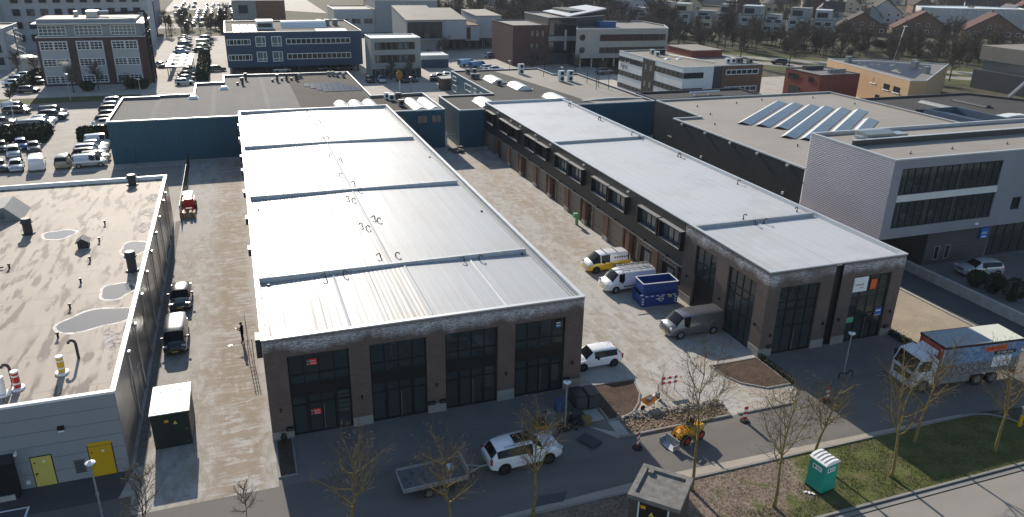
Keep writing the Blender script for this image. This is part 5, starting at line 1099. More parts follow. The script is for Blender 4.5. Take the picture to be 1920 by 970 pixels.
# ================================================================== vehicles
def prof(kind):
    # stations: (t along length from the tail, width factor, z low, z belt, z roof, roof width factor, what fills the span to the next station)
    P = {
     'hatch': (4.25, 1.78, [(0, .84, .42, .80, .86, .78, ''), (.02, .93, .30, .90, .98, .76, 'rear'), (.12, 1, .22, .95, 1.40, .70, 'post'), (.155, 1, .2, .95, 1.44, .73, 'side'), (.385, 1, .18, .93, 1.49, .75, 'post'), (.405, 1, .18, .93, 1.49, .75, 'side'), (.575, 1, .18, .91, 1.46, .73, 'apost'), (.60, 1, .18, .91, 1.43, .72, 'wind'), (.745, 1, .18, .89, .95, .80, ''), (.92, .95, .20, .78, .84, .74, ''), (.985, .84, .26, .62, .68, .68, ''), (1, .76, .36, .52, .58, .64, '')], .32, (.185, .80)),
     'wagon': (4.7, 1.82, [(0, .84, .42, .82, .88, .78, ''), (.015, .93, .30, .92, 1.0, .76, 'rear'), (.085, 1, .22, .96, 1.40, .70, 'post'), (.115, 1, .2, .96, 1.44, .73, 'side'), (.25, 1, .18, .95, 1.48, .75, 'post'), (.265, 1, .18, .95, 1.48, .75, 'side'), (.425, 1, .18, .94, 1.49, .75, 'post'), (.44, 1, .18, .94, 1.49, .75, 'side'), (.595, 1, .18, .92, 1.46, .72, 'apost'), (.615, 1, .18, .92, 1.43, .72, 'wind'), (.75, 1, .18, .90, .96, .80, ''), (.93, .95, .20, .78, .84, .74, ''), (.985, .84, .26, .62, .68, .68, ''), (1, .76, .36, .52, .58, .64, '')], .33, (.19, .805)),
     'sedan': (4.7, 1.8, [(0, .84, .42, .82, .88, .72, ''), (.03, .93, .30, .94, 1.0, .74, ''), (.13, 1, .22, .96, 1.03, .76, 'rear'), (.26, 1, .2, .96, 1.38, .70, 'post'), (.29, 1, .2, .95, 1.41, .72, 'side'), (.43, 1, .18, .94, 1.44, .73, 'post'), (.445, 1, .18, .94, 1.44, .73, 'side'), (.59, 1, .18, .92, 1.41, .71, 'apost'), (.61, 1, .18, .92, 1.38, .70, 'wind'), (.745, 1, .18, .90, .96, .80, ''), (.93, .95, .20, .78, .84, .74, ''), (.985, .84, .26, .62, .68, .68, ''), (1, .76, .36, .52, .58, .64, '')], .32, (.20, .805)),
     'suv': (4.9, 1.95, [(0, .86, .52, 1.00, 1.06, .74, ''), (.018, .94, .38, 1.10, 1.20, .74, 'rear'), (.095, 1, .28, 1.20, 1.60, .68, 'post'), (.13, 1, .26, 1.19, 1.67, .71, 'side'), (.26, 1, .24, 1.17, 1.73, .74, 'post'), (.272, 1, .24, 1.17, 1.73, .74, 'side'), (.42, 1, .24, 1.14, 1.75, .74, 'post'), (.435, 1, .24, 1.14, 1.75, .74, 'side'), (.575, 1, .24, 1.11, 1.70, .71, 'apost'), (.595, 1, .24, 1.11, 1.66, .70, 'wind'), (.735, 1, .24, 1.08, 1.15, .80, ''), (.90, .97, .26, 1.0, 1.07, .76, ''), (.975, .89, .30, .84, .92, .72, ''), (1, .80, .42, .62, .70, .68, '')], .38, (.185, .795)),
     'van': (5.3, 2.0, [(0, .92, .40, 1.10, 1.86, .82, ''), (.012, .97, .32, 1.12, 1.93, .84, ''), (.05, 1, .28, 1.14, 1.96, .86, ''), (.35, 1, .26, 1.14, 1.98, .86, ''), (.62, 1, .26, 1.12, 1.98, .86, 'post'), (.635, 1, .26, 1.10, 1.97, .85, 'side'), (.745, 1, .26, 1.06, 1.90, .80, 'apost'), (.76, 1, .26, 1.06, 1.87, .79, 'wind'), (.875, 1, .26, 1.05, 1.16, .80, ''), (.955, .97, .28, .92, 1.02, .76, ''), (.99, .90, .30, .74, .82, .72, ''), (1, .84, .40, .56, .64, .70, '')], .34, (.2, .805)),
     'minivan': (4.55, 1.86, [(0, .9, .42, 1.02, 1.10, .80, ''), (.012, .96, .32, 1.05, 1.2, .80, 'rear'), (.045, 1, .26, 1.08, 1.72, .76, 'post'), (.075, 1, .24, 1.08, 1.80, .78, ''), (.50, 1, .22, 1.06, 1.84, .79, 'post'), (.515, 1, .22, 1.06, 1.84, .79, 'side'), (.66, 1, .22, 1.02, 1.78, .76, 'apost'), (.68, 1, .22, 1.02, 1.75, .75, 'wind'), (.815, 1, .22, .98, 1.06, .80, ''), (.94, .96, .24, .86, .94, .76, ''), (.985, .88, .28, .68, .76, .70, ''), (1, .8, .4, .54, .62, .66, '')], .33, (.18, .80)),
     'buzz': (4.75, 1.98, [(0, .88, .42, 1.08, 1.3, .80, ''), (.015, .95, .32, 1.10, 1.6, .80, ''), (.05, 1, .28, 1.12, 1.84, .80, 'post'), (.08, 1, .26, 1.12, 1.90, .82, ''), (.50, 1, .24, 1.10, 1.93, .83, 'post'), (.515, 1, .24, 1.10, 1.93, .83, 'side'), (.70, 1, .24, 1.08, 1.86, .78, 'apost'), (.72, 1, .24, 1.08, 1.83, .77, 'wind'), (.89, .99, .24, 1.04, 1.16, .80, ''), (.955, .95, .26, .92, 1.02, .78, ''), (.99, .88, .30, .72, .82, .74, ''), (1, .82, .40, .55, .65, .70, '')], .36, (.19, .815)),
    }
    return P[kind]
CARS = {}
def car_proto(kind):
    if kind in CARS: return CARS[kind]
    L, Wd, st, wr, ax = prof(kind); hw = Wd / 2
    rings = []
    for t, wf, zl, zb, zr, rf, fl in st:
        x = (t - .5) * L; w = hw * wf; rw = hw * rf * min(1, wf + .02)
        half = [(0, zl), (.82 * w, zl), (w * .985, zl + .10), (w, (zl + zb) * .52), (w * .985, zb - .06), (w * .955, zb), (rw + .02, zr - .07), (rw * .86, zr - .005), (rw * .45, zr + .02), (0, zr + .028)]
        rings.append([(x, y, z) for y, z in half] + [(x, -y, z) for y, z in half[-2:0:-1]])
    n = len(rings[0]); H = 10
    body = MB(); parts = {'windshield': MB(), 'side_window': MB(), 'rear_window': MB()}
    for i in range(len(st) - 1):
        fl = st[i][6]; a, b = rings[i], rings[i + 1]
        for j in range(n):
            k = (j + 1) % n; q = [a[j], a[k], b[k], b[j]]
            sidef = j == 5 or j == n - 6
            topf = (6 <= j <= n - 7)
            upper = 5 <= j <= n - 6
            if fl in ('side', 'post') and sidef and not (fl == 'post' and kind in ('van',)): parts['side_window'].quad(*q)
            elif fl == 'wind' and topf: parts['windshield'].quad(*q)
            elif fl == 'rear' and topf and 6 <= j <= n - 7: parts['rear_window'].quad(*q)
            elif fl == 'wind' and sidef: parts['side_window'].quad(*q) if kind in ('buzz', 'minivan') else body.quad(*q, 1)
            else: body.quad(*q, 1 if upper else 0)
    body.add(rings[0], [tuple(range(n - 1, -1, -1))]); body.add(rings[-1], [tuple(range(n))])
    P = dict(L=L, W=Wd, body=(weld(body), 32), ax=ax, wr=wr, glass={k: weld(v).mesh(k, smooth=40) for k, v in parts.items() if v.f})
    for me in P['glass'].values(): me.materials.append(MATS['car_glass'])
    bm = P['body'][0].mesh('body', smooth=38); bm.materials.append(MATS['paint_white']); bm.materials.append(MATS['paint_white']); P['bm'] = bm
    wm = MB(); wm.tube((0, -.12, 0), (0, .12, 0), wr, n=18); t = wm.mesh('tyre', smooth=40); t.materials.append(MATS['rubber']); P['tyre'] = t
    for nm, mt in (('rim', 'rim'), ('rim_dark', 'rim_dark')):
        rm = MB(); rm.tube((0, .121, 0), (0, .128, 0), wr * .66, n=14)
        for k in range(5):
            a = k * 2 * math.pi / 5; rm.cbox((wr * .33 * math.cos(a), .13, wr * .33 * math.sin(a)), (wr * .6, .02, .06), 0, 0, 0, -a)
        r = rm.mesh(nm); r.materials.append(MATS['dark_grey' if 0 else mt]); P[nm] = r
    am = MB()
    for t_ in ax:
        for s in (-1, 1): am.tube(((t_ - .5) * L, s * (hw - .10), wr), ((t_ - .5) * L, s * (hw + .006), wr), wr * 1.16, n=18)
    a_ = am.mesh('wheel_arch'); a_.materials.append(MATS['black']); P['arch'] = a_
    zb = st[-4][3]
    for nm, mt, xs, dims, z in (('headlight', 'headlamp', L * .468, (.14, .34, .15), zb - .10), ('taillight', 'tail_red', -L * .487, (.12, .16, .36 if kind in ('suv', 'van', 'minivan', 'hatch', 'wagon') else .2), st[1][3] - .10)):
        for s in (-1, 1):
            q = MB(); q.cbox((xs, s * hw * (.76 if nm == 'headlight' else .86), z), dims, -s * .35 if nm == 'headlight' else 0); e = q.mesh(nm); e.materials.append(MATS[mt]); P[nm + str(s)] = e
    q = MB(); q.cbox((L * .492, 0, st[-3][3] - .22), (.05, Wd * .5, .16)); g = q.mesh('grille'); g.materials.append(MATS['black']); P['grille'] = g
    q = MB(); q.cbox((L * .503, 0, .45), (.015, .52, .11)); q.cbox((-L * .502, 0, .72), (.015, .52, .11)); g = q.mesh('number_plate'); g.materials.append(MATS['pale_yellow']); P['plate'] = g
    for s in (-1, 1):
        q = MB(); q.cbox(((st[-5][0] - .5) * L - .32, s * (hw + .1), st[-5][3] + .08), (.16, .2, .15)); g = q.mesh('mirror'); g.materials.append(MATS['black']); P['mirror' + str(s)] = g
    CARS[kind] = P; return P
def weld(mb):
    idx = {}; vs = []; fs = []; mi = []
    for f, m_ in zip(mb.f, mb.mi):
        g = []
        for i in f:
            k = tuple(round(c, 4) for c in mb.v[i])
            if k not in idx: idx[k] = len(vs); vs.append(k)
            if idx[k] not in g: g.append(idx[k])
        if len(g) > 2: fs.append(tuple(g)); mi.append(m_)
    o = MB(); o.v, o.f, o.mi = vs, fs, mi; return o
def car(kind, paint, x, y, rz, label, group=None, upper=None, detail=2, name=None, rim='rim', cat=None, scale=1.0):
    P = car_proto(kind)
    nm = name or {'hatch': 'hatchback', 'wagon': 'estate_car', 'sedan': 'saloon_car', 'suv': 'suv', 'van': 'van', 'minivan': 'small_van', 'buzz': 'van'}[kind]
    t = thing(nm, label, cat or ('van' if kind in ('van', 'minivan', 'buzz') else 'car'), (x, y, .012), group, R(rz))
    t.scale = (scale,) * 3
    def ch(me, n_, par=t, loc=(0, 0, 0), rot=(0, 0, 0)):
        o = bpy.data.objects.new(n_, me); COL.objects.link(o); o.parent = par; o.location = loc; o.rotation_euler = rot; return o
    b = ch(P['bm'], 'body')
    for i, c in enumerate((paint, upper or paint)): b.material_slots[i].link = 'OBJECT'; b.material_slots[i].material = MATS['paint_' + c]
    for k, me in P['glass'].items(): ch(me, k)
    for t_ in P['ax']:
        for s in (-1, 1):
            w = ch(P['tyre'], 'wheel', t, ((t_ - .5) * P['L'], s * (P['W'] / 2 - .1), P['wr']), (0, 0, 0 if s > 0 else math.pi))
            if detail > 0: ch(P[rim], 'rim', w)
    ch(P['arch'], 'wheel_arch')
    if detail > 0:
        for s in ('-1', '1'): ch(P['headlight' + s], 'headlight'); ch(P['taillight' + s], 'taillight'); ch(P['mirror' + s], 'mirror')
    if detail > 1: ch(P['grille'], 'grille'); ch(P['plate'], 'number_plate')
    return t
def at(t, o, loc=(0, 0, 0)): o.parent = t; o.location = loc; return o

s = car('suv', 'white', 14.42, 37.3, 2.5, 'large white SUV with black sunroof towing a flat trailer on the street', rim='rim_dark')
at(s, MB().cbox((-.10, 0, 1.778), (1.25, .95, .014)).build('sunroof', 'car_glass'))
for q in (-1, 1): at(s, MB().tube((-1.5, q * .64, 1.755), (.25, q * .64, 1.775), .025, n=6).build('roof_rail', 'steel'))
h = car('hatch', 'white', 24.0, 47.05, 180, 'white hatchback parked by the right corner of the brick hall', rim='rim_dark')
at(h, MB().tube((-1.1, 0, 1.5), (-1.25, 0, 1.7), .012, n=4).build('antenna', 'black'))
car('van', 'grey', 34.35, 49.55, 180, 'dark grey panel van parked beside the tall glass of the right hall')
v = car('van', 'white', 33.3, 59.45, 180, 'white panel van with a ladder rack on its roof beside the blue skip')
rk = MB()
for y in (-.75, .75): rk.tube((-2.4, y, 2.16), (.9, y, 2.16), .03, n=6)
for k in range(6): rk.tube((-2.35 + k * .64, -.78, 2.18), (-2.35 + k * .64, .78, 2.18), .028, n=6)
for k in (0, 2, 4, 5):
    for y in (-.72, .72): rk.tube((-2.35 + k * .64, y, 1.94), (-2.35 + k * .64, y, 2.18), .022, n=5)
for y in (-.35, -.05, .3): rk.tube((-2.4, y, 2.23), (.95, y, 2.23), .025, n=6)
rk.tube((-2.0, .66, 2.27), (2.1, .66, 2.27), .05, n=6)
at(v, rk.build('roof_rack', 'steel'))
at(v, MB().cbox((-.5, 1.003, .62), (2.6, .012, .10)).build('rubbing_strip', 'black'))
for tx, z, sz, c in (('Becker', 1.28, .30, 'black'), ('bouw', 1.52, .2, 'sign_red')): at(v, text_mesh(tx, sz, 'lettering', c), (-.9, 1.02, z)).rotation_euler = (R(84), 0, R(180))
b_ = car('buzz', 'yellow', 33.45, 64.35, 180, 'two-tone van, yellow below and white above, with roof bars', upper='white', rim='rim_dark')
rk = MB()
for x in (-.9, .35): rk.tube((x, -.78, 1.99), (x, .78, 1.99), .035, n=6)
at(b_, rk.build('roof_bars', 'black')); w_ = MB()
for k in range(6): w_.cbox((-1.9 + k * .27, .905, 1.48), (.16, .02, .22), 0, 0, R(-12))
at(b_, w_.build('side_decal', 'black')); at(b_, text_mesh('service', .2, 'lettering', 'orange_print'), (.35, .995, .80)).rotation_euler = (R(90), 0, R(180))
car('van', 'black', -6.95, 60.35, -90, 'black van with pale shiny roof in the left alley facing the camera', scale=.87, name='van')
car('hatch', 'black', -6.95, 68.3, -90, 'black hatchback behind the black van in the left alley')
car('suv', 'silver', 69.8, 51.75, 168, 'silver SUV parked in front of the grey corrugated office', scale=.93)

# parked cars at the left: one row after another
NUM = ['first', 'second', 'third', 'fourth', 'fifth', 'sixth', 'seventh', 'eighth', 'ninth', 'tenth']
ROWS = [
 ('in the row along the lane', 'cars along the lane', [('sedan', 'darkgrey', -33.1, 122.2, -70), ('sedan', 'silver', -30.9, 121.9, -80), ('van', 'white', -28.3, 121.9, 100), ('minivan', 'beige', -24.9, 122.0, 90)], 'from the left'),
 ('left of the hedge gap', 'cars left of the hedge gap', [('sedan', 'black', -35.6, 134.7, -78), ('wagon', 'silver', -33.0, 130.5, -78), ('hatch', 'blue', -33.0, 135.4, -78), ('sedan', 'darkgrey', -30.8, 133.0, -78)], 'from the left'),
 ('by the blue warehouse', 'cars against the blue warehouse', [('minivan', 'silver', -21.4, 121.0, 4), ('hatch', 'beige', -21.2, 124.3, 0), ('wagon', 'black', -22.2, 126.6, 0), ('wagon', 'white', -22.4, 129.4, 0), ('sedan', 'silver', -22.4, 132.0, 0), ('minivan', 'white', -21.8, 134.6, 8)], 'from the lane'),
 ('in the row behind the long hedge', 'cars behind the hedge', [('wagon', 'tan', -33.4, 146.2, 0), ('van', 'grey', -33.2, 148.4, 0), ('hatch', 'blue', -33.4, 152.4, 0), ('sedan', 'white', -33.6, 155.0, 0), ('suv', 'black', -32.4, 158.0, -10), ('minivan', 'darkgrey', -33.2, 162.0, 0)], 'from the hedge'),
 ('in the far left car park corner', 'cars in the far left corner', [('sedan', 'white', -39.5, 149.8, 0), ('wagon', 'darkgrey', -39.8, 154.4, 0), ('wagon', 'black', -39.6, 165.0, -3), ('minivan', 'silver', -40.4, 167.6, -3)], 'from the front'),
 ('beside the warehouse corner', 'cars beside the warehouse corner', [('hatch', 'white', -22.6, 143.2, 5), ('sedan', 'silver', -22.6, 149.2, 5), ('wagon', 'black', -22.6, 152.2, 5), ('hatch', 'darkgrey', -22.8, 156.8, 5), ('wagon', 'black', -23.2, 161.8, 5), ('hatch', 'silver', -23.4, 166.0, 5), ('suv', 'white', -23.2, 169.6, 5)], 'from the hedge'),
 ('in the line right of the brick office', 'cars right of the brick office', [('hatch', 'silver', -11.6, 192.6, 5), ('sedan', 'grey', -11.4, 198.6, 5), ('sedan', 'black', -11.4, 204.6, 5), ('hatch', 'silver', -10.8, 212.0, 5), ('sedan', 'lightblue', -14.8, 251.0, -5), ('wagon', 'grey', -14.6, 258.0, 0), ('minivan', 'darkgrey', -14.4, 268.0, 0), ('hatch', 'silver', -14.8, 277.0, 0), ('hatch', 'black', -15.0, 284.0, 0), ('sedan', 'white', -15.4, 291.0, 0)], 'from the front'),
 ('on the pale square beyond the dark hedge', 'cars on the pale square', [('sedan', 'black', -9.6, 254.0, -8), ('minivan', 'tan', -8.8, 261.0, 0), ('van', 'tan', -8.6, 272.0, 0), ('minivan', 'darkblue', -8.4, 285.0, 0)], 'from the front'),
 ('beside the brick office wall', 'cars beside the brick office', [('sedan', 'black', -18.6, 223.0, -70), ('wagon', 'silver', -16.4, 224.0, -80)], 'from the left'),
 ('under the spiral stair of the pale block', 'cars by the pale block', [('sedan', 'white', -47.2, 199.3, 5), ('hatch', 'silver', -47.6, 205.2, 5), ('sedan', 'white', -47.4, 211.0, 5), ('wagon', 'black', -42.9, 201.5, -60), ('hatch', 'black', -42.4, 189.0, 0)], 'from the front'),
 ('in front of the pale square office', 'cars by the pale office', [('hatch', 'silver', 32.8, 186.4, -90), ('hatch', 'black', 30.2, 186.8, -90), ('wagon', 'black', 37.9, 185.4, -80), ('hatch', 'darkgrey', 40.6, 186.0, -90)], 'from the left'),
 ('in the lot right of the pale office', 'cars right of the pale office', [('sedan', 'black', 45.6, 186.0, 80), ('wagon', 'darkgrey', 47.8, 189.0, 80), ('sedan', 'silver', 50.0, 190.0, 80), ('hatch', 'black', 47.6, 180.0, 10), ('minivan', 'darkgrey', 48.6, 176.2, 10), ('wagon', 'blue', 50.6, 184.0, 10), ('sedan', 'black', 52.2, 190.6, 80)], 'from the left'),
 ('beyond the low blue warehouse', 'cars beyond the low warehouse', [('van', 'lightblue', 60.8, 208.5, 20), ('van', 'blue', 62.6, 203.6, 20), ('wagon', 'white', 64.6, 200.0, 10), ('hatch', 'white', 65.6, 197.0, 10), ('wagon', 'silver', 73.4, 225.0, 20), ('hatch', 'red', 78.4, 229.4, 30), ('sedan', 'red', 81.2, 231.6, 30), ('sedan', 'black', 78.2, 212.0, 20), ('suv', 'grey', 92.6, 186.4, 10)], 'from the left'),
]
TYPE = {'hatch': 'hatchback', 'wagon': 'estate car', 'sedan': 'saloon car', 'suv': 'SUV', 'van': 'panel van', 'minivan': 'small van'}
CN = {'darkgrey': 'dark grey', 'lightblue': 'light blue', 'darkblue': 'dark blue'}
for desc, grp, lst, frm in ROWS:
    for i, (k, c, x, y, rz) in enumerate(lst): car(k, c, x, y, rz, '%s %s %s, %s %s' % (CN.get(c, c), TYPE[k], desc, NUM[i], frm), grp, detail=1 if y < 175 else 0)
car('hatch', 'black', -4.6, 213.0, 5, 'black hatchback alone in front of the dark blue office')
for i, (x, y) in enumerate(((22, 207.5), (27, 207.5), (11, 207.5))): car('sedan', ('black', 'darkgrey', 'silver')[i], x, y, 10, ('black', 'dark grey', 'silver')[i] + ' saloon car parked under the dark blue office', 'cars under the blue office', detail=0)
car('wagon', 'white', 167.5, 152, -45, 'white estate car on the ring road right of the orange office', detail=0)
for i, (l, o, c) in enumerate(((-44, -5, 'black'), (-70, 6, 'grey'))):
    p = Vector(RC) + d1 * l + nrm * o; car('suv', c, p.x, p.y, -45 if i else 135, ('black', 'grey')[i] + ' SUV driving on the ring road among the bare trees', detail=0)
cp = thing('car_port', 'light blue and white open frame over the cars right of the brick office', 'carport', (-13.5, 215, 0))
for x in (-15.6, -12.9): MB().box(x - .5, x + .5, 204, 228, 2.5, 2.7).build('roof_strip', 'bluegrey_pale', cp)
MB().box(-11.5, -10.4, 206, 228, 2.5, 2.72).build('roof_strip', 'skylight_white', cp)
for y in (206, 213, 220, 227): MB().box(-16, -10.6, y - .25, y + .25, 2.3, 2.5).build('cross_beam', 'skylight_white', cp); MB().tube((-15.8, y, 0), (-15.8, y, 2.3), .1, n=5).build('post', 'mid_grey', cp); MB().tube((-10.7, y, 0), (-10.7, y, 2.3), .1, n=5).build('post', 'mid_grey', cp)

# flat trailer behind the SUV
tr = thing('flat_trailer', 'grey twin-axle flat trailer coupled behind the white SUV', 'trailer', (8.5, 36.8, .012), rz=R(1.5))
def loc(mb, n_, mt, t, sm=None): return at(t, mb.build(n_, mt, None, sm))
loc(MB().box(-2.0, 1.95, -1.0, 1.0, .62, .70), 'bed', 'dark_steel', tr); m = MB()
for y in (-1.0, 1.0): m.box(-2.02, 1.97, y - .03, y + .03, .58, .86)
m.box(-2.05, -1.99, -1.0, 1.0, .58, .76); loc(m, 'side_rail', 'galv', tr)
loc(MB().box(1.9, 1.97, -1.0, 1.0, .7, 1.25), 'headboard', 'galv', tr); loc(MB().tube((1.9, .5, .55), (3.1, 0, .5), .05, n=6).tube((1.9, -.5, .55), (3.1, 0, .5), .05, n=6).tube((3.1, 0, .5), (3.55, 0, .5), .05, n=6), 'drawbar', 'galv', tr)
for x in (-.55, .2):
    for y in (-1.08, 1.08): w = loc(MB().tube((x, y - .1, .3), (x, y + .1, .3), .3, n=16), 'wheel', 'rubber', tr, 40); at(w, MB().tube((x, y * 1.101, .3), (x, y * 1.11, .3), .19, n=12).build('rim', 'rim'))
loc(MB().cbox((1.1, .1, .86), (.4, .35, .3)), 'tool_box', 'white_panel', tr); random.seed(5)
m = MB()
for k in range(40): m.cbox((random.uniform(-1.8, 1.8), random.uniform(-.9, .9), .71), (random.uniform(.04, .15), random.uniform(.04, .12), .03), random.uniform(0, 3))
o = loc(m, 'debris', 'soil', tr); o['kind'] = 'stuff'

# box truck
tk = thing('box_truck', 'white cab box truck with printed blue side parked at the right', 'truck', (49.2, 36.55, .012), rz=R(-5.5))
m = MB(); m.box(-2.35, 4.75, -1.25, 1.25, 1.05, 3.62); loc(m, 'cargo_box', 'truck_white', tk)
loc(MB().box(.75 - 3.1, 2.0, -1.22, 1.22, 3.625, 3.66), 'roof_sheet', 'truck_roof_grey', tk); loc(MB().box(2.0, 4.72, -1.22, 1.22, 3.625, 3.662), 'roof_sheet', 'truck_roof_cream', tk)
m = MB()
for y in (-1.27, 1.27): m.box(-2.37, 4.77, y - .03, y + .03, 3.5, 3.66)
m.box(-2.38, -2.33, -1.28, 1.28, 3.5, 3.66); loc(m, 'roof_edge', 'black', tk)
loc(MB().box(-2.365, -2.352, -1.2, 1.2, 1.2, 3.48), 'front_print', 'truck_red', tk)
pn = loc(MB().box(-2.3, 4.72, -1.262, -1.252, 1.08, 3.48), 'side_print', 'truck_print', tk)
at(pn, MB().cbox((2.3, -1.268, 3.12), (2.0, .008, .42), 0, 0, 0, R(-2)).build('print_patch', 'orange_print')); at(pn, MB().cbox((3.2, -1.268, 2.72), (2.0, .008, .3)).build('print_patch', 'black'))
at(pn, MB().cbox((3.1, -1.268, 1.95), (1.7, .008, .9)).build('print_patch', 'white_print'))
for tx, x, z, sz, c in (('E-BIKE DEALER', 2.3, 3.12, .25, 'black'), ('#1 E-bike shop', 3.2, 2.72, .24, 'white_print'), ('artwork', 3.3, 1.95, .26, 'sign_red')): at(pn, text_mesh(tx, sz, 'lettering', c), (x, -1.276, z)).rotation_euler = (R(90), 0, 0)
m = MB(); prf = [(-2.55, .55), (-2.55, 2.55), (-3.0, 2.95), (-4.05, 2.75), (-4.45, 1.75), (-4.5, .5)]
m.add([(x, -1.15, z) for x, z in prf] + [(x, 1.15, z) for x, z in prf], [(0, 1, 2, 3, 4, 5), (11, 10, 9, 8, 7, 6)] + [((i + 1) % 6, i, 6 + i, 6 + (i + 1) % 6) for i in range(6)]); cb = loc(m, 'cab', 'truck_white', tk)
at(cb, MB().quad((-4.09, -1.02, 2.68), (-4.09, 1.02, 2.68), (-4.475, 1.05, 1.74), (-4.475, -1.05, 1.74)).build('windscreen', 'car_glass'))
for y in (-1.158, 1.158): at(cb, MB().quad((-4.2, y, 1.75), (-3.1, y, 1.75), (-3.1, y, 2.55), (-3.95, y, 2.6)).build('side_window', 'car_glass'))
at(cb, MB().add([(-3.0, -.8, 2.96), (-3.0, .8, 2.96), (-2.5, -.85, 3.2), (-2.5, .85, 3.2), (-2.5, -.85, 2.8), (-2.5, .85, 2.8)], [(0, 1, 3, 2), (0, 2, 4), (1, 5, 3)]).build('wind_deflector', 'truck_white'))
at(cb, MB().cbox((-4.5, 0, 1.2), (.05, 1.7, .5)).build('grille', 'black')); at(cb, MB().cbox((-4.47, 0, .62), (.2, 2.25, .35)).build('bumper', 'truck_white'))
for y in (-.95, .95): at(cb, MB().cbox((-4.57, y, .68), (.06, .3, .16)).build('headlight', 'headlamp')); at(cb, MB().cbox((-4.2, y * 1.4, 2.2), (.12, .22, .5)).build('mirror', 'black'))
loc(MB().box(-4.3, 4.6, -.45, .45, .6, 1.04), 'chassis', 'black', tk); loc(MB().box(-2.2, .6, -1.2, -1.0, .5, .95).box(-2.2, .6, 1.0, 1.2, .5, .95), 'side_skirt', 'mid_grey', tk)
for x in (-3.5, 1.35, 2.7):
    for y in (-1.1, 1.1): w = loc(MB().tube((x, y - .14, .5), (x, y + .14, .5), .5, n=20), 'wheel', 'rubber', tk, 40); at(w, MB().tube((x, y * 1.128, .5), (x, y * 1.14, .5), .29, n=14).build('rim', 'rim'))
loc(MB().box(4.76, 4.9, -1.15, 1.15, .55, 1.9), 'tail_lift', 'red_paint', tk)

# compact wheel loader
wl = thing('wheel_loader', 'small yellow wheel loader with bucket lowered on the road', 'loader', (25.5, 36.0, .012), rz=R(180 + 14)); wl.scale = (.86,) * 3
m = MB(); m.ext_y([(-.1, .45), (-1.5, .45), (-1.62, .75), (-1.5, 1.15), (-.6, 1.28), (-.1, 1.05)], -.42, .42); loc(m, 'rear_body', 'machine_yellow', wl)
m = MB(); m.ext_y([(.0, .4), (.0, .95), (.35, 1.05), (.75, .8), (.75, .4)], -.34, .34); loc(m, 'front_frame', 'machine_yellow', wl)
m = MB()
for y in (-.26, .26):
    m.path([(.05, y, 1.1), (.75, y, 1.18), (1.35, y, .45)], .09, 6)
m.tube((1.0, -.3, .85), (1.0, .3, .85), .06, n=6); loc(m, 'lift_arm', 'machine_yellow', wl)
m = MB(); m.ext_y([(1.35, .1), (2.0, .02), (2.0, .06), (1.45, .2), (1.35, .72), (1.28, .72)], -.72, .72); m.box(1.3, 1.98, -.75, -.71, .04, .5); m.box(1.3, 1.98, .71, .75, .04, .5); loc(m, 'bucket', 'galv', wl)
for x in (-1.05, .42):
    for y in (-.55, .55): w = loc(MB().tube((x, y - .15, .4), (x, y + .15, .4), .4, n=16), 'wheel', 'rubber', wl, 40); at(w, MB().tube((x, y * 1.28, .4), (x, y * 1.295, .4), .22, n=12).build('rim', 'red_paint'))
loc(MB().cbox((-.35, 0, 1.22), (.45, .45, .12)).cbox((-.6, 0, 1.5), (.1, .42, .5)), 'seat', 'black', wl); loc(MB().path([(-.55, -.42, 1.15), (-.6, -.42, 2.0), (-.6, .42, 2.0), (-.55, .42, 1.15)], .04, 6), 'roll_bar', 'black', wl); loc(MB().tube((.0, 0, 1.05), (-.12, 0, 1.45), .025, n=5).tube((-.16, 0, 1.43), (-.08, 0, 1.47), .16, n=10), 'steering_wheel', 'black', wl)

# red loader with timber in the left alley
rl = thing('telehandler', 'small red and white machine carrying timber on two forks in the left alley', 'loader', (-7.2, 96.3, 0))
MB().box(-7.9, -6.6, 95.6, 97.6, .45, 1.35).build('body', 'red_paint', rl); MB().box(-7.8, -6.7, 95.9, 97.4, 1.9, 2.0).build('cab_roof', 'lamp_white', rl)
m = MB()
for x in (-7.75, -6.75):
    for y in (95.95, 97.35): m.tube((x, y, 1.3), (x, y, 1.9), .05, n=5)
m.build('cab_post', 'black', rl)
for x in (-7.95, -6.55):
    for y in (95.9, 97.3): MB().tube((x - .12, y, .4), (x + .12, y, .4), .4, n=14).build('wheel', 'rubber', rl)
for x in (-7.8, -6.75):
    MB().cbox((x, 94.4, .55), (.22, 2.6, .2)).build('fork', 'red_paint', rl); MB().cbox((x - .2, 93.0, .45), (.28, 1.2, .75)).build('timber', 'timber', rl); MB().cbox((x + .18, 93.0, .42), (.28, 1.2, .7)).build('timber', 'timber', rl)

# blue skip
sk = thing('waste_skip', 'blue open-top waste skip with white edge markings beside the white van', 'skip', (34.4, 56, 0), rz=R(-4))
def sloped(x0, x1, y0, y1, z0, z1, e): return MB().add([(x0 + e, y0, z0), (x1 - e, y0, z0), (x1 - e, y1, z0), (x0 + e, y1, z0), (x0, y0, z1), (x1, y0, z1), (x1, y1, z1), (x0, y1, z1)], [(0, 3, 2, 1), (0, 1, 5, 4), (1, 2, 6, 5), (2, 3, 7, 6), (3, 0, 4, 7)])
loc(sloped(-1.9, 1.85, -1.15, .95, .05, 1.15, .12), 'lower_shell', 'skip_blue', sk); loc(sloped(-1.6, 1.85, -.85, .95, 1.15, 2.15, .0), 'upper_shell', 'skip_blue', sk); loc(MB().box(-1.62, 1.87, -.9, -.82, 2.15, 2.22).box(-1.62, 1.87, .92, 1.0, 2.15, 2.22).box(1.8, 1.87, -.82, .92, 2.15, 2.22).box(-1.65, -1.58, -.82, .92, 2.15, 2.22), 'rim', 'reflective_white', sk)
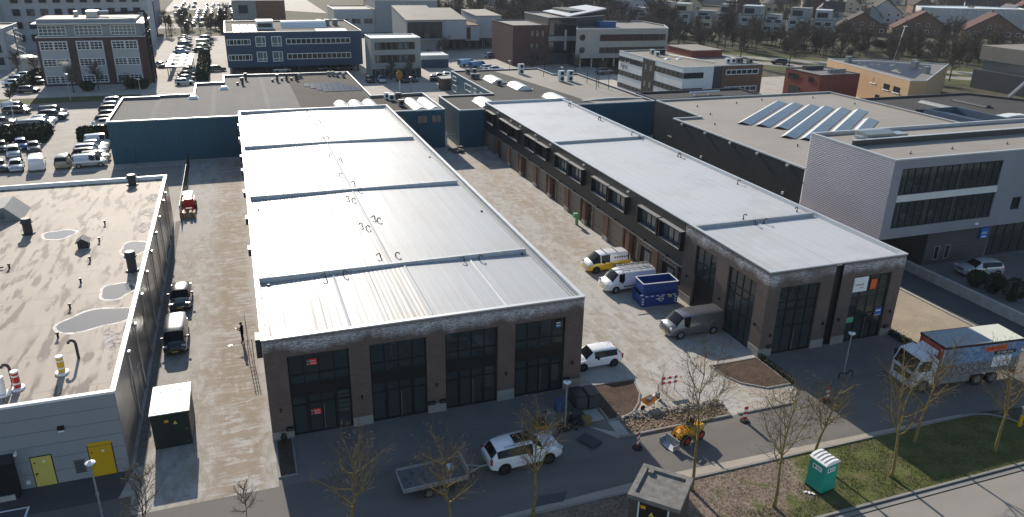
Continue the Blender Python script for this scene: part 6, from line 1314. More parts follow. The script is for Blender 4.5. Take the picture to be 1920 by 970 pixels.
loc(MB().box(-1.9, 1.85, -1.16, -.86, 1.151, 1.17), 'ledge', 'skip_blue', sk); loc(MB().box(-1.58, 1.8, -.8, .92, .4, .5), 'rubbish', 'soil', sk)
for k in range(6): loc(MB().box(-1.5 + k * .55, -1.22 + k * .55, -1.172, -1.164, 1.02, 1.1), 'marking', 'reflective_white', sk)
for x in (-1.7, 1.55):
    for k in range(3): loc(MB().cbox((x, -1.166, .32 + k * .25), (.26, .012, .09), 0, 0, 0, R(35)), 'marking', 'reflective_white', sk)
o = loc(MB().tube((.1, -1.17, .72), (.1, -1.16, .72), .26, n=20), 'emblem', 'reflective_white', sk); at(o, MB().tube((.1, -1.178, .72), (.1, -1.172, .72), .2, n=20).build('emblem_field', 'skip_blue')); at(o, text_mesh('renewi', .2, 'lettering', 'white_print') if 0 else MB().cbox((-.05, -1.176, .72), (.7, .008, .08)).build('emblem_bar', 'reflective_white'))
loc(MB().box(.85, 1.15, -1.17, -1.162, .8, 1.05), 'sticker', 'pale_yellow', sk)
# small plank trailer between the vans
pt = thing('plank_trailer', 'small open trailer with pale boards between the yellow and white vans', 'trailer', (35.0, 62.2, 0), rz=R(-6))
loc(MB().box(-1.3, 1.4, -.7, .7, .5, .58), 'bed', 'timber', pt); loc(MB().box(-1.3, 1.4, -.74, -.7, .5, .9).box(-1.3, 1.4, .7, .74, .5, .9).box(1.36, 1.4, -.7, .7, .58, .9), 'side_board', 'mid_grey', pt)
for y in (-.8, .8): loc(MB().tube((.1, y - .08, .28), (.1, y + .08, .28), .28, n=12), 'wheel', 'rubber', pt)
loc(MB().tube((-1.3, 0, .5), (-2.5, 0, .45), .05, n=6).path([(-1.3, -.65, .9), (-1.9, -.65, 1.25)], .03, 5).path([(-1.3, .65, .9), (-1.9, .65, 1.25)], .03, 5), 'drawbar', 'galv', pt)

# ================================================================== street furniture and site things
gk = thing('transformer_kiosk', 'dark green transformer kiosk with white roof in the left alley', 'kiosk', (-6.4, 47.3, 0))
MB().box(-7.52, -5.28, 45.55, 49.05, 0, 2.38).build('housing', 'kiosk_green', gk); MB().box(-7.58, -5.2, 45.5, 49.12, 2.38, 2.5).build('roof_edge', 'kiosk_green', gk); rf = MB().box(-7.56, -5.22, 45.52, 49.1, 2.502, 2.56).build('roof_slab', 'cap_white', gk)
MB().box(-7.36, -5.42, 45.75, 48.9, 2.561, 2.585).build('roof_panel', 'toilet_white', rf)
for x in (-7.0, -5.85):
    for y in (46.3, 48.4): MB().box(x - .13, x + .13, y - .13, y + .13, 2.586, 2.62).build('roof_vent', 'galv', rf)
dr = MB().box(-7.4, -6.42, 45.52, 45.548, .12, 2.25).build('door', 'kiosk_green', gk); MB().box(-6.38, -5.4, 45.52, 45.548, .12, 2.25).build('door', 'kiosk_green', gk)
MB().box(-6.75, -6.5, 45.505, 45.518, 1.9, 2.05).build('sticker', 'machine_yellow', dr); MB().add([(-6.25, 45.51, 1.7), (-6.0, 45.51, 1.7), (-6.12, 45.51, 1.95)], [(0, 1, 2)]).build('warning_triangle', 'pale_yellow', gk)
for z in (.3, 1.2): MB().box(-5.55, -5.48, 45.49, 45.518, z, z + .05).build('door_lock', 'steel', gk)

hut = thing('brick_substation', 'small brown brick substation hut with flat concrete roof at the bottom edge', 'hut', (19.6, 29.3, 0), rz=R(-45.5))
loc(MB().box(-1.35, 1.35, -1.4, 1.4, 0, 2.55), 'wall', 'brick_hut', hut); loc(MB().box(-1.45, 1.45, -1.5, 1.5, 2.55, 2.68), 'roof_slab', 'concrete_dark', hut)
m = MB(); ring(m, rect(-1.45, 1.45, -1.5, 1.5), rect(-1.12, 1.12, -1.17, 1.17), 2.682, 2.8, 2.68); loc(m, 'roof_kerb', 'concrete_dark', hut); loc(MB().box(-1.0, -.7, .8, 1.1, 2.681, 2.85), 'roof_vent', 'concrete_dark', hut)
f = loc(MB().box(-.75, .8, -1.44, -1.402, 0, 2.4), 'door', 'black', hut); at(f, MB().box(-.83, -.752, -1.46, -1.402, 0, 2.45).build('door_frame', 'frame_white')); at(f, MB().box(.802, .88, -1.46, -1.402, 0, 2.45).build('door_frame', 'frame_white'))
at(f, MB().box(-.68, -.4, -1.452, -1.442, 2.1, 2.3).build('sticker', 'machine_yellow')); at(f, MB().add([(-.2, -1.452, 1.75), (.1, -1.452, 1.75), (-.05, -1.452, 2.05)], [(0, 1, 2)]).build('warning_triangle', 'pale_yellow'))

to = thing('portable_toilet', 'green portable toilet with white ribbed roof on the grass verge', 'portable toilet', (30.75, 29.15, .05), rz=R(9))
loc(MB().box(-.6, .6, -.6, .6, .0, .14), 'base', 'kiosk_green', to)
m = MB(); m.add([(-.6, -.6, .14), (.6, -.6, .14), (.6, .6, .14), (-.6, .6, .14), (-.55, -.55, 2.05), (.55, -.55, 2.05), (.55, .55, 2.05), (-.55, .55, 2.05)], [(0, 1, 5, 4), (1, 2, 6, 5), (2, 3, 7, 6), (3, 0, 4, 7)]); loc(m, 'cabin', 'toilet_green', to)
m = MB(); m.ext_y([(-.62, 2.05), (-.62, 2.12), (-.42, 2.26), (0, 2.33), (.42, 2.26), (.62, 2.12), (.62, 2.05)], -.62, .62); rf = loc(m, 'roof', 'toilet_white', to)
for k in range(4): at(rf, MB().ext_y([(-.58, 2.145), (-.42, 2.285), (0, 2.355), (.42, 2.285), (.58, 2.145), (.42, 2.24), (0, 2.3), (-.42, 2.24)], -.42 + k * .27, -.36 + k * .27).build('roof_rib', 'skylight_grey'))
for a, b, rz_ in ((-.55, .55, 0), (-.55, .55, -90)):
    M = Matrix.Rotation(R(rz_), 3, 'Z')
    for u0, u1, z0, z1, d, nm, mt in ((-.4, .4, .3, 1.85, .598, 'door_panel' if rz_ == 0 else 'wall_panel', 'toilet_green'), (-.32, .34, 1.48, 1.78, .603, 'sign', 'white_print'), (-.26, -.12, 1.55, 1.72, .608, 'sign_mark', 'darkgrey_p')):
        yb = lambda z: -(d - .05 * (z - .14) / 1.9)
        vs = [M @ Vector(p) for p in ((u0, yb(z0), z0), (u1, yb(z0), z0), (u1, yb(z1), z1), (u0, yb(z1), z1))]
        loc(MB().quad(*vs), nm, 'dark_grey' if mt == 'darkgrey_p' else mt, to)
    for z in (1.56, 1.66): vs = [M @ Vector(p) for p in ((-.06, -.567, z), (.28, -.567, z), (.28, -.566, z + .04), (-.06, -.566, z + .04))]; loc(MB().quad(*vs), 'lettering_line', 'dark_grey', to)
random.seed(9)
for k in range(3): tag(MB().cbox((29.6 + k * .16, 29.0 - k * .14, .09), (.22, .12, .03), k).build('paper_scrap', 'white_print'), 'scrap of white paper on the soil beside the portable toilet', 'litter', 'scraps of paper by the toilet')

def lamp_post(x, y, h, label, r=.055, hr=.27, base=True, style='disc'):
    t = thing('street_lamp', label, 'street lamp', (x, y, 0)); MB().tube((x, y, 0), (x, y, h * .5), r * 1.25, r, 10).tube((x, y, h * .5), (x, y, h), r, r * .75, 10).build('pole', 'galv', t, 40); MB().tube((x, y, h * .48), (x, y, h * .52), r * 1.6, n=10).build('collar', 'galv', t)
    hd = MB().tube((x, y, h + .02), (x, y, h + .12), hr * .75, hr, 16).tube((x, y, h + .12), (x, y, h + .2), hr, hr * .55, 16).build('lamp_head', 'lamp_white', t, 50); MB().tube((x, y, h + .2), (x, y, h + .24), hr * .3, n=8).build('head_cap', 'mid_grey', hd)
    return t
lamp_post(18.4, 39.7, 3.5, 'short grey street lamp on a loose foot at the corner of the brick hall'); lamp_post(42.0, 39.75, 3.4, 'grey street lamp with white disc head on the right forecourt'); lamp_post(-9.75, 39.3, 3.9, 'grey street lamp in front of the yellow door at bottom left')
ft = thing('lamp_foot', 'round black lamp foot under the street lamp by the brick hall', 'lamp foot', (18.4, 39.7, 0)); MB().tube((18.4, 39.7, .01), (18.4, 39.7, .09), .55, .5, 18).build('base_plate', 'black', ft); MB().cbox((18.1, 39.45, .06), (1.3, .12, .08), .6).cbox((18.6, 39.5, .06), (1.3, .12, .08), -.5).build('base_arm', 'black', ft)
hp = thing('bike_hoop', 'low black bent steel rack at the foot of the right street lamp', 'rack', (41.6, 39.2, 0)); MB().path([(41.0, 39.2, 0), (41.05, 39.2, .5), (41.45, 39.25, .4), (41.75, 39.3, .2), (42.2, 39.3, .55), (42.4, 39.25, .3), (42.3, 39.2, 0)], .05, 6).build('tube', 'black', hp)
for x, y, h, l in ((-32.6, 177.0, 5.2, 'tall thin lamp post left of centre before the brick office'), (-19.9, 180.8, 3.2, 'short lamp post at the right corner of the brick office'), (-38.9, 158.8, 3.4, 'lamp post with white head among the cars at far left'), (37.1, 172.6, 3.0, 'lamp post before the pale square office'), (62.0, 176, 5.5, 'lamp post beyond the low blue warehouse'), (75.6, 231, 5, 'lamp post on the far square near the red office'), (74, 172, 4.2, 'lamp post before the large grey office')): lamp_post(x, y, h, l, .07, .35)
lg = thing('light_mast', 'tall leaning light mast behind the orange office', 'light mast', (168, 165, 0)); MB().tube((168, 165, 0), (171.5, 166, 13), .16, .09, 8).build('pole', 'lamp_white', lg); MB().cbox((171.6, 166, 13.1), (1.2, .4, .2)).build('lamp_head', 'lamp_white', lg)
sp = thing('round_sign', 'rusty orange round sign on a post before the pale square office', 'sign', (34.6, 173.2, 0)); MB().tube((34.6, 173.2, 0), (34.6, 173.2, 2.6), .1, n=8).build('pole', 'lamp_white', sp)
m = MB(); m.tube((34.6, 173.2, 2.4), (34.6, 173.2, 3.2), .25, .75, 10).tube((34.6, 173.2, 3.2), (34.6, 173.2, 4.0), .75, .7, 10).tube((34.6, 173.2, 4.0), (34.6, 173.2, 4.6), .7, .15, 10); m.build('sign_body', 'leaf_rust', sp, 60)
bl = thing('bollard', 'yellow bollard with grey cap at the rounded end of the grass verge', 'bollard', (48.6, 30.1, 0)); MB().tube((48.6, 30.1, 0), (48.6, 30.1, .9), .12, n=12).build('post', 'yellow_paint', bl); MB().tube((48.6, 30.1, .9), (48.75, 30.15, 1.5), .06, .22, 10).build('cap', 'galv', bl)

# road works
br = thing('road_barrier', 'red and white striped road barrier standing on the sandy yard entrance', 'barrier', (27.6, 41.7, 0), rz=R(-2))
for z in (.62, 1.02):
    b = None
    for k in range(5): loc(MB().box(-.62 + k * .25, -.62 + (k + 1) * .25 - .003, -.02, .02, z, z + .2), 'board', 'red_paint' if k % 2 == 0 else 'reflective_white', br)
for x in (-.5, .5): loc(MB().tube((x, .04, 0), (x, .04, 1.25), .025, n=6), 'leg', 'galv', br); loc(MB().tube((x, .04, 1.0), (x - .05, .7, .02), .022, n=5), 'stay', 'galv', br)
wb = thing('wheelbarrow', 'orange wheelbarrow beside the broken paving', 'wheelbarrow', (25.1, 40.2, 0), rz=R(200)); m = MB(); m.add([(-.35, -.22, .35), (.35, -.22, .35), (.35, .22, .35), (-.35, .22, .35), (-.5, -.36, .68), (.55, -.36, .68), (.55, .36, .68), (-.5, .36, .68)], [(0, 1, 5, 4), (1, 2, 6, 5), (2, 3, 7, 6), (3, 0, 4, 7), (0, 3, 2, 1)]); loc(m, 'tray', 'machine_yellow', wb)
loc(MB().tube((.62, -.05, .2), (.62, .05, .2), .2, n=14), 'wheel', 'rubber', wb); loc(MB().path([(.62, -.1, .2), (-.2, -.25, .32), (-1.0, -.3, .6)], .02, 5).path([(.62, .1, .2), (-.2, .25, .32), (-1.0, .3, .6)], .02, 5), 'handle', 'galv', wb); loc(MB().tube((-.3, -.25, .32), (-.38, -.25, 0), .02, n=5).tube((-.3, .25, .32), (-.38, .25, 0), .02, n=5), 'leg', 'galv', wb); loc(MB().cbox((0, 0, .68), (.35, .3, .18), .4), 'load', 'bag_blue', wb)
pc = thing('tamper', 'small grey tamper standing by the wheelbarrow', 'tool', (26.3, 41.05, 0)); MB().box(26.12, 26.48, 40.9, 41.2, 0, .12).build('plate', 'dark_grey', pc); MB().box(26.17, 26.43, 40.93, 41.17, .12, .5).build('motor', 'mid_grey', pc); MB().path([(26.35, 41.1, .3), (26.42, 41.3, .95)], .03, 5).build('handle', 'black', pc)
cmp_ = thing('plate_compactor', 'yellow and black plate compactor in the shade before the brick hall', 'compactor', (16.9, 40.35, 0)); MB().box(16.45, 17.25, 40.05, 40.65, .02, .2).build('plate', 'machine_yellow', cmp_); MB().box(16.5, 17.1, 40.1, 40.6, .2, .62).build('motor', 'black', cmp_); MB().path([(17.1, 40.35, .35), (17.45, 40.4, 1.05)], .05, 6).cbox((17.45, 40.4, 1.1), (.12, .5, .08)).build('handle', 'timber', cmp_)
def beacon(x, y, label, red='red_paint', tilt=0):
    t = thing('guide_beacon', label, 'beacon', (x, y, 0), rz=tilt); loc(MB().tube((0, 0, 0), (0, 0, .1), .36, .3, 12), 'foot', 'rubber', t)
    for k in range(5): loc(MB().add([(-.13, -.02, .14 + k * .2), (.13, -.02, .2 + k * .2), (.13, -.02, .4 + k * .2), (-.13, -.02, .34 + k * .2), (-.13, .02, .14 + k * .2), (.13, .02, .2 + k * .2), (.13, .02, .4 + k * .2), (-.13, .02, .34 + k * .2)], [(0, 1, 2, 3), (7, 6, 5, 4), (0, 4, 5, 1), (1, 5, 6, 2), (3, 2, 6, 7), (0, 3, 7, 4)]), 'stripe', red if k % 2 == 0 else 'reflective_white', t)
beacon(22.05, 36.15, 'striped guide beacon on the street at the edge of the building shadow', 'red_paint', R(25)); beacon(30.65, 36.6, 'striped guide beacon on the sunlit kerb right of the broken paving', 'red_paint', R(-25)); beacon(37.9, 36.9, 'striped guide beacon on the shaded street near the truck', 'red_paint', R(-10))
bs = thing('paving_stack', 'stack of concrete kerbs lying on the shaded street', 'stack', (19.3, 37.7, 0), rz=R(-62))
for k in range(5): loc(MB().box(-.7, .7, -.45 + k * .19, -.28 + k * .19, .01, .18), 'kerb_stone', 'slate_pallet', bs)
for i, (x, y, z) in enumerate(((20.3, 41.9, 1.1), (21.25, 41.8, 1.1))):
    t = thing('wrapped_pallet', ('left' if i == 0 else 'right') + ' one of two dark wrapped pallets at the corner of the brick hall', 'pallet', (x, y, 0), 'wrapped pallets at the hall corner'); MB().box(x - .4, x + .42, y - .75, y + .75, .14, 1.15).build('load', 'slate_pallet', t); MB().box(x - .37, x + .39, y - .7, y + .7, 1.15, 1.2).build('top_sheet', 'black', t); MB().box(x - .4, x + .42, y - .7, y + .7, 0, .12).build('pallet', 'timber', t)
fs = thing('slab_stack', 'flat stack of pale slabs below the wrapped pallets', 'stack', (20.9, 40.2, 0))
for k in range(3): MB().box(20.3, 21.35, 39.75 + k * .42, 40.15 + k * .42, .01, .16).build('slab', 'concrete', fs)
for k, (x, y, r, h, c, l) in enumerate(((18.9, 41.9, .38, .75, 'bag_blue', 'blue drum beside the wrapped pallets'), (18.0, 41.3, .62, .5, 'concrete_dark', 'grey round heap of sand beside the street lamp'), (19.5, 40.5, .45, .6, 'dark_grey', 'dark bin between the pallets and the street lamp'))): tag(MB().tube((x, y, .01), (x, y, h), r, r * (.95 if k != 1 else .35), 14).build(('drum', 'sand_heap', 'bin')[k], c, None, 40), l, ('drum', 'heap', 'bin')[k])
ct = thing('crate_stack', 'two green crates stacked under the street lamp at the hall corner', 'crates', (20.0, 39.7, 0))
for k in range(2): MB().box(19.7, 20.3, 39.5, 39.95, k * .3, k * .3 + .28).build('crate', 'bark_yellow', ct)
random.seed(21)
stuff = MB()
for k in range(26): stuff.cbox((random.uniform(18.7, 19.7), random.uniform(39.5, 40.6), random.uniform(.05, .35)), (random.uniform(.1, .5), random.uniform(.05, .3), random.uniform(.05, .3)), random.uniform(0, 3))
tag(stuff.build('tool_heap', 'dark_grey'), 'heap of dark tools and cables behind the street lamp', 'tool heap')
# dug-up strip: sand bed with heaps of broken paving stones
slab('dug_strip', [(22.3, 37.6), (30.2, 37.6), (30.5, 38.9), (23.6, 39.7), (22.4, 39.4)], .016, 'dug_sand')
random.seed(31); base = MB(); base.box(-.11, .11, -.055, .055, -.04, .04); bme = base.mesh('paving_stone'); bme.materials.append(MATS['stone_pale'])
rs = thing('stone_windrow', 'row of loose pale paving stones heaped along the dug-up strip', 'stones', (26, 39.3, 0))
for k in range(280):
    u = random.random(); x = 22.4 + u * 8.0; y = 39.55 - u * .55 + random.gauss(0, .17); z = .05 + abs(random.gauss(0, .09))
    o = bpy.data.objects.new('paving_stone', bme); COL.objects.link(o); o.parent = rs; o.location = (x - 26, y - 39.3, z); o.rotation_euler = (random.uniform(-.6, .6), random.uniform(-.6, .6), random.uniform(0, 3.1))
cl = MB(); rnd = random.uniform
for k in range(900):
    x = rnd(22.4, 30.2); y = rnd(37.65, 39.2); r = rnd(.03, .11); cl.cbox((x, y, .02 + r * .3), (r * 2, r * 1.4, r), rnd(0, 3), 0, rnd(-.4, .4))
o = cl.build('soil_clods', 'dug_sand'); o['kind'] = 'stuff'; tag(o, 'loose sand clods in the dug-up strip behind the loader', 'soil')
tag(MB().cbox((25.0, 38.6, .06), (.06, 2.6, .04), R(18)).build('measuring_lath', 'timber'), 'pale wooden lath lying across the dug-up strip', 'lath')
# ladder, person, barrier of the alley
ld = thing('ladder_frame', 'dark steel ladder with long handrail standing beside the left wall of the brick hall', 'ladder', (-1.33, 55.1, 0))
for q in (-.17, .17): MB().tube((-1.33 + q, 55.1, 0), (-1.33 + q, 55.1, 2.15), .03, n=6).build('rail', 'dark_steel', ld)
for k in range(1, 8): MB().tube((-1.5, 55.1, k * .27), (-1.16, 55.1, k * .27), .018, n=5).build('rung', 'dark_steel', ld)
MB().tube((-1.33, 55.1, 2.12), (-1.58, 60.1, 2.12), .03, n=6).build('handrail', 'dark_steel', ld)
MB().tube((-1.58, 60.1, 2.12), (-1.58, 60.1, 0), .03, n=6).build('post', 'dark_steel', ld)
ho = tag(MB().box(-.75, -.4, 44.8, 45.9, 5.9, 7.2).build('corner_box', 'dark_grey'), 'dark box on the left front corner of the brick hall', 'hopper')  # plain dark box set against the side wall below the roof edge
def person():
    me = bpy.data.meshes.new('body'); J = {}
    V = [('pel', 0, 0, .98, .15), ('sp', 0, .0, 1.2, .15), ('ch', 0, -.01, 1.40, .17), ('nk', 0, .0, 1.55, .065), ('hd', 0, .04, 1.66, .085), ('ht', 0, .03, 1.76, .075)]
    for s, n_ in ((-1, 'l'), (1, 'r')):
        V += [(n_ + 'h', s * .10, 0, .92, .105), (n_ + 'k', s * .11, .02 * s + .02, .50, .072), (n_ + 'a', s * .11, -.03 * s, .09, .05), (n_ + 't', s * .12, .15 - .03 * s, .045, .045),
              (n_ + 's', s * .19, 0, 1.43, .07), (n_ + 'e', s * .24, .06, 1.16, .052), (n_ + 'w', s * .10, .28, 1.20, .036), (n_ + 'p', s * .06, .35, 1.23, .034), (n_ + 'f', s * .03, .41, 1.25, .02)]
    Ed = [('pel', 'sp'), ('sp', 'ch'), ('ch', 'nk'), ('nk', 'hd'), ('hd', 'ht')]
    for n_ in 'lr': Ed += [('pel', n_ + 'h'), (n_ + 'h', n_ + 'k'), (n_ + 'k', n_ + 'a'), (n_ + 'a', n_ + 't'), ('ch', n_ + 's'), (n_ + 's', n_ + 'e'), (n_ + 'e', n_ + 'w'), (n_ + 'w', n_ + 'p'), (n_ + 'p', n_ + 'f')]
    ix = {v[0]: i for i, v in enumerate(V)}
    me.from_pydata([v[1:4] for v in V], [(ix[a], ix[b]) for a, b in Ed], [])
    o = bpy.data.objects.new('body', me); COL.objects.link(o); mo = o.modifiers.new('skin', 'SKIN')
    sv = me.skin_vertices[0].data
    for i, v in enumerate(V): sv[i].radius = (v[4], v[4] * (.75 if v[0] in ('pel', 'sp', 'ch') else 1))
    sv[0].use_root = True; o.modifiers.new('sub', 'SUBSURF').levels = 1; o.modifiers['sub'].render_levels = 2; me.materials.append(MATS['cloth_dark']); return o
pe = thing('person', 'person in dark clothes standing in the left alley looking at something in hand', 'person', (-1.9, 58.9, 0), rz=R(70))
at(pe, person())
hd = MB(); n1, n2 = 10, 7; c = Vector((0, .045, 1.685))
for i in range(n2 + 1):
    for j in range(n1): a = math.pi * i / n2; b = 2 * math.pi * j / n1; hd.v.append(tuple(c + Vector((.083 * math.sin(a) * math.cos(b), .102 * math.sin(a) * math.sin(b), .118 * math.cos(a)))))
for i in range(n2):
    for j in range(n1): hd.f.append((i * n1 + j, i * n1 + (j + 1) % n1, (i + 1) * n1 + (j + 1) % n1, (i + 1) * n1 + j)); hd.mi.append(0)
hd.cbox((0, .15, 1.67), (.025, .03, .04)); hd.mi += []
he = at(pe, hd.build('head', 'skin', None, 0)); hr_ = MB(); hr_.tube((0, .02, 1.70), (0, .02, 1.82), .105, .07, 10); at(he, hr_.build('hair', 'hair', None, 0))
for s in (-1, 1):
    m = MB(); m.cbox((s * .055, .35, 1.235), (.05, .09, .03))
    for k in range(4): m.tube((s * .055 + (k - 1.5) * .016, .39, 1.235), (s * .045 + (k - 1.5) * .012, .45 + .01 * (k in (1, 2)), 1.225), .008, n=4)
    m.tube((s * .03, .34, 1.24), (s * .01, .40, 1.25), .009, n=4); at(pe, m.build('hand', 'skin'))
tag(MB().cbox((-2.33, 59.06, 1.26), (.08, .15, .015), R(70)).build('phone', 'white_print'), 'small white phone held by the person in the alley', 'phone')
tag(MB().cbox((-2.9, 58.6, .02), (.35, .25, .02), .4).build('paper_sheet', 'white_print'), 'white sheet of paper lying on the paving beside the person', 'paper')
tag(MB().cbox((35.9, 77.6, 1.2), (.5, .5, .5)).cbox((36.1, 77.6, .5), (.3, .3, 1.0)).build('green_box', 'green_print'), 'pale green box by the roller doors of the right hall', 'box')
fc = thing('mesh_fence', 'dark mesh fence along the grey hall side of the left alley', 'fence', (-8.2, 95, 0))
for k in range(9): MB().tube((-8.0, 92 + k * 3, 0), (-8.0, 92 + k * 3, 1.9), .04, n=5).build('post', 'black', fc)
m = MB()
for z in (.1, .7, 1.3, 1.85): m.tube((-8.0, 92, z), (-8.0, 118, z), .018, n=4)
for k in range(130): m.tube((-8.0, 92 + k * .2, .05), (-8.0, 92 + k * .2, 1.85), .008, n=3)
m.build('mesh', 'black', fc)
# ================================================================== vegetation
CAMP = Vector((0, 0, 30)); FPX = 1424.0
def in_view(x, y, z=2, mg=120):
    d = Vector((x, y, z)) - CAMP; zz = d.dot(fw)
    if zz < 1: return False
    px = 960 + FPX * d.dot(rt2) / zz; py = 485 - FPX * d.dot(up2) / zz
    return -mg < px < 1920 + mg and -mg < py < 970 + mg
def grow(mb, p, d, L, r, n, rng, sides, bend=.25, lift=.15, tip=.35):
    """one bent tapering branch; returns its points with directions"""
    out = []; st = L / n
    for k in range(n):
        q = p + d * st; r1 = r * (1 - (1 - tip) * (k + 1) / n); r0 = r * (1 - (1 - tip) * k / n)
        mb.tube(p, q, r0, r1, sides, False); p = q; out.append((p.copy(), d.copy(), r1))
        d = (d + Vector((rng.uniform(-bend, bend), rng.uniform(-bend, bend), rng.uniform(-bend, bend) * .6 + lift))).normalized()
    return out
def bare_tree(name, label, x, y, h, seed, bark, twig, group=None, lean=(0, 0), fork=.34, limbs=13, tr=.085, dens=1.0):
    rng = random.Random(seed); t = thing(name, label, 'tree', (x, y, .03), group); tk = MB(); cr = MB()
    p = Vector((x, y, .03)); d = Vector((lean[0], lean[1], 1)).normalized(); pts = []
    n = 12; st = h * .86 / n; r = tr
    for k in range(n):
        q = p + d * st; r1 = tr * (1 - .88 * ((k + 1) / n)); tk.tube(p, q, r * 1.25 if k == 0 else r, r1, 7, k == 0); p = q; r = r1; pts.append((p.copy(), r))
        d = (d + Vector((rng.uniform(-.09, .09), rng.uniform(-.09, .09), .12))).normalized()
    ga = rng.uniform(0, 6)
    for i in range(limbs):
        f = fork + (.95 - fork) * (i / (limbs - 1)) ** 1.1; bp, br = pts[min(n - 1, int(f * n))]; ga += 2.4 + rng.uniform(-.4, .4)
        el = R(rng.uniform(30, 62)); L = h * rng.uniform(.30, .44) * (1.15 - .58 * f)
        dd = Vector((math.cos(ga) * math.sin(el), math.sin(ga) * math.sin(el), math.cos(el)))
        b1 = grow(tk, bp, dd, L, max(br * .66, .03), 5, rng, 5, .2, .12)
        for j, (q, qd, qr) in enumerate(b1):
            for s in range(3):
                a = rng.uniform(0, 6.28); side = qd.orthogonal().normalized(); side.rotate(Matrix.Rotation(a, 3, qd)); d2 = (qd * .75 + side * rng.uniform(.5, 1.0) + Vector((0, 0, .15))).normalized()
                b2 = grow(cr, q, d2, L * rng.uniform(.25, .55), max(qr * .5, .010), 4, rng, 3, .28, .1)
                for (u, ud, ur) in b2:
                    if rng.random() < .72 * dens:
                        side = ud.orthogonal().normalized(); side.rotate(Matrix.Rotation(rng.uniform(0, 6.28), 3, ud)); d3 = (ud + side * rng.uniform(.5, 1.1)).normalized()
                        grow(cr, u, d3, L * rng.uniform(.10, .24), max(ur * .6, .007), 2, rng, 3, .3, .1, .6)
                        if rng.random() < .12: cr.cbox(u + d3 * L * .15, (.04, .04, .04))
    tk.build('trunk', bark, t, 0); cr.build('crown', twig, t); return t
TL = [(23.15, 31.35, 9.2, 'tall bare tree rising in front of the yellow loader', (.05, .02)), (26.95, 28.5, 8.4, 'bare yellow-barked tree left of the portable toilet', (.02, .0)), (32.2, 31.5, 6.2, 'small bare tree directly behind the portable toilet', (.10, .02)), (35.7, 28.5, 8.6, 'bare tree on the sunlit grass edge between toilet and truck', (.03, 0)), (40.0, 30.9, 7.6, 'bare tree in the shade before the truck cab', (.06, .02)), (44.2, 28.4, 8.0, 'bare tree before the rear of the truck', (.05, .02)), (13.2, 32.1, 6.9, 'bare tree before the front of the white SUV', (.02, .03)), (8.2, 31.4, 7.0, 'bare tree before the flat trailer', (0, .03)), (3.0, 32.6, 7.4, 'bare tree before the left front of the brick hall', (0, .05))]
for i, (x, y, h, l, ln) in enumerate(TL): bare_tree('street_tree', l, x, y, h, 40 + i, 'bark_yellow', 'twig_yellow', 'young bare street trees on the verge', ln, .36 if i not in (6, 7, 8) else .42, 15, .11, 1.0)
bare_tree('street_tree', 'low bare bushy tree beside the street lamp at bottom left', -7.4, 37.6, 4.3, 91, 'bark_grey', 'twig_yellow', None, (0, .02), .15, 15, .05)
bare_tree('shrub_sapling', 'thin bare sapling on the front pavement at the bottom left corner of the hall', -2.2, 37.3, 2.4, 93, 'bark_grey', 'twig_yellow', None, (0, 0), .1, 9, .02, .7)
# bark-strewn grass tufts on the verge (uncountable)
rng = random.Random(77); gr = MB(); dead = MB()
def grassy(x, y): return (x > 30.8 + 1.0 * math.sin(y * 1.7)) or y < 28.6 + .8 * math.sin(x * 1.3) + (.5 if x > 29 else 0)
for k in range(26000):
    x = rng.uniform(13, 48.8); y = rng.uniform(26.98, 32.25)
    if x > 45.8 and (x - 46.2) ** 2 / 8 + (y - 29.6) ** 2 / 6.6 > 1: continue
    h = rng.uniform(.04, .13); a = rng.uniform(0, 6.28); w = .02; c, s = math.cos(a) * w, math.sin(a) * w; lx, ly = rng.uniform(-.05, .05), rng.uniform(-.05, .05)
    if math.sin(x * 2.3 + 1.4 * math.sin(y * 1.9)) + math.sin(y * 3.1 + x * .7) > rng.uniform(.1, 1.6): continue
    tgt = gr if grassy(x, y) else (dead if rng.random() < .35 else None)
    if tgt: tgt.add([(x - c, y - s, .048), (x + c, y + s, .048), (x + lx, y + ly, .048 + h)], [(0, 1, 2)])
o = gr.build('verge_grass', 'grass_blade'); o['kind'] = 'stuff'; tag(o, 'short green grass on the verge', 'grass')
o = dead.build('verge_litter', 'twig_pale'); o['kind'] = 'stuff'; tag(o, 'dry litter and dead stems on the bare soil of the verge', 'litter')
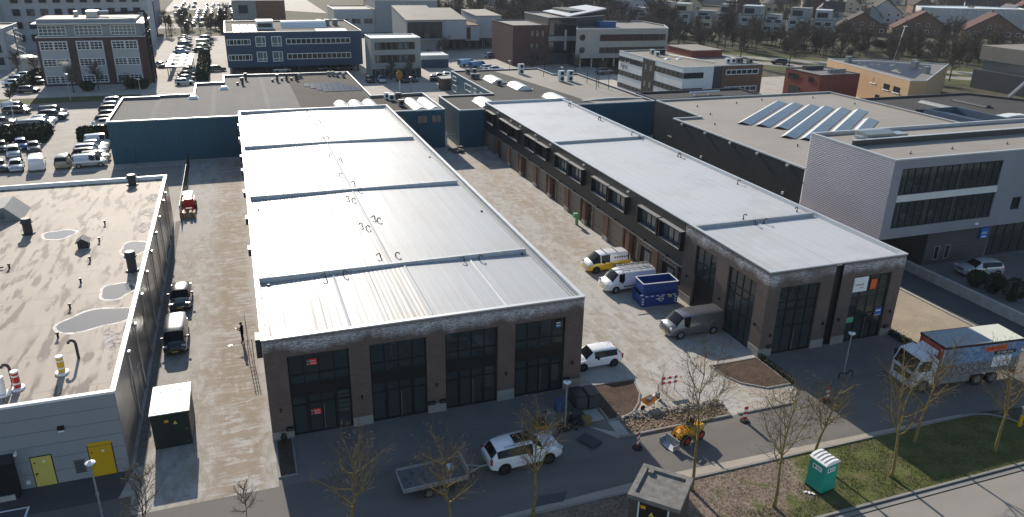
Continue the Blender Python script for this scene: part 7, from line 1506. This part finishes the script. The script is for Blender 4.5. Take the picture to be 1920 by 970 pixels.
# hedges and shrubs: shells of small leaf faces round a dark core
def leafy(name, label, boxes, mt, n, size=.12, cat='hedge', group=None, stemmy=False, core='leaf_dark', ball=False):
    x0 = sum((b[0] + b[1]) / 2 for b in boxes) / len(boxes); y0 = sum((b[2] + b[3]) / 2 for b in boxes) / len(boxes); t = thing(name, label, cat, (x0, y0, 0), group); rg = random.Random(int(x0 * 13 + y0 * 7)); c = MB(); lf = MB()
    for (a, b, p, q, z0, z1) in boxes:
        i = min(.15, (b - a) * .2)
        if not ball: c.box(a + i, b - i, p + i, q - i, 0, z1 - i)
        else: c.tube(((a + b) / 2, (p + q) / 2, 0), ((a + b) / 2, (p + q) / 2, z1 * .8), (b - a) * .22, (b - a) * .12, 6)
        for k in range(n):
            if ball:
                th = rg.uniform(0, 6.28); ph = math.acos(rg.uniform(-1, 1)); rr = rg.uniform(.7, 1.0); P = Vector(((a + b) / 2 + (b - a) / 2 * rr * math.sin(ph) * math.cos(th), (p + q) / 2 + (q - p) / 2 * rr * math.sin(ph) * math.sin(th), (z0 + z1) / 2 + (z1 - z0) / 2 * rr * math.cos(ph)))
            else:
                f = rg.random(); P = Vector((rg.uniform(a, b), rg.uniform(p, q), rg.uniform(z0, z1)))
                sfc = rg.choice('xXyYzzz')
                if sfc == 'x': P.x = a + rg.uniform(-.04, .12)
                elif sfc == 'X': P.x = b - rg.uniform(-.04, .12)
                elif sfc == 'y': P.y = p + rg.uniform(-.04, .12)
                elif sfc == 'Y': P.y = q - rg.uniform(-.04, .12)
                else: P.z = z1 - rg.uniform(-.08, .14)
            u = Vector((rg.gauss(0, 1), rg.gauss(0, 1), rg.gauss(0, 1))).normalized(); v = u.orthogonal().normalized(); s = size * rg.uniform(.6, 1.4); lf.add([P - u * s, P + v * s * .6, P + u * s, P - v * s * .6], [(0, 1, 2, 3)])
    c.build('core' if not ball else 'stem', core, t); lf.build('foliage', mt, t); return t
leafy('hedge', 'long clipped dark hedge across the left car park', [(-39, -30.3, 138.0, 145.0, 0, 1.9)], 'leaf_dark', 2600, .22)
leafy('hedge', 'short clipped dark hedge against the blue warehouse corner', [(-25.3, -18.6, 136.4, 139.6, 0, 2.1)], 'leaf_dark', 1400, .22)
leafy('hedge', 'dark clipped hedge behind the grey stepped roof beside the parked cars', [(-9.2, -6.6, 197, 237, 0, 2.4)], 'leaf_dark', 1600, .3)
leafy('hedge', 'dark hedge between brick office and pale block', [(-46, -43.5, 190, 215, 0, 1.6)], 'leaf_dark', 700, .3)
leafy('hedge', 'brown hedge along the right edge of the right forecourt', [(50.35, 50.85, 39.3, 43.8, 0, .45)], 'leaf_rustdark', 700, .07)
leafy('hedge', 'low brown hedge along the left edge of the right forecourt', [(36.9, 37.3, 39.6, 43.7, 0, .40)], 'leaf_rustdark', 600, .07)
for i, (x, y, s, l) in enumerate(((66.8, 49.5, .9, 'leftmost of the clipped bushes behind the retaining wall'), (67.2, 47.9, 1.0, 'middle clipped bush behind the retaining wall'), (67.3, 45.9, 1.15, 'rightmost clipped bush behind the retaining wall'))): leafy('clipped_bush', l, [(x - s, x + s, y - s, y + s, .1, 2.0 * s)], 'leaf_dark', 900, .11, 'bush', 'clipped bushes behind the retaining wall', ball=True)
for i, (x, y) in enumerate(((-20.2, 189.2), (-22.5, 190), (-31, 188.5))): leafy('round_bush', ('first', 'second', 'third')[i] + ' round dark bush from the right at the foot of the brick office', [(x - 1.5, x + 1.5, y - 1.3, y + 1.3, 0, 2.2)], 'leaf_dark', 500, .25, 'bush', 'bushes by the brick office', ball=True)
for k, (x, y, h, l) in enumerate(((.3, 43.6, .9, 'small shrub in the soil bed at the left front corner of the brick hall'),)): leafy('small_shrub', l, [(x - .2, x + .2, y - .2, y + .2, .1, h)], 'leaf_dark', 160, .06, 'shrub', None, ball=True)

# ---- far trees: four prototypes, copied
FARP = []
def far_proto(seed, h, spread, bark, twig, tw=.05, limbs=22, dens=14, ever=False):
    rg = random.Random(seed); tk = MB(); cr = MB(); p = Vector((0, 0, 0)); tk.tube(p, (0, 0, h * .35), .2, .15, 6, False); tk.tube((0, 0, h * .35), (rg.uniform(-.3, .3), rg.uniform(-.3, .3), h * .9), .15, .04, 5, False)
    if ever:
        for k in range(900):
            f = rg.random() ** .7; z = h * (.12 + .86 * f); r = spread * (1 - f) ** .8 * rg.uniform(.3, 1.0) + .1; a = rg.uniform(0, 6.28); P = Vector((r * math.cos(a), r * math.sin(a), z)); u = Vector((math.cos(a), math.sin(a), -.4)).normalized(); v = Vector((-u.y, u.x, .2)).normalized(); s = rg.uniform(.25, .55); cr.add([P - v * s * .5, P + u * s, P + v * s * .5], [(0, 1, 2)])
    else:
        for i in range(limbs):
            z = h * rg.uniform(.26, .8); a = rg.uniform(0, 6.28); el = R(rg.uniform(25, 70)); d = Vector((math.cos(a) * math.sin(el), math.sin(a) * math.sin(el), math.cos(el))); L = spread * rg.uniform(.6, 1.05) * (1.15 - .5 * z / h)
            b = grow(tk, Vector((0, 0, z)), d, L, .075, 3, rg, 3, .25, .12)
            for q, qd, qr in b:
                for k in range(dens):
                    u = (qd * .7 + Vector((rg.gauss(0, .6), rg.gauss(0, .6), rg.gauss(.15, .5)))).normalized(); v = u.orthogonal().normalized(); v.rotate(Matrix.Rotation(rg.uniform(0, 6.28), 3, u)); l = L * rg.uniform(.2, .5); q1 = q + u * l
                    cr.add([q - v * tw, q + v * tw, q1], [(0, 1, 2)])
                    for kk in range(2):
                        m_ = q.lerp(q1, rg.uniform(.3, .9)); u2 = (u + Vector((rg.gauss(0, .7), rg.gauss(0, .7), rg.gauss(0, .7)))).normalized(); cr.add([m_ - v * tw * .7, m_ + v * tw * .7, m_ + u2 * l * .5], [(0, 1, 2)])
    a = tk.mesh('trunk'); a.materials.append(MATS[bark]); b = cr.mesh('crown'); b.materials.append(MATS[twig]); return a, b
FARP = [far_proto(1, 10, 3.6, 'bark_grey', 'twig_grey', .045), far_proto(2, 12, 3.2, 'bark_grey', 'twig_grey', .05, 26), far_proto(3, 8, 4.0, 'bark_grey', 'twig_pale', .05), far_proto(4, 11, 4.6, 'bark_grey', 'twig_grey', .055, 26), far_proto(5, 9, 2.6, 'bark_grey', 'leaf_dark', ever=True), far_proto(6, 8.5, 3.4, 'bark_grey', 'leaf_yellow', .06), far_proto(7, 4.5, 3.0, 'bark_grey', 'twig_grey', .05, 24, 13), far_proto(8, 13, 5.0, 'bark_grey', 'twig_pale', .06, 28)]
def far_tree(k, x, y, sc, rz, label, group, name='bare_tree'):
    t = thing(name, label, 'tree', (x, y, 0), group, rz); t.scale = (sc, sc, sc)
    for me, n_ in zip(FARP[k], ('trunk', 'crown')): o = bpy.data.objects.new(n_, me); COL.objects.link(o); o.parent = t
rg = random.Random(99); nr = {}
for l in range(-300, 320, 13):
    for off in (-13.5, 13):
        p = Vector(RC) + d1 * (l + rg.uniform(-2, 2)) + nrm * (off + rg.uniform(-.8, .8))
        if in_view(p.x, p.y, 5) and p.x > 100: nr[off] = nr.get(off, -1) + 1; far_tree(rg.choice((1, 1, 3)), p.x, p.y, rg.uniform(.85, 1.05), rg.uniform(0, 6), 'bare tree in the %s row along the ring road, %s from the left' % ('near' if off < 0 else 'far', ordn(nr[off])), 'bare trees along the ring road')
cnt = 0
while cnt < 150:
    l = rg.uniform(-330, 330); off = rg.uniform(20, 62); p = Vector(RC) + d1 * l + nrm * off
    if p.x < 60 or not in_view(p.x, p.y, 3, 60): 
        continue
    cnt += 1; far_tree(rg.choice((0, 2, 6, 6, 3, 3)), p.x, p.y, rg.uniform(.65, 1.1), rg.uniform(0, 6), 'bare tree or thicket on the bank beyond the ring road', 'bare trees on the bank beyond the ring road')
cnt = 0
while cnt < 84:   # wood and gardens farther back
    x = rg.uniform(80, 600); y = rg.uniform(255, 500)
    o_ = (Vector((x, y)) - Vector(RC)).dot(nrm)
    if o_ < 66 or not in_view(x, y, 3, 40): continue
    cnt += 1; k = rg.choice((0, 1, 3, 7, 7, 3, 5, 4, 2)); far_tree(k, x, y, rg.uniform(.7, 1.15), rg.uniform(0, 6), {4: 'dark evergreen tree among the far houses', 5: 'yellowish budding tree among the far houses'}.get(k, 'bare tree among the far houses and gardens'), {4: 'evergreens among the far houses', 5: 'budding trees among the far houses'}.get(k, 'bare trees among the far houses'))
def mass(name, label, spots, twig, cat='wood'):   # a far wood or thicket that reads as one mass
    mb = MB()
    for k, x, y, sc, rz in spots:
        c, s = math.cos(rz) * sc, math.sin(rz) * sc
        for me in FARP[k]:
            mb.add([(x + v.co.x * c - v.co.y * s, y + v.co.x * s + v.co.y * c, v.co.z * sc) for v in me.vertices], [tuple(p_.vertices) for p_ in me.polygons])
    o = mb.build(name, twig); o['kind'] = 'stuff'; tag(o, label, cat)
mass('far_wood', 'grey bare wood along the top centre edge', [(rg.choice((1, 3, 7, 7, 2)), rg.uniform(70, 175), rg.uniform(275, 490), rg.uniform(.8, 1.2), rg.uniform(0, 6)) for k in range(80)], 'twig_grey')
sp_ = []
while len(sp_) < 210:
    p = Vector(RC) + d1 * rg.uniform(-330, 330) + nrm * rg.uniform(19, 64)
    if p.x > 60 and in_view(p.x, p.y, 2, 60): sp_.append((rg.choice((6, 6, 2)), p.x, p.y, rg.uniform(.5, .9), rg.uniform(0, 6)))
mass('bank_thicket', 'brown leafless thicket covering the bank beyond the ring road', sp_, 'twig_grey', 'thicket')
for k in range(26):
    x = rg.uniform(-24, 2); y = rg.uniform(298, 330); far_tree(rg.choice((0, 1, 4, 6, 6)), x, y, rg.uniform(.6, .95), rg.uniform(0, 6), 'tree of the thicket before the glaring far car park', 'trees before the far car park')
for i, (x, y, sc, l) in enumerate(((-29, 189, .62, 'bare tree at the middle of the brick office front'), (-33.5, 186.5, .66, 'bare tree at the left of the brick office front'), (-23.4, 188, .62, 'bare tree at the right of the brick office front'), (35.6, 188.4, .5, 'small bare tree at the left of the pale square office'), (40.5, 188.6, .5, 'small bare tree at the right of the pale square office'), (75.5, 196, .6, 'bare tree before the red brick office'), (79.5, 197, .55, 'second bare tree before the red brick office'), (87, 193, .5, 'bare tree before the glazed office'), (94, 190, .6, 'bare tree before the round windows'), (58, 228, .55, 'bare tree before the tilted office'), (61, 232, .6, 'second bare tree before the tilted office'), (53.5, 222, .55, 'bare tree left of the tilted office'), (-50.5, 219, .55, 'bare shrub tree by the storage tank'), (-46.5, 217, .5, 'second bare shrub tree by the storage tank'), (-43.5, 178, .5, 'bare tree on the grass strip at the left edge'))): far_tree((0, 2, 6)[i % 3], x, y, sc * 1.05, i, l, None)
# hedge rows before the far houses
hn = 0
for l in range(-150, 120, 22):
    p = Vector(RC) + d1 * l + nrm * (66 + (l % 3)); 
    if in_view(p.x, p.y): hn += 1; leafy('garden_hedge', 'dark evergreen garden hedge before the far houses', [(p.x - 6, p.x + 6, p.y - 2, p.y + 2, 0, 2.6)], 'leaf_dark', 420, .4, 'hedge', 'garden hedges before the far houses', ball=True)

# ================================================================== far houses
def gable_house(x, y, w, d, eave, ridge, rz, wall, roof, label, skylights=0, group=None, chim=True):
    t = thing('gable_house', label, 'house', (x, y, 0), group, R(rz)); hw, hd = w / 2, d / 2
    m = MB(); m.add([(-hw, -hd, 0), (hw, -hd, 0), (hw, hd, 0), (-hw, hd, 0), (-hw, -hd, eave), (hw, -hd, eave), (hw, hd, eave), (-hw, hd, eave), (0, -hd, ridge), (0, hd, ridge)], [(0, 1, 5, 8, 4), (1, 2, 6, 5), (2, 3, 7, 9, 6), (3, 0, 4, 7)]); loc(m, 'wall', wall, t)
    e = .5; sl = (ridge - eave) / hw; m = MB()
    for s in (-1, 1):
        m.add([(s * (hw + e), -hd - e, eave - sl * e + .05), (s * (hw + e), hd + e, eave - sl * e + .05), (0, hd + e, ridge + .05), (0, -hd - e, ridge + .05), (s * (hw + e), -hd - e, eave - sl * e + .3), (s * (hw + e), hd + e, eave - sl * e + .3), (0, hd + e, ridge + .3), (0, -hd - e, ridge + .3)], [(4, 5, 6, 7), (0, 1, 5, 4), (0, 4, 7, 3), (1, 2, 6, 5)])
    rf = loc(m, 'roof', roof, t)
    for k in range(skylights):
        yy = -hd + 2 + k * 4.2
        for s in (1,): a = hw * (.25 + .3 * k); z = ridge - sl * a + .32; b = a + 1.6; at(rf, MB().add([(s * a, yy, z), (s * a, yy + 1.5, z), (s * b, yy + 1.5, z - sl * 1.6), (s * b, yy, z - sl * 1.6)], [(0, 1, 2, 3)]).build('skylight', 'skylight_white'))
    if chim: at(rf, MB().box(-.4, .4, hd * .3, hd * .3 + .8, ridge - .6, ridge + 1.1).build('chimney', 'brown_wall'))
    for k in range(max(2, int(w // 3.5))):
        u = -hw + (k + .5) * w / max(2, int(w // 3.5)); f = loc(MB().box(u - .8, u + .8, -hd - .06, -hd, .9, 2.3), 'window', 'frame_white', t); at(f, MB().box(u - .68, u + .68, -hd - .08, -hd - .061, 1.0, 2.2).build('pane', 'glass_far'))
        if eave > 4 or abs(u) < hw * .45: f = loc(MB().box(u - .6, u + .6, -hd - .06, -hd, 3.6, 4.9), 'window', 'frame_white', t); at(f, MB().box(u - .5, u + .5, -hd - .08, -hd - .061, 3.7, 4.8).build('pane', 'glass_far'))
    return t
gable_house(256, 272, 20, 14, 2.6, 8.6, -38, 'brown_wall', 'tile_dark', 'leftmost of the dark gabled houses beyond the bank', 2)
gable_house(279, 262, 22, 14, 2.6, 9.4, -38, 'brown_wall', 'tile_red', 'middle dark gabled house with two skylights beyond the bank', 2)
gable_house(304, 249, 22, 14, 2.6, 9.4, -38, 'brown_wall', 'tile_red', 'third dark gabled house beyond the bank', 0)
gable_house(330, 232, 22, 14, 2.6, 9.4, -38, 'brown_wall', 'tile_red', 'dark gabled house at the right edge of the photograph', 0)
gable_house(312, 318, 16, 20, 5.0, 11.0, -38, 'plaster_white', 'tile_dark', 'white gabled house with dark roof behind the dark gabled houses', 2)
gable_house(296, 338, 12, 16, 5.0, 10.5, -38, 'plaster_white', 'tile_grey', 'white gabled house with grey roof left of the larger white one', 0)
WL = flat_building('white_terrace', 'long white terrace with pale flat roof behind the dark gabled houses', [(302, 285), (306, 279), (345, 266), (352, 276), (340, 290), (310, 296)], 9.5, 'plaster_white', 'skylight_white', 'cap_light', .3)
for k in range(9):
    x = 307.5 + k * 4.0; y = 279 - (x - 306) / 39 * 13
    for z in (1.0, 4.0, 7.0): window(WL, Face('y', y - .1, -1), x, x + 2.6, z, z + 1.5, [x + 1.3], [], .2, 'frame_white', 'glass_far', .0, .12)
UC = ['plaster_white', 'plaster_grey', 'pale_stone', 'plaster_white', 'cream', 'plaster_grey', 'plaster_white', 'pale_stone', 'plaster_white', 'plaster_grey']
for k in range(10):
    p = Vector((172, 334)) + (Vector((233, 268)) - Vector((172, 334))) * (k / 9); h = (9.8, 6.6, 9.8, 9.4, 6.8, 9.8)[k % 6]
    t = thing('row_house', '%s row house with flat stepped roofs, %s from the left in the far terrace' % (('white', 'grey', 'pale', 'white', 'cream', 'grey', 'white', 'pale', 'white', 'grey')[k], NUM[k]), 'house', (p.x, p.y, 0), 'row houses of the far terrace', R(-47))
    loc(MB().box(-4.0, 4.0, -3, 8, 0, h * .62), 'wall', UC[k], t); loc(MB().box(-3.9, 2.0 if k % 2 else 3.9, 0, 8, h * .62, h), 'upper_wall', UC[(k + 1) % 10], t); loc(MB().box(-4.1, 4.1, -3.1, 8.1, h * .62 + .001, h * .62 + .2), 'terrace_roof', 'roof_office', t); loc(MB().box(-4.0, 2.1 if k % 2 else 4.0, -.1, 8.1, h + .001, h + .25), 'roof', 'cap_light' if k % 3 == 0 else 'roof_office', t)
    for z in (.6, 3.5):
        for u in (-3.3, .5): f = loc(MB().box(u, u + 2.7, -3.06, -3.0, z, z + 1.7), 'window', 'frame_white', t); at(f, MB().box(u + .12, u + 2.58, -3.09, -3.061, z + .12, z + 1.58).build('pane', 'glass_far'))
    f = loc(MB().box(-3.2, 1.2, -.06, 0, h * .62 + .7, h - .7), 'window', 'frame_grey', t); at(f, MB().box(-3.05, 1.05, -.09, -.061, h * .62 + .8, h - .8).build('pane', 'glass_far'))
for i, (x, y) in enumerate(((314, 372), (272, 352), (300, 392))):
    t = thing('round_house', ('first', 'second', 'third')[i] + ' ochre round house with pointed roof from the right among the far houses' if i else 'ochre round house with pointed roof nearest the white gables', 'house', (x, y, 0), 'ochre round houses'); MB().tube((x, y, 0), (x, y, 7), 7, n=14).build('wall', 'cream', t); MB().tube((x, y, 7), (x, y, 11), 7.6, .3, n=14).build('roof', 'tile_grey', t)
    m = MB()
    for k in range(7): a = math.pi + k * math.pi / 6; m.cbox((x + 7.02 * math.cos(a), y + 7.02 * math.sin(a), 4.2), (.15, 1.6, 1.6), a)
    m.build('window_ring', 'glass_far', t)
rg = random.Random(7); FW = ('plaster_white', 'brown_wall', 'cream', 'red_brick_far', 'plaster_grey', 'plaster_white'); FRF = ('tile_dark', 'tile_red', 'tile_grey', 'tile_dark'); k = 0; taken = []; sel = []
while k < 46:
    x = rg.uniform(140, 600); y = rg.uniform(300, 480)
    o_ = (Vector((x, y)) - Vector(RC)).dot(nrm)
    if o_ < 150 or not in_view(x, y, 3, 10) or any((x - a) ** 2 + (y - b) ** 2 < 340 for a, b in taken): continue
    taken.append((x, y)); k += 1
def pxx(q): d = Vector((q[0], q[1], 4)) - CAMP; return d.dot(rt2) / d.dot(fw)
WN = {'plaster_white': 'white', 'brown_wall': 'brown', 'cream': 'cream', 'red_brick_far': 'red brick', 'plaster_grey': 'grey'}; RN = {'tile_dark': 'dark', 'tile_red': 'reddish', 'tile_grey': 'grey'}
for k, (x, y) in enumerate(sorted(taken, key=pxx)): gable_house(x, y, rg.uniform(9, 14), rg.uniform(9, 16), rg.uniform(3.2, 5.4), rg.uniform(8, 10.5), rg.choice((-40, 50, -30)), FW[k % 6], FRF[k % 4], 'far %s gabled house with %s roof, %s from the left near the top edge' % (WN[FW[k % 6]], RN[FRF[k % 4]], ordn(k)), 0, 'far gabled houses near the top edge', k % 2 == 0)
FH = flat_building('long_red_hall', 'long low dark red hall at the top right', [(420, 400), (520, 360), (535, 390), (440, 430)], 7, 'red_brick_far', 'tile_grey')
# glaring far car park, top left
slab('far_car_park', rect(-30, 45, 330, 520), .004, 'lot_pavers')
rg = random.Random(17); i = 0; nf = {}
for yy in range(338, 470, 13):
    for xx in range(-26, 2, 3):
        if rg.random() < .45 and in_view(xx, yy, 1, 0) and i < 60:
            i += 1; kk_ = rg.choice(('sedan', 'hatch', 'wagon')); cc_ = rg.choice(('white', 'silver', 'black', 'grey', 'darkgrey')); nf[yy] = nf.get(yy, -1) + 1
            car(kk_, cc_, xx + rg.uniform(-.3, .3), yy + rg.uniform(-.5, .5), 90, '%s %s, %s from left in the %s row of the far car park' % (CN.get(cc_, cc_), TYPE[kk_], ordn(nf[yy]), ordn((yy - 338) // 13)), 'cars in the far car park', detail=0)

# ================================================================== air
hz = MB().box(-420, 800, -60, 620, -1.2, 34.0).build('haze', 'haze_air'); hz['kind'] = 'stuff'
